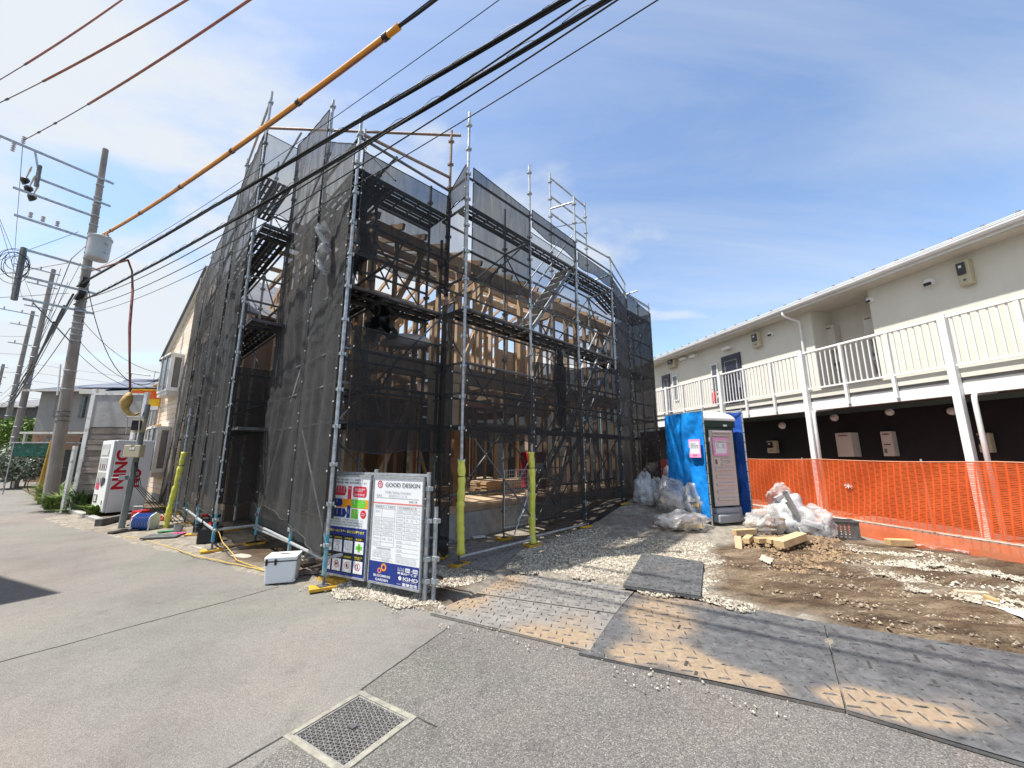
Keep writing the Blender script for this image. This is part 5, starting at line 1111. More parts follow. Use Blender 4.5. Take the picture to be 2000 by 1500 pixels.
wire('cable', 'slim cable running just under the lower lashed bundle', ext([on(PP, RN * .15, 6.2), wpt(575, 378, .35), wpt(900, 200, .35), wpt(1255, -2, .35)]), .008)
wire('wire', 'thin wire that crosses the sky and meets the tip of the tall pale tube', ext([on(PP, RN * .15, 6.0), wpt(575, 408, .4), wpt(912, 222, .4), wpt(1328, -2, .4)]), .0055)
wire('wire', 'thin wire above the thick bundles, from the pole to the top edge of the sky', ext([on(PP, RN * .15, 7.3), wpt(262, 505, 0), wpt(560, 318, 0), wpt(880, 80, 0), wpt(1015, -2, 0)]), .005)
# orange sleeved cable
osl = thing('sleeved_cable', 'overhead cable in a thick orange yellow protective sleeve with dark joints', 'cable', tuple(on(PP, RT * .1, 9.0)))
So = [wpt(178, 471, 0), wpt(352, 366, 0), wpt(452, 295, 0), wpt(583, 200, 0), wpt(780, 52, 0)]; qs = smoothpath(So, 60)
mb = MB(); mb.tube(qs, .042, 12); mb.build('sleeve', M_ors, osl, smooth=True)
mb = MB(); mb.tube([p - Z * .05 for p in qs[1:-1]], .012, 6); mb.build('cable_run', M_wbrown, osl)
e_ = wpt(853, -2, 0); mb = MB(); mb.tube([qs[-1], qs[-1].lerp(e_, .5) - Z * .01, e_, e_ + (e_ - qs[-1]).normalized() * 5], .020, 8); mb.build('cable_end', M_wire, osl)
mb = MB(); mb.tube([qs[-1] + RN * .02, e_ + RN * .02 + Z * .02], .008, 6); mb.build('cable_end', M_wire, osl)
def nearest(x, y, q): 
    w = wpt(x, y, 0); return min(range(len(q)), key=lambda i: (q[i] - w).length)
for (x, y) in ((220, 446), (275, 412), (352, 366), (452, 295), (583, 200), (778, 54)):
    i = min(nearest(x, y, qs), len(qs) - 2); d = (qs[i + 1] - qs[i]).normalized(); mb = MB(); mb.tube([qs[i] - d * .05, qs[i] + d * .05], .05, 12); mb.build('joint_clamp', M_black, osl)
mb = MB(); mb.tube([qs[0], on(PP, -RT * .5 + RN * .3, 8.1), on(q1, Vector(), 7.9)], .012, 6); o = mb.build('cable', M_wire, None); tag(o, 'slack cable from the nearest pole on to the slim second pole', 'cable')
# three red-brown high voltage wires
for k, (a_, P) in enumerate(((hv0, [(0, 222), (74, 158), (240, -2)]), (hv[0], [(25, 262), (182, 153), (368, -2)]), (hv[1], [(82, 288), (248, 182), (490, -2)]))):
    far = wpt(*P[-1], [.9, .55, .25][k]); st = a_ + Z * .1; nn_ = Vector((-(far - st).y, (far - st).x, 0)).normalized(); mid = onplane(*P[1], st, nn_); f_ = ((mid - st).xy).dot((far - st).xy) / (far - st).xy.length_squared; mid.z = st.z + (far.z - st.z) * f_ - .16
    pts = [st, mid, far]
    t = thing('power_wire', ['topmost red brown power wire in the left corner of the sky', 'middle red brown power wire of the three over the crossarm', 'lowest red brown power wire of the three, ending on the crossarm'][k], 'wire', tuple(pts[0]))
    q = smoothpath(pts, 60); q = q + [q[-1] + (q[-1] - q[-2]).normalized() * 3]; mb = MB(); mb.tube(q, .012, 6); mb.build('conductor', M_wbrown, t)
    j = int(len(q) * .38); mb = MB(); mb.tube(q[j:], .026, 8); mb.build('cover_tube', mat('brown_red_cover', (.36, .13, .09), (.28, .10, .07), 4, .5), t, smooth=True)
    for f in (.1, .2, .38, .55, .75):
        i = int(len(q) * f); d = (q[i + 1] - q[i]).normalized(); mb = MB(); mb.tube([q[i] - d * .05, q[i] + d * .06], .026, 7); mb.build('clamp', M_steeld, t)
    mb = MB(); mb.tube([a_, on(q1, RN * (.5 + .4 * k), 10.6)], .008, 5); mb.build('conductor_beyond', M_wire, t)
# drop wires and street wires between poles
def sagw(label, a, b_, sag, r=.007, m=None):
    mb = MB(); mb.tube([a.lerp(b_, i / 14) - Z * sag * 4 * (i / 14) * (1 - i / 14) for i in range(15)], r, 5); o = mb.build('wire', m or M_wire, None); tag(o, label, 'wire', 'thin service wires between the poles and houses'); return o
ORD = ['lowest', 'second lowest', 'third lowest', 'fourth lowest', 'third highest', 'second highest', 'highest', 'extra']
for k in range(7): sagw(ORD[k] + ' thin wire from the nearest pole to the slim second pole', on(PP, RN * (.15 + .2 * (k % 3)), 5.6 + .38 * k), on(q1, RN * .15, 5.2 + .42 * k), .25 + .08 * (k % 3), .012 if k in (0, 1, 3) else .007)
for k in range(4): sagw(['lowest', 'second lowest', 'second highest', 'highest'][k] + ' thin wire from the slim second pole to the third', on(q1, RN * .1, 5.4 + .5 * k), on(q2, RN * .1, 5.0 + .5 * k), .2, .01); sagw(['lowest', 'second lowest', 'second highest', 'highest'][k] + ' thin wire from the third pole to the farthest', on(q2, RN * .1, 5.0 + .5 * k), on(q3, RN * .1, 4.8 + .5 * k), .2, .01)
for k in range(6): sagw(['lowest', 'second lowest', 'third lowest', 'third highest', 'second highest', 'highest'][k] + ' wire leaving the poles to the left out of view', on([q1, PP][k % 2], RN * .3, 6.2 + .55 * k), Vector((-34, 10 + k * 1.5, 5.8 + .5 * k)), .3, .008)
for k in range(5): sagw(['lowest', 'second lowest', 'middle', 'second highest', 'highest'][k] + ' wire from the slim pole to the far houses', on(q1, Vector(), 4.8 + .5 * k), Vector((-22 + k * 2.0, 34, 5.2 + .3 * k)), .3, .007)

for k in range(3):
    mb = MB(); a, b_ = on(PP, RN * (.2 + .15 * k), [6.75, 6.3, 5.7][k]), on(q1, RN * .2, [6.0, 5.6, 5.2][k]); mb.tube([a.lerp(b_, i / 14) - Z * .5 * 4 * (i / 14) * (1 - i / 14) * .5 + Vector((0, 0, .03 * math.sin(i * 2.1))) for i in range(15)], .028, 6); o = mb.build('cable', M_wire, None); tag(o, ['upper', 'middle', 'lower'][k] + ' thick black cable sagging from the nearest pole to the slim second pole', 'cable')
    mb = MB(); a, b_ = b_, on(q2, RN * .2, [5.6, 5.2, 4.8][k]); mb.tube([a.lerp(b_, i / 14) - Z * .3 * 4 * (i / 14) * (1 - i / 14) for i in range(15)], .028, 6); o = mb.build('cable', M_wire, None); tag(o, ['upper', 'middle', 'lower'][k] + ' thick black cable between the slim pole and the third pole', 'cable')
# ---- red sleeved drop cable with its yellow wrapped end, small steel service pole
dc = thing('drop_cable', 'red brown drop cable hanging down to a yellow wrapped end above the meter pole', 'cable', tuple(wpt(255, 520, .3)))
pz = lambda x, y, d: (lambda r_: Vector((r_.x * d / r_.y, d, EYE + r_.z * d / r_.y)))(ray(x, y))
mb = MB(); mb.tube([wpt(180, 528, .3), wpt(215, 518, .3), wpt(250, 508, .3), pz(258, 530, 9.6), pz(259, 570, 9.4), pz(253, 640, 9.2), pz(253, 690, 9.1), pz(254, 766, 9.0)], [.02, .022, .022, .022, .028, .030, .024, .02], 9); mb.build('red_sleeve', mat('red_brown_sleeve', (.30, .08, .06), (.22, .06, .05), 6, .5), dc, smooth=True)
mb = MB(); mb.tube([pz(254, 766, 9.0), pz(251, 775, 9), pz(246, 785, 9), pz(244, 797, 9), pz(250, 806, 9), pz(258, 811, 9), pz(266, 810, 9), pz(272, 806, 9)], [.025, .09, .115, .07, .055, .05, .03, .015], 10); mb.build('wrapped_end', mat('ochre_tarp', (.60, .40, .12), (.42, .26, .07), 8, .6, .4, bscale=20), dc, smooth=True)
SPB = G(236, 1034); SPT = pz(289, 790, SPB.y + .1)
mp2 = thing('meter_pole', 'short leaning grey steel pole carrying an open electric meter and a beige switch box', 'pole', tuple(SPB))
mb = MB(); mb.tube([SPB, SPT], [.058, .050], 14); mb.build('shaft', mat('grey_pole_paint', (.22, .24, .235), (.16, .175, .17), 6, .5, .2), mp2, smooth=False)
def spz(f): return SPB.lerp(SPT, f)
c = spz(.60); a = Vector((1, -.1, 0)).normalized(); bk = Vector((.1, 1, 0)).normalized()
MB().obox(c - a * .17 - bk * .16 - Z * .11, a * .40, bk * .12, Z * .27).build('switch_box', M_beige, mp2, bevel=.015)
MB().obox(c - a * .02 - bk * .165 + Z * .06, a * .12, bk * .004, Z * .05).build('box_label', M_white, mp2)
c = spz(.77); MB().obox(c - a * .10 - bk * .14 - Z * .02, a * .26, bk * .06, Z * .3).build('meter_back', M_beige, mp2)
MB().obox(c - a * .04 - bk * .22 + Z * .02, a * .17, bk * .08, Z * .22).build('meter', M_dg, mp2, bevel=.01)
mb = MB(); mb.tube([c - a * .12 - bk * .22 - Z * .06, c - a * .13 - bk * .24 + Z * .32, c + a * .17 - bk * .24 + Z * .32, c + a * .18 - bk * .22 - Z * .04], .012, 6); mb.build('meter_hood_rim', M_bw, mp2)
for k in range(4):
    mb = MB(); q = spz(.52) + a * (.1 + .02 * k) - bk * .1; mb.tube([q, q + a * (.10 + .03 * k) - Z * .5, q + a * (.3 + .07 * k) - Z * 1.0 + bk * .3, q + a * (.5 + .12 * k) - Z * 1.35 + bk * .5], .007, 5); mb.build('lead_wire', M_black, mp2)
mb = MB(); mb.tube([spz(.93) + a * .01 - bk * .06, spz(.85) - a * .09, spz(.78) - a * .03], .010, 6); mb.build('lead_wire', M_black, mp2)
mb = MB(); mb.tube([spz(.40) - a * .36 - bk * .12, spz(.40) - a * .02 - bk * .06], .012, 6); mb.box(spz(.40).x - .09, spz(.40).y - .1, spz(.40).z, .14, .08, .09); mb.build('bracket_arm', M_steel, mp2)
# ---- drinks vending machine with a black kerb block
VB0 = Vector((-10.15, 9.85, 0)); vt = thing('vending_machine', 'white drinks vending machine with big red letters down its side', 'vending machine', tuple(VB0), math.atan2(-RT.y, -RT.x))
# local frame: x = along the front away from us (-RT), y = back into the plot? set below
def vm(x, y, z): return VB0 - RT * x - RN * y + Z * z        # x along the front (to the left), y to the back
vzb = .13; VH = 1.80; VW = 1.0; VD = .78
def vbox(mb, x0, x1, y0, y1, z0, z1): mb.obox(vm(x0, y0, z0), -RT * (x1 - x0), -RN * (y1 - y0), Z * (z1 - z0)); return mb
M_vm = mat('vending_white', (.78, .79, .80), (.74, .75, .76), 1.5, .35)
vbox(MB(), 0, VW, .06, VD, vzb, vzb + VH).build('cabinet', M_vm, vt, bevel=.012)
vbox(MB(), .01, VW - .01, 0, .055, vzb + .02, vzb + VH - .01).build('door', M_vm, vt, bevel=.012)
for k in range(3):
    z1_ = vzb + VH - .10 - .36 * k; w_ = vbox(MB(), .26, VW - .08, -.006, -.001, z1_ - .31, z1_).build('display_window', mat('display_glass', (.30, .32, .31), (.42, .43, .40), 5, .12), vt)
    for j in range(8):
        mb = MB(); q = vm(.31 + j * .075, -.010, z1_ - .27); mb.box(q.x, q.y, q.z + .06, .05, .01, .13, math.atan2(RT.y, RT.x)); mb.build('can_sample', [M_red, M_vm, MATS['meter_window'], M_beige, M_blue][(j + k) % 5] if k else M_whiteold, w_)
vbox(MB(), .62, VW - .10, -.008, -.001, vzb + .55, vzb + .82).build('advert_panel', mat('pink_red_panel', (.62, .05, .12)), vt)
vbox(MB(), .60, VW - .10, -.008, -.001, vzb + .22, vzb + .42).build('delivery_flap', M_steeld, vt); vbox(MB(), .66, VW - .18, -.014, -.008, vzb + .25, vzb + .39).build('flap_window', M_bw, vt)
vbox(MB(), .34, .40, -.018, -.001, vzb + .64, vzb + .86).build('coin_slot', M_black, vt); vbox(MB(), .20, .31, -.02, -.001, vzb + .72, vzb + .84).build('note_slot', M_black, vt); vbox(MB(), .43, .47, -.01, -.001, vzb + .62, vzb + .70).build('price_label', M_dg, vt)
vbox(MB(), .15, .19, -.01, -.001, vzb + .2, vzb + .30).build('lock_plate', M_steeld, vt)
# side face lettering, rotated a quarter turn as on the machine; the machine stands end on to us
M_vred = mat('red_lettering', (.62, .01, .03), None, 3, .4)
for (txt, yy, zz_, hgt, wid) in (('NINC', .30, .55, .22, .98), ('NU', .60, .58, .20, .46)):
    o = text(txt, vt, (0, 0, 0), hgt / .72, M_vred, name='lettering', bold=.012)
    k_ = wid / max(.01, o['wide'])
    Xl = Z * 1.0; Yl = RN * 1.0; 
    Mx = Matrix.Identity(4); Zl = Xl.cross(Yl)
    for r_ in range(3): Mx[r_][0] = Xl[r_] * k_; Mx[r_][1] = Yl[r_]; Mx[r_][2] = Zl[r_]
    q = vm(-.004, yy, vzb + zz_)
    for r_ in range(3): Mx[r_][3] = q[r_]
    o.matrix_basis = wm(vt).inverted() @ Mx
kb = MB(); 
for k in range(14): kb_ = vbox(MB(), 1.02 - .0, -.95, -.02, .06, 0, .05)
t = thing('kerb_block', 'black ribbed kerb block under the near side of the vending machine', 'block', tuple(vm(0, -.05, 0)))
a0, a1 = G(196, 1030), G(286, 1010); dd = (a1 - a0).normalized(); L = (a1 - a0).length; nn_ = Vector((-dd.y, dd.x, 0))
MB().obox(a0, dd * L, nn_ * .12, Z * .17).build('block', M_concd, t)
for k in range(22): MB().obox(a0 + dd * (L * (k + .15) / 22) - nn_ * .012 + Z * .01, dd * L / 22 * .6, nn_ * .012, Z * .14).build('rib', M_concd, t)
# ---- weathered board wall with white posts
WL, WR = Vector((-12.15, 11.05, 0)), Vector((-10.75, 11.05, 0))
bw = thing('board_wall', 'weathered wall of old horizontal boards between leaning white painted posts', 'wall', tuple(WL))
rb = random.Random(5)
M_oldb = mat('old_board', (.27, .235, .205), (.13, .105, .09), 4, .85, .4, vary=.2, stretch=(.6, .6, 6), bscale=30); M_oldp = mat('bleached_panel', (.36, .35, .34), (.27, .26, .255), 2.5, .85, .2)
z = .08; k = 0
while z < 2.30:
    h_ = .15 + rb.random() * .02; y_ = rb.uniform(-.012, .012); mb = MB(); mb.obox(WL + Vector((0, y_ - .03, z)), Vector((1.4, rb.uniform(-.02, .02), rb.uniform(-.01, .01))), Vector((0, .025, 0)), Z * (h_ - .012)); mb.build('board', M_oldb, bw); z += h_
MB().obox(WL + Vector((0, .0, .05)), Vector((1.4, 0, 0)), Vector((0, .02, 0)), Z * 2.3).build('backing', M_oldb, bw)
MB().obox(WL + Vector((0.02, -.03, 2.34)), Vector((1.36, 0, 0)), Vector((0, .02, 0)), Z * .93).build('panel', M_oldp, bw)
for (dx, w_, z1_, dy) in ((-.12, .12, 3.45, 0), (-.22, .07, 1.8, -.12), (.02 + 1.4, .10, 3.35, 0), (1.30, .07, 2.3, -.08)):
    MB().obox(WL + Vector((dx, dy - .05, 0)), Vector((w_, 0, 0)), Vector((0, .08, 0)), Vector((.0, 0, z1_))).build('post', M_whiteold, bw)
MB().obox(WL + Vector((0, -.05, 3.27)), Vector((1.4, 0, 0)), Vector((0, .06, 0)), Z * .05).build('top_rail', M_whiteold, bw)
# yellow-orange sign board beyond
q = pz(282, 778, 13.5); sg = thing('sign_board', 'orange and yellow shop sign board behind the meter pole', 'sign', tuple(q)); a = Vector((1, .1, 0)).normalized()
MB().obox(q - a * .45 - Z * .28, a * .95, Vector((0, .05, 0)), Z * .62).build('board', mat('sign_yellow', (.85, .50, .02)), sg); MB().obox(q - a * .45 - Z * .02 + Vector((0, -.004, 0)), a * .95, Vector((0, .003, 0)), Z * .30).build('print', mat('sign_orange', (.80, .12, .01)), sg)
MB().obox(q - a * .12 - Z * .05 + Vector((0, -.009, 0)), a * .22, Vector((0, .003, 0)), Z * .14).build('print', mat('sign_green', (.25, .30, .05)), sg); MB().obox(q - a * .45 - Z * .40 + Vector((0, -.004, 0)), a * .95, Vector((0, .003, 0)), Z * .12).build('print', M_white, sg)

for dx in (-.4, .4): MB().obox(q + a * dx - Z * q.z, a * .05, Vector((0, .05, 0)), Z * (q.z - .28)).build('leg', M_steel, sg)
# balcony fence panel behind it
q = pz(245, 870, 15.5); fp = thing('slat_fence', 'pale slatted balcony screen behind the meter pole', 'fence', (q.x, q.y, 0))
for k in range(13): MB().box(q.x + k * .12, q.y, 2.75, .05, .04, 1.2).build('slat', M_bw, fp)
MB().box(q.x + .72, q.y, 3.36, 1.6, .06, .05).build('rail', M_bw, fp); MB().box(q.x + .72, q.y, 2.12, 1.6, .06, .05).build('rail', M_bw, fp); MB().box(q.x + .72, q.y + .1, 1.9, 1.6, .15, .22).build('sill_board', M_oldb, fp); MB().box(q.x + .72, q.y + .4, .95, 1.6, .1, 1.65).build('recess_shade_panel', M_char, fp)  # near-black panel paints the shade of the opening under the screen
# ---- siding house beside the scaffold
SH = Vector((-12.9, 13.85, 0)); shd = Vector((.80, -.60, 0)).normalized(); shn = Vector((-.60, -.80, 0)).normalized()
hh = thing('siding_house', 'beige siding house gable with two white bay windows behind the leftmost net', 'house', tuple(SH))
M_sid = mat('beige_siding', (.76, .63, .50), (.68, .55, .43), 2, .75, .15, vary=.06); M_sidd = mat('siding_joint', (.25, .19, .15), None, 4, .8)
Rg = 3.9; Wd = 2 * Rg; ev = 5.10; rk = .60
def shp(s, o, z): return SH + shd * s + shn * o + Z * z
mb = MB(); g5 = [(0, 0), (2 * Rg, 0), (2 * Rg, ev), (Rg, ev + Rg * rk), (0, ev)]; mb.v = [tuple(shp(a, -.03, b_)) for a, b_ in g5] + [tuple(shp(a, -5, b_)) for a, b_ in g5]
mb.f = [(0, 1, 2, 3, 4), (9, 8, 7, 6, 5)] + [(i, i + 5, (i + 1) % 5 + 5, (i + 1) % 5) for i in range(5)]; mb.build('wall', M_sidd, hh)
z = 0.3
while z < ev + Rg * rk - .15:
    s0 = max(0.0, (z + .15 - ev) / rk)
    MB().obox(shp(s0, -.03, z), shd * (Wd - 2 * s0), shn * .03, Z * .152).build('siding_board', M_sid, hh)
    z += .162
MB().obox(shp(-.02, -.02, 0), shd * .1, shn * .07, Z * (ev - .05)).build('corner_trim', M_bw, hh); MB().obox(shp(0.02, -.03, 0), shd * Wd, shn * .04, Z * .29).build('plinth', M_conc, hh)
for a, b_ in ((-.3, Rg), (Wd + .3, Rg)):
    za, zb_ = ev - .3 * rk, ev + Rg * rk
    MB().beam(shp(a, .02, za - .02), shp(b_, .02, zb_ - .02), .14, .12).build('barge_board', M_bw, hh); MB().beam(shp(a, -2.5, za + .08), shp(b_, -2.5, zb_ + .08), 5.3, .06).build('roof_slope', MATS['roof_sheet'], hh)
mb = MB(); mb.tube([shp(-.1, .03, ev - .2), shp(-.12, .03, 3.0), shp(-.1, .03, 0.1)], .03, 8); mb.build('down_pipe', M_bw, hh)
def bay(s0, s1, z0, z1):
    w = MB().obox(shp(s0, 0.0, z0), shd * (s1 - s0), shn * .32, Z * .05).build('bay_window', M_white, hh); MB().obox(shp(s0 - .03, 0.0, z1 - .05), shd * (s1 - s0 + .06), shn * .36, Z * .06).build('bay_top', M_white, w)
    for s_ in (s0, (s0 + s1) / 2 - .03, s1 - .06): MB().obox(shp(s_, .27, z0 + .05), shd * .06, shn * .05, Z * (z1 - z0 - .1)).build('mullion', M_white, w)
    for (a, b_) in ((s0 + .06, (s0 + s1) / 2 - .03), ((s0 + s1) / 2 + .03, s1 - .06)): MB().obox(shp(a, .285, z0 + .05), shd * (b_ - a), shn * .012, Z * (z1 - z0 - .1)).build('pane', M_glass, w)
    [MB().obox(shp(q_, .0, z0 + .05), shd * .04, shn * .27, Z * (z1 - z0 - .1)).build('bay_side', M_white, w) for q_ in (s0 + .002, s1 - .042)]; MB().obox(shp(s1 - .0015, .05, z0 + .12), shd * .004, shn * .17, Z * (z1 - z0 - .24)).build('pane', M_glass, w); MB().obox(shp(s0 + .01, .0, z0 + .0), shd * (s1 - s0 - .02), shn * .3, Z * -.14).build('bay_base', M_bw, w)
bay(1.15, 2.4, 3.60, 4.85); bay(.9, 2.2, 1.0, 2.45)
for (s_, z_) in ((.15, 3.95), (.35, 2.40)):
    mb = MB(); o_ = len(mb.v); pr = [(0, 0), (.34, 0), (.34, -.03), (.22, .12), (0, .22)]
    mb.v = [tuple(shp(s_, a, z_ + b_)) for a, b_ in pr] + [tuple(shp(s_ + .45, a, z_ + b_)) for a, b_ in pr]; k = 5; mb.f = [tuple(range(k)), tuple(range(2 * k - 1, k - 1, -1))] + [(i, i + k, (i + 1) % k + k, (i + 1) % k) for i in range(k)]; mb.build('vent_hood', mat('tan_hood', (.55, .34, .17)), hh)
MB().obox(shp(.0, .0, 3.55), shd * .16, shn * .12, Z * .22).build('service_box', M_bw, hh)
mb = MB(); mb.tube([shp(-.1, .05, 4.2), shp(-.35, .2, 4.3), shp(-.3, .2, 4.6), shp(0, .05, 4.5), shp(-.3, .2, 4.1)], .008, 5); mb.build('service_wire', M_black, hh)
for k, (z_, zz2) in enumerate(((4.5, 6.0), (3.9, 5.3), (3.8, 4.9))): sagw(['highest', 'middle', 'lowest'][k] + ' service wire from the nearest pole to the siding house', on(PP, RT * .1, zz2), shp(0, .1, z_), .35, .008)
sagw('black drop wire looping down from the splice box to the siding house', on(PP, RT * .6, 6.9), shp(.1, .1, 4.3), 1.3, .012)
# ---- grey villas behind
def villa(name, label, x0, x1, Y, zg, ztop, ov, m1_, m2_, zmid, depth=8, roofm=None, rise=1.6, wins=(), mid_rec=None):
    XL, XR = ray(x0, 885).x / ray(x0, 885).y * Y, ray(x1, 885).x / ray(x1, 885).y * Y
    t = thing(name, label, 'house', (XL, Y, 0)); 
    MB().box((XL + XR) / 2, Y + depth / 2, (zmid + ztop) / 2, XR - XL, depth, ztop - zmid).build('upper_wall', m1_, t); MB().box((XL + XR) / 2, Y + depth / 2 + .02, zmid / 2, XR - XL - .02, depth, zmid).build('lower_wall', m2_, t)
    cx = (XL + XR) / 2; mb = MB(); a, b_, c, d = XL - ov, XR + ov, Y - ov, Y + depth + ov
    mb.v = [(a, c, ztop), (b_, c, ztop), (b_, d, ztop), (a, d, ztop), (a + depth * .45, (c + d) / 2, ztop + rise), (b_ - depth * .45, (c + d) / 2, ztop + rise)]
    mb.f = [(0, 3, 2, 1), (0, 1, 5, 4), (1, 2, 5), (2, 3, 4, 5), (3, 0, 4)]; mb.build('roof', roofm, t)
    MB().box(cx, Y - ov - .03, ztop - .02, XR - XL + 2 * ov, .08, .12).build('gutter', M_bw, t)
    for (wx0, wx1, wz0, wz1) in wins:
        a_, b2 = ray(wx0, 885).x / ray(wx0, 885).y * Y, ray(wx1, 885).x / ray(wx1, 885).y * Y
        w = MB().box((a_ + b2) / 2, Y - .04, (wz0 + wz1) / 2, b2 - a_, .10, wz1 - wz0).build('window', M_steeld, t)
        MB().box((a_ + b2) / 2 - (b2 - a_) * .22, Y - .10, (wz0 + wz1) / 2, (b2 - a_) * .38, .03, wz1 - wz0 - .16).build('pane', M_glass, w); MB().box((a_ + b2) / 2 + (b2 - a_) * .22, Y - .10, (wz0 + wz1) / 2, (b2 - a_) * .38, .03, wz1 - wz0 - .16).build('pane', M_glass, w)
    return t, XL, XR
M_navyr = mat('navy_slate', (.055, .065, .10), (.04, .048, .075), 3, .35, .1); M_gv = mat('grey_render', (.27, .26, .245), (.23, .22, .21), 1.5, .85, .1); M_brk = mat('brown_tiles', (.27, .16, .10), (.20, .115, .07), 5, .8, .2); M_dk = mat('dark_cladding', (.09, .085, .08), None, 3, .7)
t, XL, XR = villa('villa', 'grey rendered two storey villa with navy hip roof and solar panels behind the nearest pole', 55, 185, 22.0, 0, 5.15, .5, M_gv, M_brk, 2.85, roofm=M_navyr, rise=1.5, wins=((91, 118, 3.65, 4.9), (140, 150, 3.6, 4.9), (86, 106, .9, 2.5)))
mb = MB(); mb.v = [(XL + 3.6, 22.3, 5.52), (XL + 7.8, 22.3, 5.52), (XL + 7.0, 24.6, 6.35), (XL + 4.4, 24.6, 6.35)]; mb.f = [(0, 1, 2, 3)]
for i in range(5):
    for j in range(2):
        x0_ = XL + 2.2 + i * 1.0; 
        y0_ = 21.9 + j * 1.15; z0_ = 5.33 + j * .39; MB().obox((x0_, y0_, z0_), (.94, 0, 0), (0, 1.08, .365), (0, 0, .04)).build('solar_panel', mat('solar_cell', (.07, .08, .13), (.10, .11, .17), 2, .12, spec=.8), t)
mb = MB(); mb.tube([(XL + 3.0, 24, 5.9), (XL + 3.0, 24, 6.7)], .03, 5); mb.tube([(XL + 2.7, 24, 6.7), (XL + 4.2, 24, 6.5)], .05, 6); mb.build('aerial', M_steel, t)
villa('villa', 'second grey villa with a low navy roof over the board wall', 172, 330, 19.0, 0, 4.55, .45, M_gv, M_dk, 2.4, roofm=M_navyr, rise=1.1, wins=((195, 215, .9, 2.2),))
villa('villa', 'brown villa with orange tile band at the left edge of view behind the slim poles', -80, 52, 30.0, 0, 5.2, .4, M_dk, M_brk, 2.6, roofm=MATS['roof_sheet'], rise=1.4, wins=((10, 28, 3.4, 4.5),))
villa('villa', 'pale house far behind the villas at the end of the street', -170, -70, 44.0, 0, 5.6, .4, M_bw, M_bw, 2.6, roofm=M_navyr, rise=1.6)
# out of frame to the left, an added block shaped to cast the shade on the road
T0, T1, T2 = G(120, 1158), G(0, 1125), G(0, 1182); hgt = 4.2; back = -Vector((-sd.x, -sd.y, 0)) * (hgt / sd.z)
e1_, e2_ = (T1 - T0).normalized(), (T2 - T0).normalized(); c0 = T0 + back
nh = thing('added_shade_block', 'added flat topped block beyond the left edge, shaped to shade the road', 'building', tuple(c0))
MB().prism([tuple(c0), tuple(c0 + e1_ * 5), tuple(c0 + e1_ * 5 + e2_ * 5), tuple(c0 + e2_ * 5)], 0, hgt).build('wall', M_gv, nh); MB().prism([tuple(c0 + e1_ * .01 + e2_ * .01), tuple(c0 + e1_ * 4.99), tuple(c0 + e1_ * 4.99 + e2_ * 4.99), tuple(c0 + e2_ * 4.99)], hgt, hgt + .02).build('roof', M_concd, nh)
# ---- verge with kerb, grass, hedge, fence
kpts = [G(70, 975), G(100, 990), G(135, 1003), G(195, 1026)]; kb = thing('kerb', 'worn concrete kerb along the grass verge by the nearest pole', 'kerb', tuple(kpts[0]))
for a_, b_ in zip(kpts[:-1], kpts[1:]):
    n_k = max(1, round((b_ - a_).length / .6))
    for i in range(n_k):
        p, q = a_.lerp(b_, i / n_k), a_.lerp(b_, (i + 1) / n_k); d = (q - p).normalized(); nn_ = Vector((-d.y, d.x, 0)); MB().obox(p + d * .006, d * ((q - p).length - .012), nn_ * .14, Z * .10).build('kerbstone', M_conc, kb, bevel=.01)
verge = MB().prism([tuple(G(70, 972)), tuple(G(100, 987)), tuple(G(135, 1000)), tuple(G(195, 1022)), (-9.6, 10.6), (-10, 13), (-18, 18), (-24, 19), tuple(G(40, 955))], 0.0, .06).build('verge', mat('verge_soil', (.17, .13, .09), (.10, .08, .05), 5, .95, .4)); verge['kind'] = 'structure'
M_grass = mat('grass_blade', (.10, .17, .035), (.17, .24, .05), 3, .6); M_leafd = mat('leaf_dark', (.035, .07, .02), (.06, .11, .03), 4, .55); M_leafl = mat('leaf_pale', (.38, .40, .33), (.10, .14, .06), 20, .6, lo=.45, hi=.55); M_leafy = mat('leaf_bright', (.16, .25, .04), (.10, .17, .03), 5, .55)
def tuft(name, label, c, R_, H_, n_, m, seed, w=.016):
    rr = random.Random(seed); mb = MB()
    for k in range(n_):
        a = rr.random() * 6.28; q = c + Vector((math.cos(a), math.sin(a), 0)) * R_ * .45 * rr.random() ** .5; L = H_ * (.5 + .7 * rr.random()); o_ = Vector((math.cos(a + .4), math.sin(a + .4), 0)); s_ = Vector((-o_.y, o_.x, 0)) * w * (.6 + .6 * rr.random())
        p1_ = q + Z * L * .55 + o_ * R_ * .3 * rr.random(); p2_ = q + Z * L * (.6 + .4 * rr.random()) + o_ * R_ * (.5 + .6 * rr.random()); k0 = len(mb.v)
        mb.v += [tuple(q - s_), tuple(q + s_), tuple(p1_ + s_ * .9), tuple(p1_ - s_ * .9), tuple(p2_)]; mb.f += [(k0, k0 + 1, k0 + 2, k0 + 3), (k0 + 3, k0 + 2, k0 + 4)]
    o = mb.build(name, m); return tag(o, label, 'plant')
tuft('grass_clump', 'tall bright green grass clump left of the nearest pole', G(62, 985) + Vector((.2, .3, 0)), .55, .75, 420, M_grass, 1); tuft('grass_clump', 'grass clump hard against the left foot of the nearest pole', G(82, 990) + Vector((.1, .5, 0)), .45, .6, 260, M_leafy, 2)
tuft('weed_patch', 'low weeds between the nearest pole and the white post', Vector((-12.9, 11.3, .05)), .6, .5, 320, M_grass, 3, .02); tuft('leafy_weed', 'broad leaved bright weed in front of the vending machine', G(178, 1012) + Vector((0, .15, .05)), .38, .34, 130, M_leafy, 4, .045)
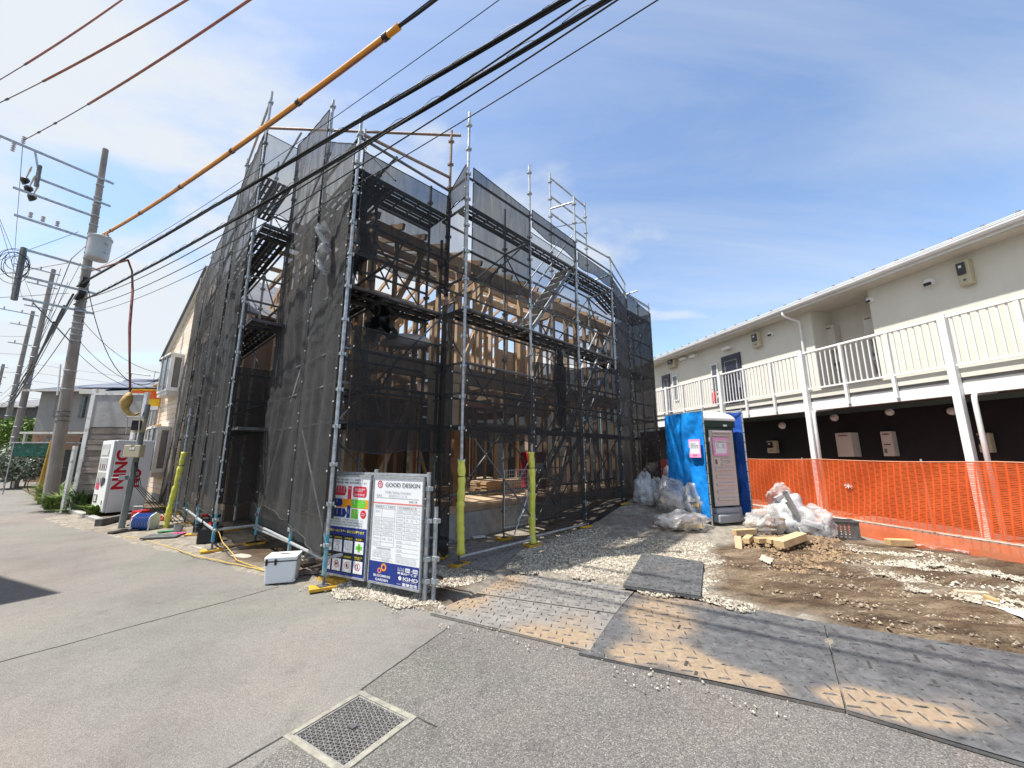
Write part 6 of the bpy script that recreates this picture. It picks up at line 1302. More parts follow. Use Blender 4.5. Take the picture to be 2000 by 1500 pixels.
tuft('weed_patch', 'thin weeds on the kerb behind the crack in the road', G(130, 1003) + Vector((0, .3, 0)), .5, .14, 120, M_leafy, 5); tuft('weed_patch', 'weeds climbing at the foot of the board wall', Vector((-11.8, 10.9, .05)), .4, .6, 160, M_leafd, 6, .03)
def leaves(name, label, c, dims, n_, m, seed, s_=.06, cat='plant', par=None, trunk=None):
    rr = np.random.default_rng(seed); mb = MB(); pts = rr.normal(size=(n_, 3)); pts /= np.linalg.norm(pts, axis=1)[:, None]; pts *= (rr.random(n_) ** .4)[:, None]
    for p in pts:
        w_ = 1 + .35 * noise.noise(Vector(p) * 2.2 + Vector((seed, 0, 0))); q = Vector((c[0] + p[0] * dims[0] * w_, c[1] + p[1] * dims[1] * w_, c[2] + p[2] * dims[2] * w_)); a = Vector(rr.normal(size=3)).normalized(); b_ = a.cross(Vector(rr.normal(size=3))).normalized(); k = len(mb.v); z_ = s_ * (.6 + .8 * rr.random())
        mb.v += [tuple(q - a * z_), tuple(q + b_ * z_ * .5), tuple(q + a * z_), tuple(q - b_ * z_ * .5)]; mb.f.append((k, k + 1, k + 2, k + 3))
    o = mb.build(name, m, par)
    if par is None: tag(o, label, cat)
    else: o['kind'] = 'stuff'
    return o
q = pz(38, 905, 18.0); t = thing('hedge', 'round pale flowered hedge bush by the slim poles', 'bush', (q.x, q.y, 0)); leaves('foliage', '', (q.x, q.y, 1.15), (1.2, .9, .85), 3000, M_leafl, 1, .09, par=t); mb = MB()
for k in range(4): mb.tube([(q.x + .3 * (k - 1.5), q.y, 0), (q.x + .35 * (k - 1.5), q.y, .8)], .03, 5)
mb.build('stems', M_oldb, t)
for (x, y, d, dm, seed, lab) in ((30, 850, 27, (1.6, 1.5, 1.3), 2, 'bright green garden tree between the slim poles and the grey villa'), (5, 860, 36, (2.2, 2, 1.5), 3, 'green tree at the left edge in front of the brown villa')):
    q = pz(x, y, d); t = thing('garden_tree', lab, 'tree', (q.x, q.y, 0)); leaves('crown', '', tuple(q), dm, 2600, M_leafy, seed, .13, par=t); mb = MB(); mb.tube([(q.x, q.y, 0), (q.x + .1, q.y, q.z)], [.13, .06], 7); mb.build('trunk', M_oldb, t)
# white low rail fence, yellow post, green bicycle shed, parked car in the dark carport
q0, q1_ = Vector((-13.9, 13.2, 0)), Vector((-12.5, 11.4, 0)); rf = thing('low_fence', 'low white steel rail fence between the nearest pole and the board wall', 'fence', tuple(q0))
for z_ in (.25, .75): mb = MB(); mb.tube([q0 - Vector((2.2, -1.4, 0)) + Z * z_, q1_ + Z * z_], .018, 6); mb.build('rail', M_white, rf)
for k in range(9): p = (q0 - Vector((1.6, -1.0, 0))).lerp(q1_, k / 8); mb = MB(); mb.tube([p, p + Z * .75], .014, 6); mb.build('baluster', M_white, rf)
p = pz(88, 900, 13.6); o = MB().beam(Vector((p.x, p.y, 0)), Vector((p.x + .12, p.y, 2.05)), .13, .04).build('guard_plate', mat('ochre_plate', (.50, .32, .04), (.38, .22, .04), 5, .6)); tag(o, 'tall ochre yellow guard plate beside the nearest pole', 'guard')
q = pz(64, 900, 15.5); sh = thing('bicycle_shelter', 'small green netted shelter with steel frame left of the ochre plate', 'shelter', (q.x, q.y, 0))
for (dx, dy) in ((-.9, 0), (.9, 0), (-.9, 1.5), (.9, 1.5)): mb = MB(); mb.tube([(q.x + dx, q.y + dy, 0), (q.x + dx, q.y + dy, 2.0)], .02, 6); mb.build('post', M_steel, sh)
MB().box(q.x, q.y + .75, 2.02, 2.0, 1.7, .04).build('roof', M_steel, sh); mg = see_through(mat('green_net', (.03, .16, .11), (.02, .10, .08), 5, .8), .7, .15)
MB().box(q.x, q.y + .02, 1.72, 1.8, .015, .5).build('side_net', mg, sh); MB().box(q.x, q.y + 1.5, .9, 1.8, .02, 1.7).build('back_net', M_black, sh)
bk_ = thing('bicycle', 'bicycle parked under the green netted shelter', 'bicycle', (q.x + .2, q.y + .5, 0))
for dx in (-.5, .5):
    mb = MB(); mb.tube([(q.x + .2 + dx + .32 * math.cos(a), q.y + .5, .33 + .32 * math.sin(a)) for a in np.linspace(0, 6.28, 22)], .016, 5, False); mb.build('wheel', M_black, bk_)
mb = MB(); B0 = Vector((q.x + .2, q.y + .5, 0))
for a_, b_ in (((-.5, .33), (-.15, .75)), ((-.15, .75), (.35, .80)), ((.35, .80), (.5, .33)), ((-.15, .75), (0, .3)), ((0, .3), (.35, .7)), ((0, .3), (-.5, .33)), ((.35, .8), (.3, 1.0)), ((-.15, .75), (-.18, .92))): mb.tube([B0 + Vector((a_[0], 0, a_[1])), B0 + Vector((b_[0], 0, b_[1]))], .014, 5)
mb.build('frame', M_steel, bk_); mb = MB(); mb.tube([B0 + Vector((.3, -.25, 1.02)), B0 + Vector((.3, .25, 1.02))], .013, 5); mb.build('handlebar', M_steel, bk_); MB().box(B0.x - .18, B0.y, .95, .22, .13, .06).build('saddle', M_black, bk_)
q = pz(135, 905, 18.5); cp_ = thing('carport', 'dark open carport behind the low white fence', 'carport', (q.x, q.y, 0)); MB().box(q.x, q.y + 2.2, 1.2, 4.2, .1, 2.4).build('back_wall', M_char, cp_); MB().box(q.x, q.y + 1.0, 2.55, 4.6, 2.6, .10).build('roof', M_bw, cp_)
for dx in (-2.1, 2.1): MB().box(q.x + dx, q.y - .2, 1.25, .1, .1, 2.5).build('post', M_bw, cp_)
car = thing('parked_car', 'dark parked car in the carport, tail towards the street', 'car', (q.x, q.y + .6, 0)); mb = MB(); prof = [(-.8, .3), (.8, .3), (.85, .75), (.78, .95), (.6, 1.4), (-.6, 1.4), (-.78, .95), (-.85, .75)]
mb.v = [(q.x + a, q.y + .2, b_) for a, b_ in prof] + [(q.x + a, q.y + 1.9, b_) for a, b_ in prof]; k = 8; mb.f = [tuple(range(k))[::-1], tuple(range(k, 2 * k))] + [((i + 1) % k, (i + 1) % k + k, i + k, i) for i in range(k)]; mb.build('body', mat('dark_car_paint', (.03, .03, .035), None, 2, .25), car, bevel=.05)
for dx in (-.62, .62): MB().box(q.x + dx, q.y + .19, .82, .22, .04, .14).build('tail_light', M_red, car); mb = MB(); mb.lathe((q.x + dx, q.y + .5, .3), [(.3, -.1), (.3, .1)], 16, 'y'); mb.build('wheel', M_rubber, car)
MB().box(q.x, q.y + .19, 1.15, 1.0, .03, .32).build('rear_window', M_glass, car); MB().box(q.x, q.y + .18, .62, .33, .02, .16).build('number_plate', M_white, car)
# ============================================================ SITE BOARDS
M_pw = mat('poster_white', (.74, .76, .78), (.70, .72, .74), 1.0, .5); M_pn = mat('poster_navy', (.015, .035, .22), None, 2, .5); M_pb = mat('poster_black', (.012, .012, .02), None, 2, .5); M_pr = mat('poster_red', (.62, .03, .06), None, 2, .5); M_pg = mat('poster_green', (.16, .55, .05), None, 2, .5); M_po = mat('poster_orange', (.80, .30, .02), None, 2, .5); M_py = mat('poster_yellow', (.85, .72, .05), None, 2, .5); M_ink = mat('poster_ink', (.06, .06, .07), None, 2, .6); M_inkl = mat('poster_grey_ink', (.30, .31, .33), None, 2, .6); M_pk = mat('poster_pink', (.80, .36, .62), (.74, .32, .56), 2, .6); M_sal = mat('poster_salmon', (.75, .20, .16), None, 2, .5); M_lt = mat('poster_light_text', (.75, .76, .78), None, 2, .5)
def board(name, label, pl, w, h, zb, ang):
    """x runs along the board, z up, print on the -y side"""
    t = thing(name, label, 'sign', (pl.x, pl.y, zb), ang)
    MB().obox((0, 0, 0), (w, 0, 0), (0, .012, 0), (0, 0, h)).build('panel', M_pw, t, local=True)
    for (n_, a, b_) in (('frame_rail', (-.012, -.010, -.022), (w + .024, 0, 0)), ('frame_rail', (-.012, -.010, h), (w + .024, 0, 0))): MB().obox(a, b_, (0, .03, 0), (0, 0, .022)).build(n_, M_steel, t, local=True)
    for x in (-.014, w): MB().obox((x, -.010, 0), (.014, 0, 0), (0, .03, 0), (0, 0, h)).build('frame_rail', M_steel, t, local=True)
    return t
class Print:
    def __init__(s, t, w, h): s.t, s.w, s.h = t, w, h; s.L = {}
    def r(s, x0, y0, x1, y1, m, lv=1): s.L.setdefault((m.name, lv), [m, lv, MB()])[2].obox((x0 * s.w, -.0008 * lv - .0006, (1 - y1) * s.h), ((x1 - x0) * s.w, 0, 0), (0, .0006, 0), (0, 0, (y1 - y0) * s.h))
    def poly(s, pts, m, lv=1):
        mb = s.L.setdefault((m.name, lv), [m, lv, MB()])[2]; k = len(mb.v); y = -.0008 * lv - .0006; mb.v += [(x * s.w, y, (1 - v) * s.h) for x, v in pts]; mb.f.append(tuple(range(k, k + len(pts))))
    def ring(s, cx, cy, r0, r1, m, lv=2, n_=24, sx=1.0):
        for i in range(n_):
            a, b_ = 6.2832 * i / n_, 6.2832 * (i + 1) / n_; q = [(cx + r * math.cos(t_) * sx / s.w * s.h, cy + r * math.sin(t_)) for r, t_ in ((r0, a), (r1, a), (r1, b_), (r0, b_))]; s.poly(q, m, lv)
    def line(s, x0, y0, x1, y1, th, m, lv=3):
        A_, B2 = Vector((x0 * s.w, (1 - y0) * s.h)), Vector((x1 * s.w, (1 - y1) * s.h)); d = (B2 - A_).normalized(); n_ = Vector((-d.y, d.x)) * th / 2; s.poly([(q.x / s.w, 1 - q.y / s.h) for q in (A_ - n_, B2 - n_, B2 + n_, A_ + n_)], m, lv)
    def done(s):
        for m, lv, mb in s.L.values(): mb.build('print', m, s.t, local=True)
    def tx(s, body, x, y, size, m, w=None, al='LEFT', lv=4, bold=0): return text(body, s.t, (x * s.w, -.0008 * lv - .001, (1 - y) * s.h), size * s.h, m, w * s.w if w else None, al=al, bold=bold, name='lettering')
bR, bM, bL = G(822, 1180), G(714, 1156), G(628, 1138)
def bang(a, b_): return math.atan2(b_.y - a.y, b_.x - a.x)
# right board
w2 = (bR - bM).length - .07; h2 = 1.17; an2 = bang(bM, bR); d2 = (bR - bM).normalized()
t2 = board('site_board', 'white and blue builder notice board with a long permit table, right of the pair', bM + d2 * .035, w2, h2, .135, an2); P = Print(t2, w2, h2)
P.ring(.13, .065, .026, .036, M_pr, 2); P.ring(.13, .065, .008, .014, M_pr, 2); P.line(.13, .065, .165, .04, .006, M_pr)
P.tx('GOOD DESIGN', .24, .085, .058, M_ink, .70, bold=.0004); P.tx('TOEI Safety Damper', .24, .148, .030, M_inkl, .54); P.tx('現場名', .06, .182, .022, M_inkl, .12); P.tx('東栄住宅モデル１１号　棟', .33, .182, .024, M_inkl, .36); P.r(.06, .195, .93, .197, M_ink, 2); P.tx('新築工事', .74, .228, .020, M_ink, .16)
P.r(0, .242, 1, .254, M_sal, 2)
P.tx('建築基準法による確認済', .06, .292, .019, M_ink, .40); P.tx('労災保険関係成立票', .54, .292, .019, M_ink, .36)
for (x0, x1, ys) in ((.04, .47, [.268, .302, .385, .42, .455, .49, .525, .56, .62, .66]), (.51, .96, [.268, .302, .335, .372, .42, .458, .495, .535, .575])):
    for y in ys: P.r(x0, y, x1, y + .0016, M_inkl, 2)
    for x in (x0, x0 + .16, x1): P.r(x, ys[0] + (.034 if x == x0 + .16 else 0), x + .003, ys[-1], M_inkl, 2)
for y in (.615, .655, .695, .735): P.r(.51, y, .96, y + .0014, M_inkl, 2)
rj = random.Random(11); kan = '建設業許可番号登録主任技術者氏名専門作成年月日発注工事施工会社代表取締役保険監理法人設計確認済証交付'
def jp(n_): return ''.join(rj.choice(kan) for _ in range(n_))
for (y, a, b_) in ((.335, '建築主', ''), (.408, '確認年月', '令和六年一月九日'), (.443, '確認番号', '第ＵＤＩ確建号'), (.478, '設計者氏名', '一級建築士事務所'), (.513, '工事監理者', '株式会社設計部'), (.548, '施工者氏名', '代表取締役社長'), (.595, '現場管理者', '現場　監督'), (.645, '連絡先', '')): P.tx(a, .055, y, .014, M_inkl, .12); b_ and P.tx(b_, .22, y, .014, M_inkl, .22)
for (y, a, b_) in ((.325, '保険関係', '労災保険　雇用保険'), (.360, '成立年月', '平成三十年四月一日'), (.400, '労働保険', '第　番　号'), (.445, '事業期間', '令和六年度'), (.483, '事業主', '住所　氏名'), (.520, '注文者', '株式会社東栄住宅'), (.560, '主任者', '現場管理者'), (.605, '緊急連絡', '０４２・　　・'), (.645, '警察署', '　　・　　・'), (.685, '消防署', '　　・　　・'), (.725, '病院', '　　・　　・')): P.tx(a, .53, y, .014, M_inkl, .11); P.tx(b_, .70, y, .014, M_inkl, .22)
P.tx('住宅瑕疵担保責任保険', .12, .69, .018, M_ink, .30)
for k in range(3): P.tx(jp(16), .05, .715 + .019 * k, .012, M_inkl, .38)
for k in range(2): P.r(.04, .765 + .024 * k, .47, .7665 + .024 * k, M_inkl, 2); P.tx(jp(7), .24, .784 + .022 * k, .013, M_inkl, .16)
for k in range(3): P.tx(jp(18), .53, .755 + .019 * k, .012, M_inkl, .40)
P.r(0, .81, 1, 1, M_pn, 1)
P.ring(.30, .858, .019, .036, M_po, 2); P.ring(.215, .893, .013, .026, mat('poster_coral', (.75, .22, .14), None, 2, .5), 2)
P.tx('BLOOMING', .10, .949, .031, M_lt, .34, bold=.0008); P.tx('GARDEN', .14, .985, .031, M_lt, .26, bold=.0008)
P.tx('ダブルの', .58, .846, .016, M_lt, .13); P.tx('性能評価', .58, .864, .016, M_lt, .13); P.r(.73, .833, .82, .868, M_lt, 2); P.tx('設計', .74, .856, .018, M_pn, .07); P.tx('＋', .825, .858, .018, M_lt, .05); P.r(.875, .833, .965, .868, M_lt, 2); P.tx('建設', .885, .856, .018, M_pn, .07)
P.tx('最長60年保証', .58, .893, .024, M_lt, .39, bold=.0006); P.tx('IGHD', .69, .942, .042, M_lt, .28, bold=.0012); P.tx('Iida Group Holdings', .69, .954, .009, M_lt, .26)
P.poly([(.60, .925), (.635, .905), (.665, .92), (.66, .945), (.62, .948)], M_lt, 2); P.tx('株式会社', .58, .985, .011, M_lt, .08); P.tx('東栄住宅', .68, .993, .034, M_lt, .29, bold=.001)
P.done()
# left board
w1 = (bM - bL).length - .05; h1 = 1.17; d1 = (bM - bL).normalized(); t1 = board('site_board', 'colourful site rules board with blocks over rows of picture signs, left of the pair', bL + d1 * .015, w1, h1, .135, bang(bL, bM)); P = Print(t1, w1, h1)
P.tx('東栄住宅は『安心の家づくり』を約束する', .04, .042, .022, M_ink, .78, bold=.0003); P.tx('住宅性能表示制度・長期優良住宅を採用しています', .04, .072, .022, M_ink, .88, bold=.0003)
P.r(.01, .09, .09, .26, M_pr, 2); P.poly([(.12, .10), (.40, .10), (.44, .15), (.40, .20), (.12, .20)], M_pr, 2); P.r(.47, .10, .56, .235, M_pr, 2); P.poly([(.62, .10), (.90, .10), (.93, .12), (.93, .19), (.90, .21), (.62, .21), (.60, .19), (.60, .12)], M_pr, 2)
for k in range(4): P.tx('耐震\n耐風\n耐久\n省エネ', .15 + .07 * k, .118, .018, M_lt, .05)
P.tx('等級', .48, .13, .02, M_lt, .06); P.tx('第三者機関\nの検査済', .64, .135, .018, M_lt, .25); P.tx('住宅保証', .64, .195, .026, M_lt, .25)
P.r(.01, .235, 1.0, .325, M_po, 1); P.poly([(.10, .235), (.33, .235), (.36, .28), (.33, .315), (.10, .315)], M_pn, 2); P.poly([(.58, .235), (.90, .235), (.95, .28), (.90, .32), (.58, .32)], M_pg, 2)
P.tx('土\n地', .2, .255, .02, M_lt, .03); P.tx('検\n査', .64, .258, .018, M_lt, .03); P.tx('完\n成', .84, .258, .018, M_lt, .03)
P.poly([(.10, .335), (.42, .335), (.48, .38), (.42, .425), (.10, .425)], M_pn, 2); P.r(.48, .30, .56, .43, M_pn, 2); P.r(.59, .335, .76, .43, M_pg, 2); P.ring(.88, .38, .0, .042, M_pr, 2)
for k, (x, s_) in enumerate(((.22, '品\n質\n管\n理'), (.34, '安\n全\n管\n理'), (.505, '引\n渡\n後'), (.66, '定\n期\n点\n検'))): P.tx(s_, x, .352, .016, M_lt, .03)
P.tx('安心\n60年', .84, .378, .018, M_lt, .08)
for k in range(3): P.tx('ご近隣の皆様へ　ご迷惑をおかけしますが' if k == 0 else jp(20), .04, .455 + .026 * k, .017, M_ink, .84)
P.r(0, .525, 1, 1, M_pn, 1); P.tx('現場ルールとマナー 私たちは守ります', .04, .577, .032, M_py, .90, bold=.0009)
cols = [(.0, .165), (.20, .42), (.46, .68), (.72, .94)]
cap1 = ['整理整頓', '作業服装', '時間厳守', '安全第一']; cap2 = ['禁煙', '駐車禁止', '火気厳禁', '関係者以外\n立入禁止']
for k, (a, b_) in enumerate(cols):
    P.r(a, .61, b_ + .02, .975, M_pb, 2); P.r(a + .01, .655, b_, .775, M_pw, 3); P.r(a + .01, .845, b_, .965, M_pw, 3)
    P.tx(cap1[k], a + .02, .642, .020, M_py, (b_ - a) * .85); P.tx(cap2[k], a + .02, .815 if k == 3 else .825, .016 if k == 3 else .020, M_py, (b_ - a) * .85)
    cx = (a + b_) / 2 + .005
    for (q, z_) in ((1, .90),): P.ring(cx, z_, .030, .037, M_pr, 4); P.line(cx - .035, z_ - .022, cx + .035, z_ + .022, .006, M_pr, 5)
    P.tx(cap1[k] + 'に努めます', a + .02, .770, .007, M_inkl, (b_ - a) * .8, lv=6); P.tx('ご協力お願いします', a + .02, .960, .007, M_inkl, (b_ - a) * .8, lv=6)
cx = (cols[3][0] + cols[3][1]) / 2; P.r(cx - .022, .675, cx + .032, .755, M_pg, 5); P.r(cx - .07, .698, cx + .08, .732, M_pg, 5)
cx = (cols[2][0] + cols[2][1]) / 2; P.ring(cx, .712, .035, .038, M_inkl, 5); P.line(cx, .712, cx, .685, .004, M_inkl, 6); P.line(cx, .712, cx, .740, .004, M_inkl, 6)
cx = (cols[1][0] + cols[1][1]) / 2; P.ring(cx, .69, .014, .017, M_inkl, 5); P.poly([(cx - .05, .755), (cx - .03, .708), (cx + .03, .708), (cx + .05, .755)], M_inkl, 5); P.poly([(cx - .035, .750), (cx - .022, .713), (cx + .022, .713), (cx + .035, .750)], M_pw, 6)
P.tx('P', cols[1][0] + .075, .917, .045, M_ink, .07, lv=6, bold=.0008); P.poly([(cols[2][0] + .10, .92), (cols[2][0] + .09, .895), (cols[2][0] + .12, .875), (cols[2][0] + .14, .90), (cols[2][0] + .13, .92)], M_ink, 6)
cx = (cols[3][0] + cols[3][1]) / 2; P.ring(cx, .882, 0, .006, M_ink, 6); P.line(cx, .888, cx, .905, .012, M_ink, 6); P.line(cx, .905, cx - .02, .922, .006, M_ink, 6); P.line(cx, .905, cx + .02, .922, .006, M_ink, 6)
P.poly([(.05, .70), (.12, .69), (.13, .74), (.06, .75)], M_ink, 5); P.line(.03, .905, .12, .89, .012, M_ink, 6)
P.done()
# posts that carry the boards
bs = thing('board_stand', 'grey tube stand with clamps that carries the two site boards', 'stand', tuple(bM))
for (p, z1_, off) in ((bM, 1.40, .055), (bR, 1.38, .055), (bR + d2 * .085 + Vector((-d2.y, d2.x, 0)) * .10, 1.0, .0), (bL + d1 * .03, 1.3, .06)):
    q = p + Vector((-d2.y, d2.x, 0)) * off; mb = MB(); mb.tube([q + Z * .0, q + Z * z1_], .0245, 12); u_ = mb.build('tube', M_steel, bs)
    for z in (.22, .45, .85, 1.2):
        if z < z1_: mb = MB(); mb.lathe((q.x, q.y, z), [(.026, -.03), (.036, -.026), (.036, .026), (.026, .03)], 10); mb.box(q.x + .03, q.y - .03, z, .05, .04, .045, .5); mb.build('clamp', M_steel, bs)
MB().beam(bL + Z * 1.345 + Vector((-d2.y, d2.x, 0)) * .055, bR + Z * 1.345 + Vector((-d2.y, d2.x, 0)) * .055, .03, .03).build('cross_rail', M_steel, bs)
for z in (.45, .22): MB().beam(bR + Z * z + Vector((-d2.y, d2.x, 0)) * .055, bR + d2 * .085 + Vector((-d2.y, d2.x, 0)) * .10 + Z * z, .03, .03).build('coupler_link', M_steel, bs)
MB().box(bL.x + .14, bL.y + .02, .035, .4, .13, .045, -.4).build('sole_pad', M_yel, bs, bevel=.004)
# ---- cooler box
c = G(550, 1136); ang = .28; ck = thing('cooler_box', 'white cooler box with black latches on the asphalt by the site boards', 'cooler', tuple(c), ang); M_cool = mat('cooler_white', (.72, .74, .75), (.68, .70, .71), 2, .35, .05)
def lb(cx, cy, cz, sx_, sy_, sz_): return MB().box(cx, cy, cz, sx_, sy_, sz_)
mb = MB(); a = [(-.18, -.13), (.18, -.13), (.18, .13), (-.18, .13)]; mb.v = [(x * .93, y * .93, .012) for x, y in a] + [(x, y, .27) for x, y in a]; mb.f = [(3, 2, 1, 0), (4, 5, 6, 7)] + [(i, (i + 1) % 4, (i + 1) % 4 + 4, i + 4) for i in range(4)]; mb.build('body', M_cool, ck, local=True, bevel=.018)
ld = lb(0, 0, .305, .375, .275, .055).build('lid', M_cool, ck, local=True, bevel=.016); lb(0.01, 0, .3335, .11, .035, .006).build('handle', M_black, ld, local=True); lb(0, 0, .268, .35, .252, .008).build('seal', M_steeld, ck, local=True)
for dx in (-.145, -.045): lb(dx - .01, -.142, .27, .022, .014, .07).build('latch', M_black, ck, local=True)
lb(.16, -.128, .045, .04, .012, .022).build('drain_plug', M_bw, ck, local=True)
for dx in (-.13, .13):
    for dy in (-.09, .09): lb(dx, dy, .006, .04, .04, .014).build('foot', M_steeld, ck, local=True)
# ---- rope, bags of tools, reel and scraps at the left corner
def ropeline(label, pts, r=.007, m=None):
    mb = MB(); q = []
    for a, b_ in zip(pts[:-1], pts[1:]):
        n_ = max(2, int((b_ - a).length / .08))
        for i in range(n_): p = a.lerp(b_, i / n_); q.append(p + Vector((.02 * noise.noise(p * 4), .02 * noise.noise(p * 4 + Vector((9, 9, 0))), 0)))
    q.append(pts[-1]); mb.tube(q, r, 6); o = mb.build('rope', m or mat('yellow_rope', (.68, .48, .12), (.35, .24, .06), 60, .8, .4)); return tag(o, label, 'rope')
ropeline('yellow rope lying along the asphalt edge as far as the cooler box', [G(238, 1046, .02), G(300, 1058, .02), G(380, 1085, .03), G(460, 1102, .03), G(525, 1116, .03)]); ropeline('yellow rope tied to the scaffold foot and slanting down behind the cooler box', [A_ + Z * .40, A_ + Vector((.25, -.12, .22)), G(462, 1094, .05), G(530, 1118, .03)]); ropeline('thin pale cord hanging round the yellow foam sleeve', [G(335, 1000, .5), G(318, 1010, .25), G(300, 1035, .03), G(345, 1048, .03), G(372, 1020, .35)], .005)
rc = G(281, 1037); rl = thing('cable_reel', 'blue extension cable wound on a white reel stand beside the meter pole', 'cable reel', tuple(rc)); rx = Vector((1, .12, 0)).normalized(); ry = Vector((-.12, 1, 0)).normalized()
for s_ in (-.17, .17):
    mb = MB(); q = rc + rx * s_; mb.tube([q - ry * .14 + Z * .01, q - ry * .12 + Z * .30, q + ry * .02 + Z * .36, q + ry * .12 + Z * .30, q + ry * .14 + Z * .01, q - ry * .14 + Z * .01], .014, 7); mb.build('stand_frame', M_white, rl)
mb = MB(); mb.tube([rc - rx * .165 + Z * .19, rc - rx * .16 + Z * .19, rc + rx * .16 + Z * .19, rc + rx * .165 + Z * .19], [.05, .155, .155, .05], 24); mb.build('drum', mat('white_reel', (.70, .72, .74)), rl)
for k in range(11): 
    x = -.14 + .028 * k; mb = MB(); mb.tube([rc + rx * (x - .012) + Z * .19, rc + rx * x + Z * .19, rc + rx * (x + .012) + Z * .19], [.157, .170, .157], 24, False); mb.build('cable_turn', M_cyan, rl)
rm = G(262, 1030); t = thing('power_tool', 'small red machine standing between the meter pole and the blue reel', 'machine', tuple(rm)); MB().box(rm.x, rm.y + .1, .20, .24, .22, .30).build('case', M_red, t, bevel=.03); MB().box(rm.x, rm.y + .1, .04, .30, .26, .05).build('base', M_black, t, bevel=.01)
mb = MB(); mb.tube([rm + Vector((-.1, .02, .35)), rm + Vector((-.1, .02, .44)), rm + Vector((.1, .02, .44)), rm + Vector((.1, .02, .35))], .013, 6); mb.build('handle', M_bw, t); MB().box(rm.x + .02, rm.y - .02, .22, .12, .02, .12).build('grille', M_bw, t)
def bag(x, y, label, seed, sc_=1.0):
    c = G(x, y); t = thing('tool_bag', label, 'bag', tuple(c)); rr = random.Random(seed); MB().box(c.x, c.y, .17 * sc_, .36 * sc_, .26 * sc_, .32 * sc_, .3).build('body', M_black, t, bevel=.04)
    for k in range(5): MB().box(c.x + rr.uniform(-.15, .15), c.y + rr.uniform(-.13, .1), .35 * sc_ + rr.uniform(0, .04), .12, .05, .05, rr.random() * 3).build('tool', M_red if k % 2 else M_dg, t, bevel=.01)
    mb = MB(); mb.tube([(c.x - .12, c.y - .1, .3), (c.x - .08, c.y - .1, .46), (c.x + .08, c.y - .1, .46), (c.x + .12, c.y - .1, .3)], .012, 6); mb.build('handle', M_black, t)
bag(408, 1063, 'black tool bag with red tools under the scaffold, the nearer of two', 1, .92); bag(400, 1045, 'black tool bag half hidden behind the nearer one under the scaffold', 2)
for k, (x, y, L, a, m_, lab, cat) in enumerate(((300, 1018, .7, .2, M_red, 'long red plastic level lying behind the cable reel', 'tool'), (312, 1012, .5, -.2, M_red, 'short red bar on the tools behind the cable reel', 'tool'), (330, 1040, .35, .5, mat('green_wrap', (.12, .35, .20)), 'green wrapper scrap at the foot of the yellow sleeve', 'scrap'), (350, 1045, .2, 0, mat('pink_wrap', (.7, .05, .25)), 'bright pink scrap by the foot of the yellow sleeve', 'scrap'), (318, 1050, .55, .3, M_steeld, 'dark plastic sheet flat on the concrete behind the cable reel', 'sheet'), (470, 1066, .5, .8, M_wood, 'loose yellow pine offcut under the recessed net', 'offcut'), (935, 1052, .25, .5, M_white, 'crumpled white paper on the plate under the wire gate', 'paper'), (596, 1092, .22, .2, M_white, 'white plank end behind the cooler box', 'offcut'))):
    c = GT(x, y); o = MB().box(c.x, c.y, c.z + .03, L, .09 if m_ is not M_steeld else .35, .03, a).build('level' if 'level' in lab or 'bar' in lab else cat, m_, bevel=.006); tag(o, lab, cat)
cn = G(347, 1042); mb = MB(); mb.lathe((cn.x, cn.y, 0.01), [(.07, 0), (.08, .16), (.076, .16), (.06, .02)], 14); o = mb.build('paint_can', M_steel); tag(o, 'small grey can standing by the yellow sleeve foot', 'can')
for k, (x, y) in enumerate(((250, 1040), (236, 1042))): o = MB().box(G(x, y).x, G(x, y).y + .05, .03, .42, .2, .05, .2 + k).build('rubber_foot', M_black, bevel=.01); tag(o, ['black rubber base plate right of the meter pole', 'black rubber base plate under the meter pole'][k], 'base')
# concrete strip under the left scaffold
sp_ = MB().prism([tuple(G(x, y)) for x, y in ((255, 1041), (330, 1058), (420, 1082), (500, 1098), (560, 1070), (470, 1030), (380, 1005), (300, 1012))], .0, .022); fix_up(sp_); o = sp_.build('concrete_apron', mat('dusty_concrete', (.46, .42, .36), (.27, .24, .20), 4, .9, .4, bscale=40)); o['kind'] = 'structure'
for k, (x, y, L, a) in enumerate(((610, 1118, .5, 1.2), (618, 1106, .45, .4), (600, 1105, .4, 2.2), (590, 1126, .35, .1), (612, 1094, .3, .9))):
    c = GT(x, y); o = MB().box(c.x, c.y + .05, .06 + .035 * (k % 3), L, .08, .05, a).build('offcut', [M_oldb, M_wood, M_steeld][k % 3], bevel=.004); tag(o, ['dark old offcut leaning behind the cooler box', 'yellow pine offcut in the pile behind the cooler box', 'dark metal strip on the pile behind the cooler box', 'old brown offcut on the dirt right beside the cooler box', 'small pine offcut on top of the pile behind the cooler box'][k], 'offcut')
for k, (x, y) in enumerate(((575, 1052), (640, 1145), (890, 1108))):
    pass
# ============================================================ TOILET
M_tgreen = mat('dark_green_shell', (.012, .035, .028), (.018, .045, .036), 2, .4); M_tdoor = mat('pinkish_door', (.54, .47, .435), (.50, .43, .395), 2, .45); M_tbase = mat('grey_plastic_base', (.34, .35, .38), (.28, .29, .31), 3, .5)
tl, tr_ = GT(1397, 1026), GT(1462, 1022); td = Vector(((tr_ - tl).x, (tr_ - tl).y, 0)).normalized(); td = Vector((.93, -.37, 0)).normalized() if td.y < -.6 else td
tz = terrain(tl.x, tl.y) + .02; wT = .86; 
tw = thing('portable_toilet', 'portable toilet with beige ribbed door, dark green shell and white domed roof', 'toilet', (tl.x, tl.y, tz), math.atan2(td.y, td.x))
def tb(x0, x1, y0, y1, z0, z1): return MB().obox((x0, y0, z0), (x1 - x0, 0, 0), (0, y1 - y0, 0), (0, 0, z1 - z0))
TH = 2.10
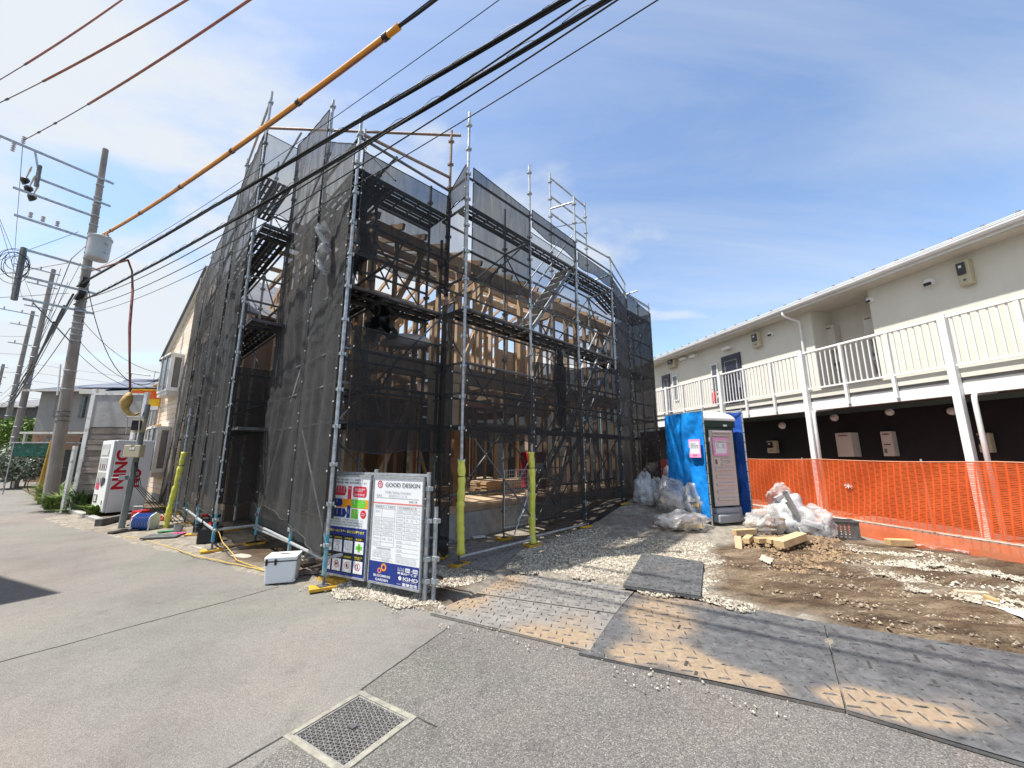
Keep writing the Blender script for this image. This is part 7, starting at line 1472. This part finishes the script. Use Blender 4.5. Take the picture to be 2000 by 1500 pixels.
mb = MB(); pr = [(0.02, .0), (wT - .02, 0), (wT - .02, .10), (wT - .16, .22), (wT - .16, .30), (wT - .04, .32), (.04, .32), (.10, .22)]
tb(0.0, wT, .08, .9, .0, .30).build('base', M_tbase, tw, local=True, bevel=.03); tb(.03, wT - .26, -.10, .08, .02, .19).build('step', M_tbase, tw, local=True, bevel=.03); tb(wT - .24, wT - .04, -.03, .08, .02, .10).build('step', M_tbase, tw, local=True, bevel=.03); tb(.06, wT - .2, -.03, .08, .19, .30).build('step', M_tbase, tw, local=True, bevel=.03)
tb(.02, wT - .02, .09, .88, .30, TH).build('shell', M_tgreen, tw, local=True, bevel=.02); tb(-.0, wT, .06, .10, TH - .14, TH).build('lintel', M_tgreen, tw, local=True, bevel=.01)
dd_ = tb(.11, wT - .10, .05, .085, .33, TH - .20).build('door', M_tdoor, tw, local=True, bevel=.012)
for z in (.45, .60, .75, .90, 1.05, 1.62, 1.76, 1.88 - .05): tb(.18, wT - .17, .020, .052, z, z + .045).build('rib', M_tdoor, dd_, local=True, bevel=.010)
tb(.17, .33, .035, .052, 1.15, 1.31).build('handle_recess', M_bw, dd_, local=True, bevel=.006); tb(.19, .24, .02, .036, 1.18, 1.28).build('lock', mat('lock_brown', (.2, .1, .08)), dd_, local=True, bevel=.008); tb(.36, .62, .03, .052, 1.26, 1.30).build('rib', M_tdoor, dd_, local=True, bevel=.008); tb(.36, .62, .03, .052, 1.16, 1.20).build('rib', M_tdoor, dd_, local=True, bevel=.008); tb(.58, .62, .03, .052, 1.20, 1.26).build('rib', M_tdoor, dd_, local=True)
tb(.52, .62, .05, .06, TH - .12, TH - .08).build('label_plate', M_white, tw, local=True); tb(.56, .63, .045, .06, TH - .185, TH - .165).build('hinge', M_black, tw, local=True); tb(.56, .64, .045, .09, .305, .33).build('hinge', M_black, tw, local=True)
mb = MB(); a = [(-.02, .04), (wT + .02, .04), (wT + .02, .93), (-.02, .93)]; cx, cy = wT / 2, .48
lv = [(1, TH + .002), (1, TH + .06), (.86, TH + .14), (.55, TH + .22), (.25, TH + .24)]
for s_, z in lv: mb.v += [(cx + (x - cx) * s_, cy + (y - cy) * s_, z) for x, y in a]
for i in range(4):
    for k in range(4): mb.f.append((i * 4 + k, i * 4 + (k + 1) % 4, (i + 1) * 4 + (k + 1) % 4, (i + 1) * 4 + k))
mb.f += [(16, 17, 18, 19), (3, 2, 1, 0)]; mb.build('roof', M_white, tw, local=True, bevel=.02)
def notice(par, x0, z0, w, h, y): 
    mb = MB(); mb.obox((x0, y, z0), (w, 0, 0), (0, .002, 0), (0, 0, h)); n_ = thing('notice', 'pink bordered paper notice taped to the beige toilet door' if par is tw else 'pink bordered paper notice taped to the blue tarpaulin', 'notice', par.matrix_basis @ Vector((x0, y, z0)), par.rotation_euler.z)
    MB().obox((0, 0, 0), (w, 0, 0), (0, .002, 0), (0, 0, h)).build('sheet', M_pk, n_, local=True); MB().obox((w * .14, -.002, h * .12), (w * .74, 0, 0), (0, .0015, 0), (0, 0, h * .7)).build('print', M_pw, n_, local=True)
    text('お知らせ', n_, (w * .3, -.004, h * .72), h * .10, M_ink, w * .4); text('使用上の注意\n清掃当番\nきれいに使いましょう', n_, (w * .2, -.004, h * .58), h * .09, M_inkl, w * .34); text('現場\n事務所\n連絡先', n_, (w * .6, -.004, h * .58), h * .09, M_inkl, w * .2)
    for zz_ in (.2, .8): MB().obox((w * .04, -.003, h * zz_), (w * .03, 0, 0), (0, .002, 0), (0, 0, h * .04)).build('mark', M_ink, n_, local=True)
notice(tw, .16, 1.36, .40, .38, .024)
# blue tarpaulins on tube frames
M_tarp = mat('blue_tarp', (.012, .24, .68), (.010, .20, .60), 3, .38, .5, bscale=9); M_tarpd = mat('deep_blue_tarp', (.03, .11, .45), (.02, .08, .36), 3, .45, .4, bscale=9)
tn = Vector((-td.y, td.x, 0)); F_l = Vector((tl.x, tl.y, 0)) - td * .11 - tn * .04; L_l = F_l + tn * 1.06 - td * .05
def tarp(label, a, b_, zb0, zb1, zt, m, seed, sgn=1):
    t = thing('blue_tarpaulin', label, 'tarpaulin', tuple(a + Z * zb0)); d = (b_ - a); nn_ = Vector((d.y, -d.x, 0)).normalized() * sgn
    def f(u, v):
        zb = zb0 + (zb1 - zb0) * u; p = a.lerp(b_, u); e = 4 * u * (1 - u); w_ = (noise.noise(Vector((u * 3 + seed, v * 4, 0))) + .3) * .07 * e ** .5 + .05 * abs(noise.noise(Vector((u * 5 + v * 3 + seed, v * 2 - u * 4, 1)))) + .012 * noise.noise(Vector((u * 18, v * 20 + seed, 2))) + .02 * math.sin((u * 2 + v * 3) * 6 + 3 * noise.noise(Vector((u * 3, v * 3, seed)))) * e
        return p + nn_ * (.02 + w_) + Z * (zb + (zt - zb) * v - .012 * abs(math.sin(u * 9)) * v ** 8)
    mb = MB(); mb.grid(f, 44, 60); mb.build('sheet', m, t, smooth=True)
    for (p, zz_) in ((a, zb0), (b_, zb1)): 
        mb = MB(); mb.tube([Vector((p.x, p.y, max(0, terrain(p.x, p.y)))), Vector((p.x, p.y, zt + .06))], .016, 8); mb.build('frame_tube', M_steel, t)
    mb = MB(); mb.tube([a + Z * (zt + .01), b_ + Z * (zt + .01)], .014, 8); mb.build('frame_tube', M_steel, t)
    for i in range(11):
        for p in (a, b_): z_ = zb0 + .1 + (zt - zb0 - .15) * i / 10; mb = MB(); mb.lathe((p.x, p.y, z_), [(.0165, -.008), (.021, 0), (.0165, .008)], 8); mb.build('lacing', M_black, t)
    return t
tzt = tz + 2.30
tA = tarp('bright blue tarpaulin screen left of the portable toilet', F_l, L_l, .28, .62, tzt - .02, M_tarp, 2, -1)
Rr_ = Vector((tl.x, tl.y, 0)) + td * (wT + .14) - tn * .02; tB = tarp('narrow deeper blue tarpaulin screen on the right flank of the portable toilet', Rr_, Rr_ + tn * 1.0 + td * -.16, .28, .3, tzt + .02, M_tarpd, 6)
ntd = (F_l - L_l).normalized(); nang = math.atan2(ntd.y, ntd.x); nw = F_l - ntd * .34
nt = thing('notice', 'pink bordered paper notice taped to the blue tarpaulin', 'notice', (nw.x + ntd.y * .10, nw.y - ntd.x * .10, tz + 1.32), nang); MB().obox((0, 0, 0), (.30, 0, 0), (0, .002, 0), (0, 0, .38)).build('sheet', M_pk, nt, local=True); MB().obox((.03, -.002, .08), (.24, 0, 0), (0, .0015, 0), (0, 0, .25)).build('print', M_pw, nt, local=True); text('お知らせ\n場内の掲示物\nはがさない事', nt, (.05, -.004, .27), .04, M_ink, .2); text('事務所', nt, (.09, -.004, .03), .04, M_pr, .12)
# ============================================================ HEAPS
M_film = see_through(mat('clear_sack', (.56, .54, .52), (.74, .72, .70), 5, .25, 1.0, bscale=9, spec=.7, stretch=(1, 1, .5)), .40, .24, tscale=5); M_filmb = see_through(mat('bluish_sack', (.50, .54, .57), (.70, .72, .73), 5, .25, 1.0, bscale=9, spec=.7, stretch=(1, 1, .5)), .66, .22, tscale=4)
def sack(x, y, label, rx, ry, rz_, rot, seed, m=None, inside='wood', lift=0.0, tuft_=True, dy=0.0):
    c = GT(x, y); c.y += dy; z0 = terrain(c.x, c.y) + lift; k_ = 1.22 if x < 1400 else 1.1; rx *= k_; ry *= k_; rz_ *= k_ * .86; t = thing('rubbish_sack', label, 'sack', (c.x, c.y, z0), group='clear sacks of site rubbish'); mb = MB(); cz = z0 + rz_ * .60; blob(mb, (c.x, c.y, cz), rx, ry, rz_, seed, .32, 4, True, rot, 1.5); mb.build('film', m or M_film, t, smooth=True)
    rr = random.Random(seed)
    for k in range(8 if inside == 'wood' else 5):
        L = rx * rr.uniform(.7, 1.25); w_ = rr.uniform(.07, .17); h__ = rr.uniform(.025, .09); mm = [M_pine, M_ply, M_bw, mat('pink_board', (.58, .44, .37))][rr.randrange(4)] if inside == 'wood' else mat('grey_scrap', (.50, .54, .58), (.66, .68, .70), 6, .6)
        d = Vector((math.cos(rot + rr.uniform(-.9, .9)), math.sin(rot + rr.uniform(-.9, .9)), rr.uniform(-.7, .7))).normalized(); p = Vector((c.x + rr.uniform(-.35, .35) * rx, c.y - ry * .25 + rr.uniform(-.3, .3) * ry, cz + rr.uniform(-.35, .30) * rz_)); MB().beam(p - d * L / 2, p + d * L / 2, w_, h__).build('contents', mm, t)
    if tuft_:
        q = Vector((c.x, c.y, cz + rz_ * .85)); mb = MB()
        for k in range(9): a = k * .7 + seed; o_ = Vector((math.cos(a), math.sin(a), 0)); s_ = Vector((-o_.y, o_.x, 0)) * .04; k0 = len(mb.v); mb.v += [tuple(q - s_ * .3), tuple(q + s_ * .3), tuple(q + o_ * .09 + s_ + Z * (.05 + .03 * rr.random())), tuple(q + o_ * .10 - s_ + Z * .04)]; mb.f.append((k0, k0 + 1, k0 + 2, k0 + 3))
        mb.build('gathered_neck', m or M_film, t)
    return t
sack(1262, 985, 'bluish clear sack at the far left of the heap by the net', .20, .22, .42, .4, 1, M_filmb, 'x'); sack(1285, 968, 'bulging bluish sack at the back top of the left heap', .34, .28, .34, .2, 2, M_filmb, 'x', .55); sack(1318, 975, 'pale clear sack leaning on the blue tarpaulin, highest of the left heap', .26, .22, .42, .2, 3, None, 'x', .38)
sack(1285, 1012, 'clear sack of board scraps low in the left heap', .24, .25, .34, -.4, 4, None, 'wood', .0); sack(1315, 1020, 'clear sack full of plywood pieces in the middle of the left heap', .30, .26, .42, -.9, 5, None, 'wood', .04); sack(1362, 1015, 'tall clear sack of timber ends against the toilet screen', .20, .20, .42, .9, 6, None, 'wood', .05); sack(1328, 1034, 'flat clear sack spilling pink and tan board at the front of the left heap', .42, .24, .20, .2, 7, None, 'wood', .0, False)
for k in range(5):
    c = GT(1345, 1000); o = MB().beam(Vector((c.x - .12 + .05 * k, c.y, c.z + .15)), Vector((c.x - .08 + .05 * k, c.y + .1, c.z + .95 - .04 * (k % 3))), .045, .09).build('timber_end', M_pine, bevel=.003); tag(o, ['leftmost upright timber end sticking out of the left sack heap', 'second upright timber end from the left in the sack heap', 'middle upright timber end in the left sack heap', 'fourth upright timber end in the left sack heap', 'upright timber end nearest the toilet in the left sack heap'][k], 'timber')
sack(1500, 1040, 'clear sack of laths at the left of the right heap', .40, .25, .30, .3, 11, None, 'wood', .03); sack(1550, 1040, 'fat white clear sack in the middle of the right heap', .33, .28, .40, .2, 12, M_filmb, 'x', .03); sack(1592, 1050, 'loose clear sack sagging towards the plastic crate', .30, .24, .36, -.6, 13, None, 'x', .0, True); sack(1530, 1012, 'small clear sack pushed up behind the fat white one', .28, .2, .34, .3, 14, None, 'x', .25)
def timber(x, y, L, w_, h_, a, lift, label, tilt=0.0, m=None):
    c = GT(x, y); d = Vector((math.cos(a), math.sin(a), tilt)).normalized(); p = Vector((c.x, c.y, terrain(c.x, c.y) + h_ / 2 + lift)); o = MB().beam(p - d * L / 2, p + d * L / 2, w_, h_).build('timber_offcut', m or M_pine, bevel=.004); tag(o, label, 'offcut')
timber(1455, 1048, .46, .10, .10, .25, .03, 'square yellow timber offcut at the left end of the right heap'); timber(1485, 1040, .50, .11, .11, .12, .10, 'long square offcut lying over the others in front of the lath sack'); timber(1443, 1072, .42, .10, .04, 1.05, .04, 'thin reddish lath offcut slanting down to the dirt', .5, mat('pink_pine', (.55, .33, .20))); timber(1462, 1062, .36, .10, .09, .85, .03, 'short block offcut between the lath and the crossing offcut'); timber(1500, 1062, .42, .11, .08, .15, .02, 'pale offcut at the front foot of the fat white sack'); timber(1545, 1060, .62, .16, .11, .42, .08, 'broad pale beam offcut resting across the right heap front', .12); timber(1520, 1070, .35, .1, .07, .2, .01, 'low pale offcut under the broad beam')
timber(1758, 1068, .36, .13, .10, -.12, .02, 'square timber block lying alone at the foot of the orange mesh'); timber(1898, 1162, .30, .05, .03, -.22, .01, 'thin grey stake lying on the gravel at the right'); timber(1938, 1178, .14, .06, .05, 1.2, .01, 'small pine chip block standing by the white paper at the right')
p = GT(1560, 1010); mb = MB(); a0_, a1_ = pz(1533, 962, 7.3), pz(1572, 1030, 7.5); mb.tube([a1_ - (a0_ - a1_) * .2, a0_], .045, 14, False); mb.tube([a1_ - (a0_ - a1_) * .2, a0_ + (a0_ - a1_) * .001], .038, 14, False); o = mb.build('plastic_pipe', mat('pale_pvc', (.55, .56, .57), (.48, .49, .50), 4, .35)); tag(o, 'pale plastic pipe sticking up out of the right rubbish heap', 'pipe')
mb = MB(); a0_, a1_ = pz(1536, 982, 7.4), pz(1556, 1010, 7.5); mb.tube([a1_, a0_], .026, 12, False); o = mb.build('plastic_pipe', MATS['pale_pvc']); tag(o, 'shorter thin plastic pipe beside the big pipe in the right heap', 'pipe')
# sheets of film and paper on the dirt
def flat(label, pts, m, seed, amp=.03, cat='sheet', lift=.02):
    q = [GT(x, y) for x, y in pts]; mb = MB()
    def f(u, v): p = q[0] * (1 - u) * (1 - v) + q[1] * u * (1 - v) + q[2] * u * v + q[3] * (1 - u) * v; return Vector((p.x, p.y, terrain(p.x, p.y) + lift + amp * (1 + noise.noise(Vector((p.x * 7 + seed, p.y * 7, 0)))) * (0.5 + abs(noise.noise(Vector((p.x * 20, p.y * 20, seed)))))))
    mb.grid(f, 24, 10); o = mb.build('plastic_sheet' if cat == 'sheet' else 'paper_sheet', m, smooth=True); tag(o, label, cat)
flat('crumpled clear film folded along the foot of the orange mesh', [(1785, 1070), (1895, 1090), (1892, 1072), (1770, 1056)], M_film, 1, .05); flat('white torn sheet on the dirt at the right edge of view', [(1943, 1190), (2010, 1218), (2012, 1200), (1960, 1194)], M_white, 2, .012, 'paper'); flat('small white paper scrap beside the thin grey stake', [(1925, 1178), (1950, 1186), (1966, 1180), (1935, 1173)], M_white, 3, .01, 'paper'); flat('pale rag trodden into the soil in front of the right heap', [(1480, 1098), (1505, 1108), (1512, 1098), (1490, 1090)], mat('dirty_cloth', (.45, .40, .33)), 4, .03, 'paper')
# ---- grey plastic crate
c = GT(1645, 1052); cz = terrain(c.x, c.y) + .01; bk2 = thing('plastic_crate', 'dark grey slotted plastic crate on the dirt in front of the orange mesh', 'crate', (c.x, c.y, cz), -.32); M_crate = mat('grey_crate', (.10, .095, .095), (.13, .125, .12), 8, .55)
W_, D_2, H_2 = .44, .30, .30
def side(nm, o_, ax_, L, nrm):
    mb = MB(); ax_ = Vector(ax_); nrm = Vector(nrm); o_ = Vector(o_)
    for z0_, z1_ in ((0, .035), (.255, .30)): mb.obox(o_ + Z * z0_, ax_ * L, nrm * .008, Z * (z1_ - z0_))
    for k in range(8): x = L * k / 7 - (.0 if k == 0 else .012 if k < 7 else .024); mb.obox(o_ + ax_ * x + Z * .035, ax_ * .024, nrm * .0075, Z * .22)
    mb.build(nm, M_crate, bk2, local=True)
    for k in range(5): MB().obox(o_ + Z * (.062 + .042 * k) + nrm * .001, ax_ * L, nrm * .005, Z * .016).build('slat', M_crate, bk2, local=True)
side('long_side', (-W_ / 2, -D_2 / 2, 0), (1, 0, 0), W_, (0, 1, 0)); side('long_side', (-W_ / 2, D_2 / 2 - .008, 0), (1, 0, 0), W_, (0, 1, 0)); side('end_side', (-W_ / 2, -D_2 / 2 + .009, 0), (0, 1, 0), D_2 - .018, (1, 0, 0)); side('end_side', (W_ / 2 - .008, -D_2 / 2 + .009, 0), (0, 1, 0), D_2 - .018, (1, 0, 0))
mb = MB(); 
for (a, b_, c_, d) in ((-W_ / 2 - .015, -D_2 / 2 - .015, W_ + .03, .02), (-W_ / 2 - .015, D_2 / 2 - .005, W_ + .03, .02)): mb.obox((a, b_, .30), (c_, 0, 0), (0, d, 0), (0, 0, .018))
for a in (-W_ / 2 - .015, W_ / 2 - .005): mb.obox((a, -D_2 / 2 + .005, .30), (.02, 0, 0), (0, D_2 - .01, 0), (0, 0, .018))
mb.build('rim', M_crate, bk2, local=True); MB().obox((-W_ / 2 + .01, -D_2 / 2 + .01, .0), (W_ - .02, 0, 0), (0, D_2 - .02, 0), (0, 0, .01)).build('bottom', M_crate, bk2, local=True)
# red hoarding block left of the toilet screens
c = pz(1303, 905, 13.2); o = MB().box(c.x, c.y, .7, .5, .1, 1.4, -.3).build('barrier_panel', mat('red_brown_panel', (.30, .05, .03), (.25, .04, .025), 4, .6)); tag(o, 'red brown panel behind the scaffold end and the blue tarpaulin', 'panel')
print('objects', len(bpy.data.objects), 'tris', sum(len(me.loop_triangles) if me.loop_triangles else sum(len(p.vertices) - 2 for p in me.polygons) for me in bpy.data.meshes))
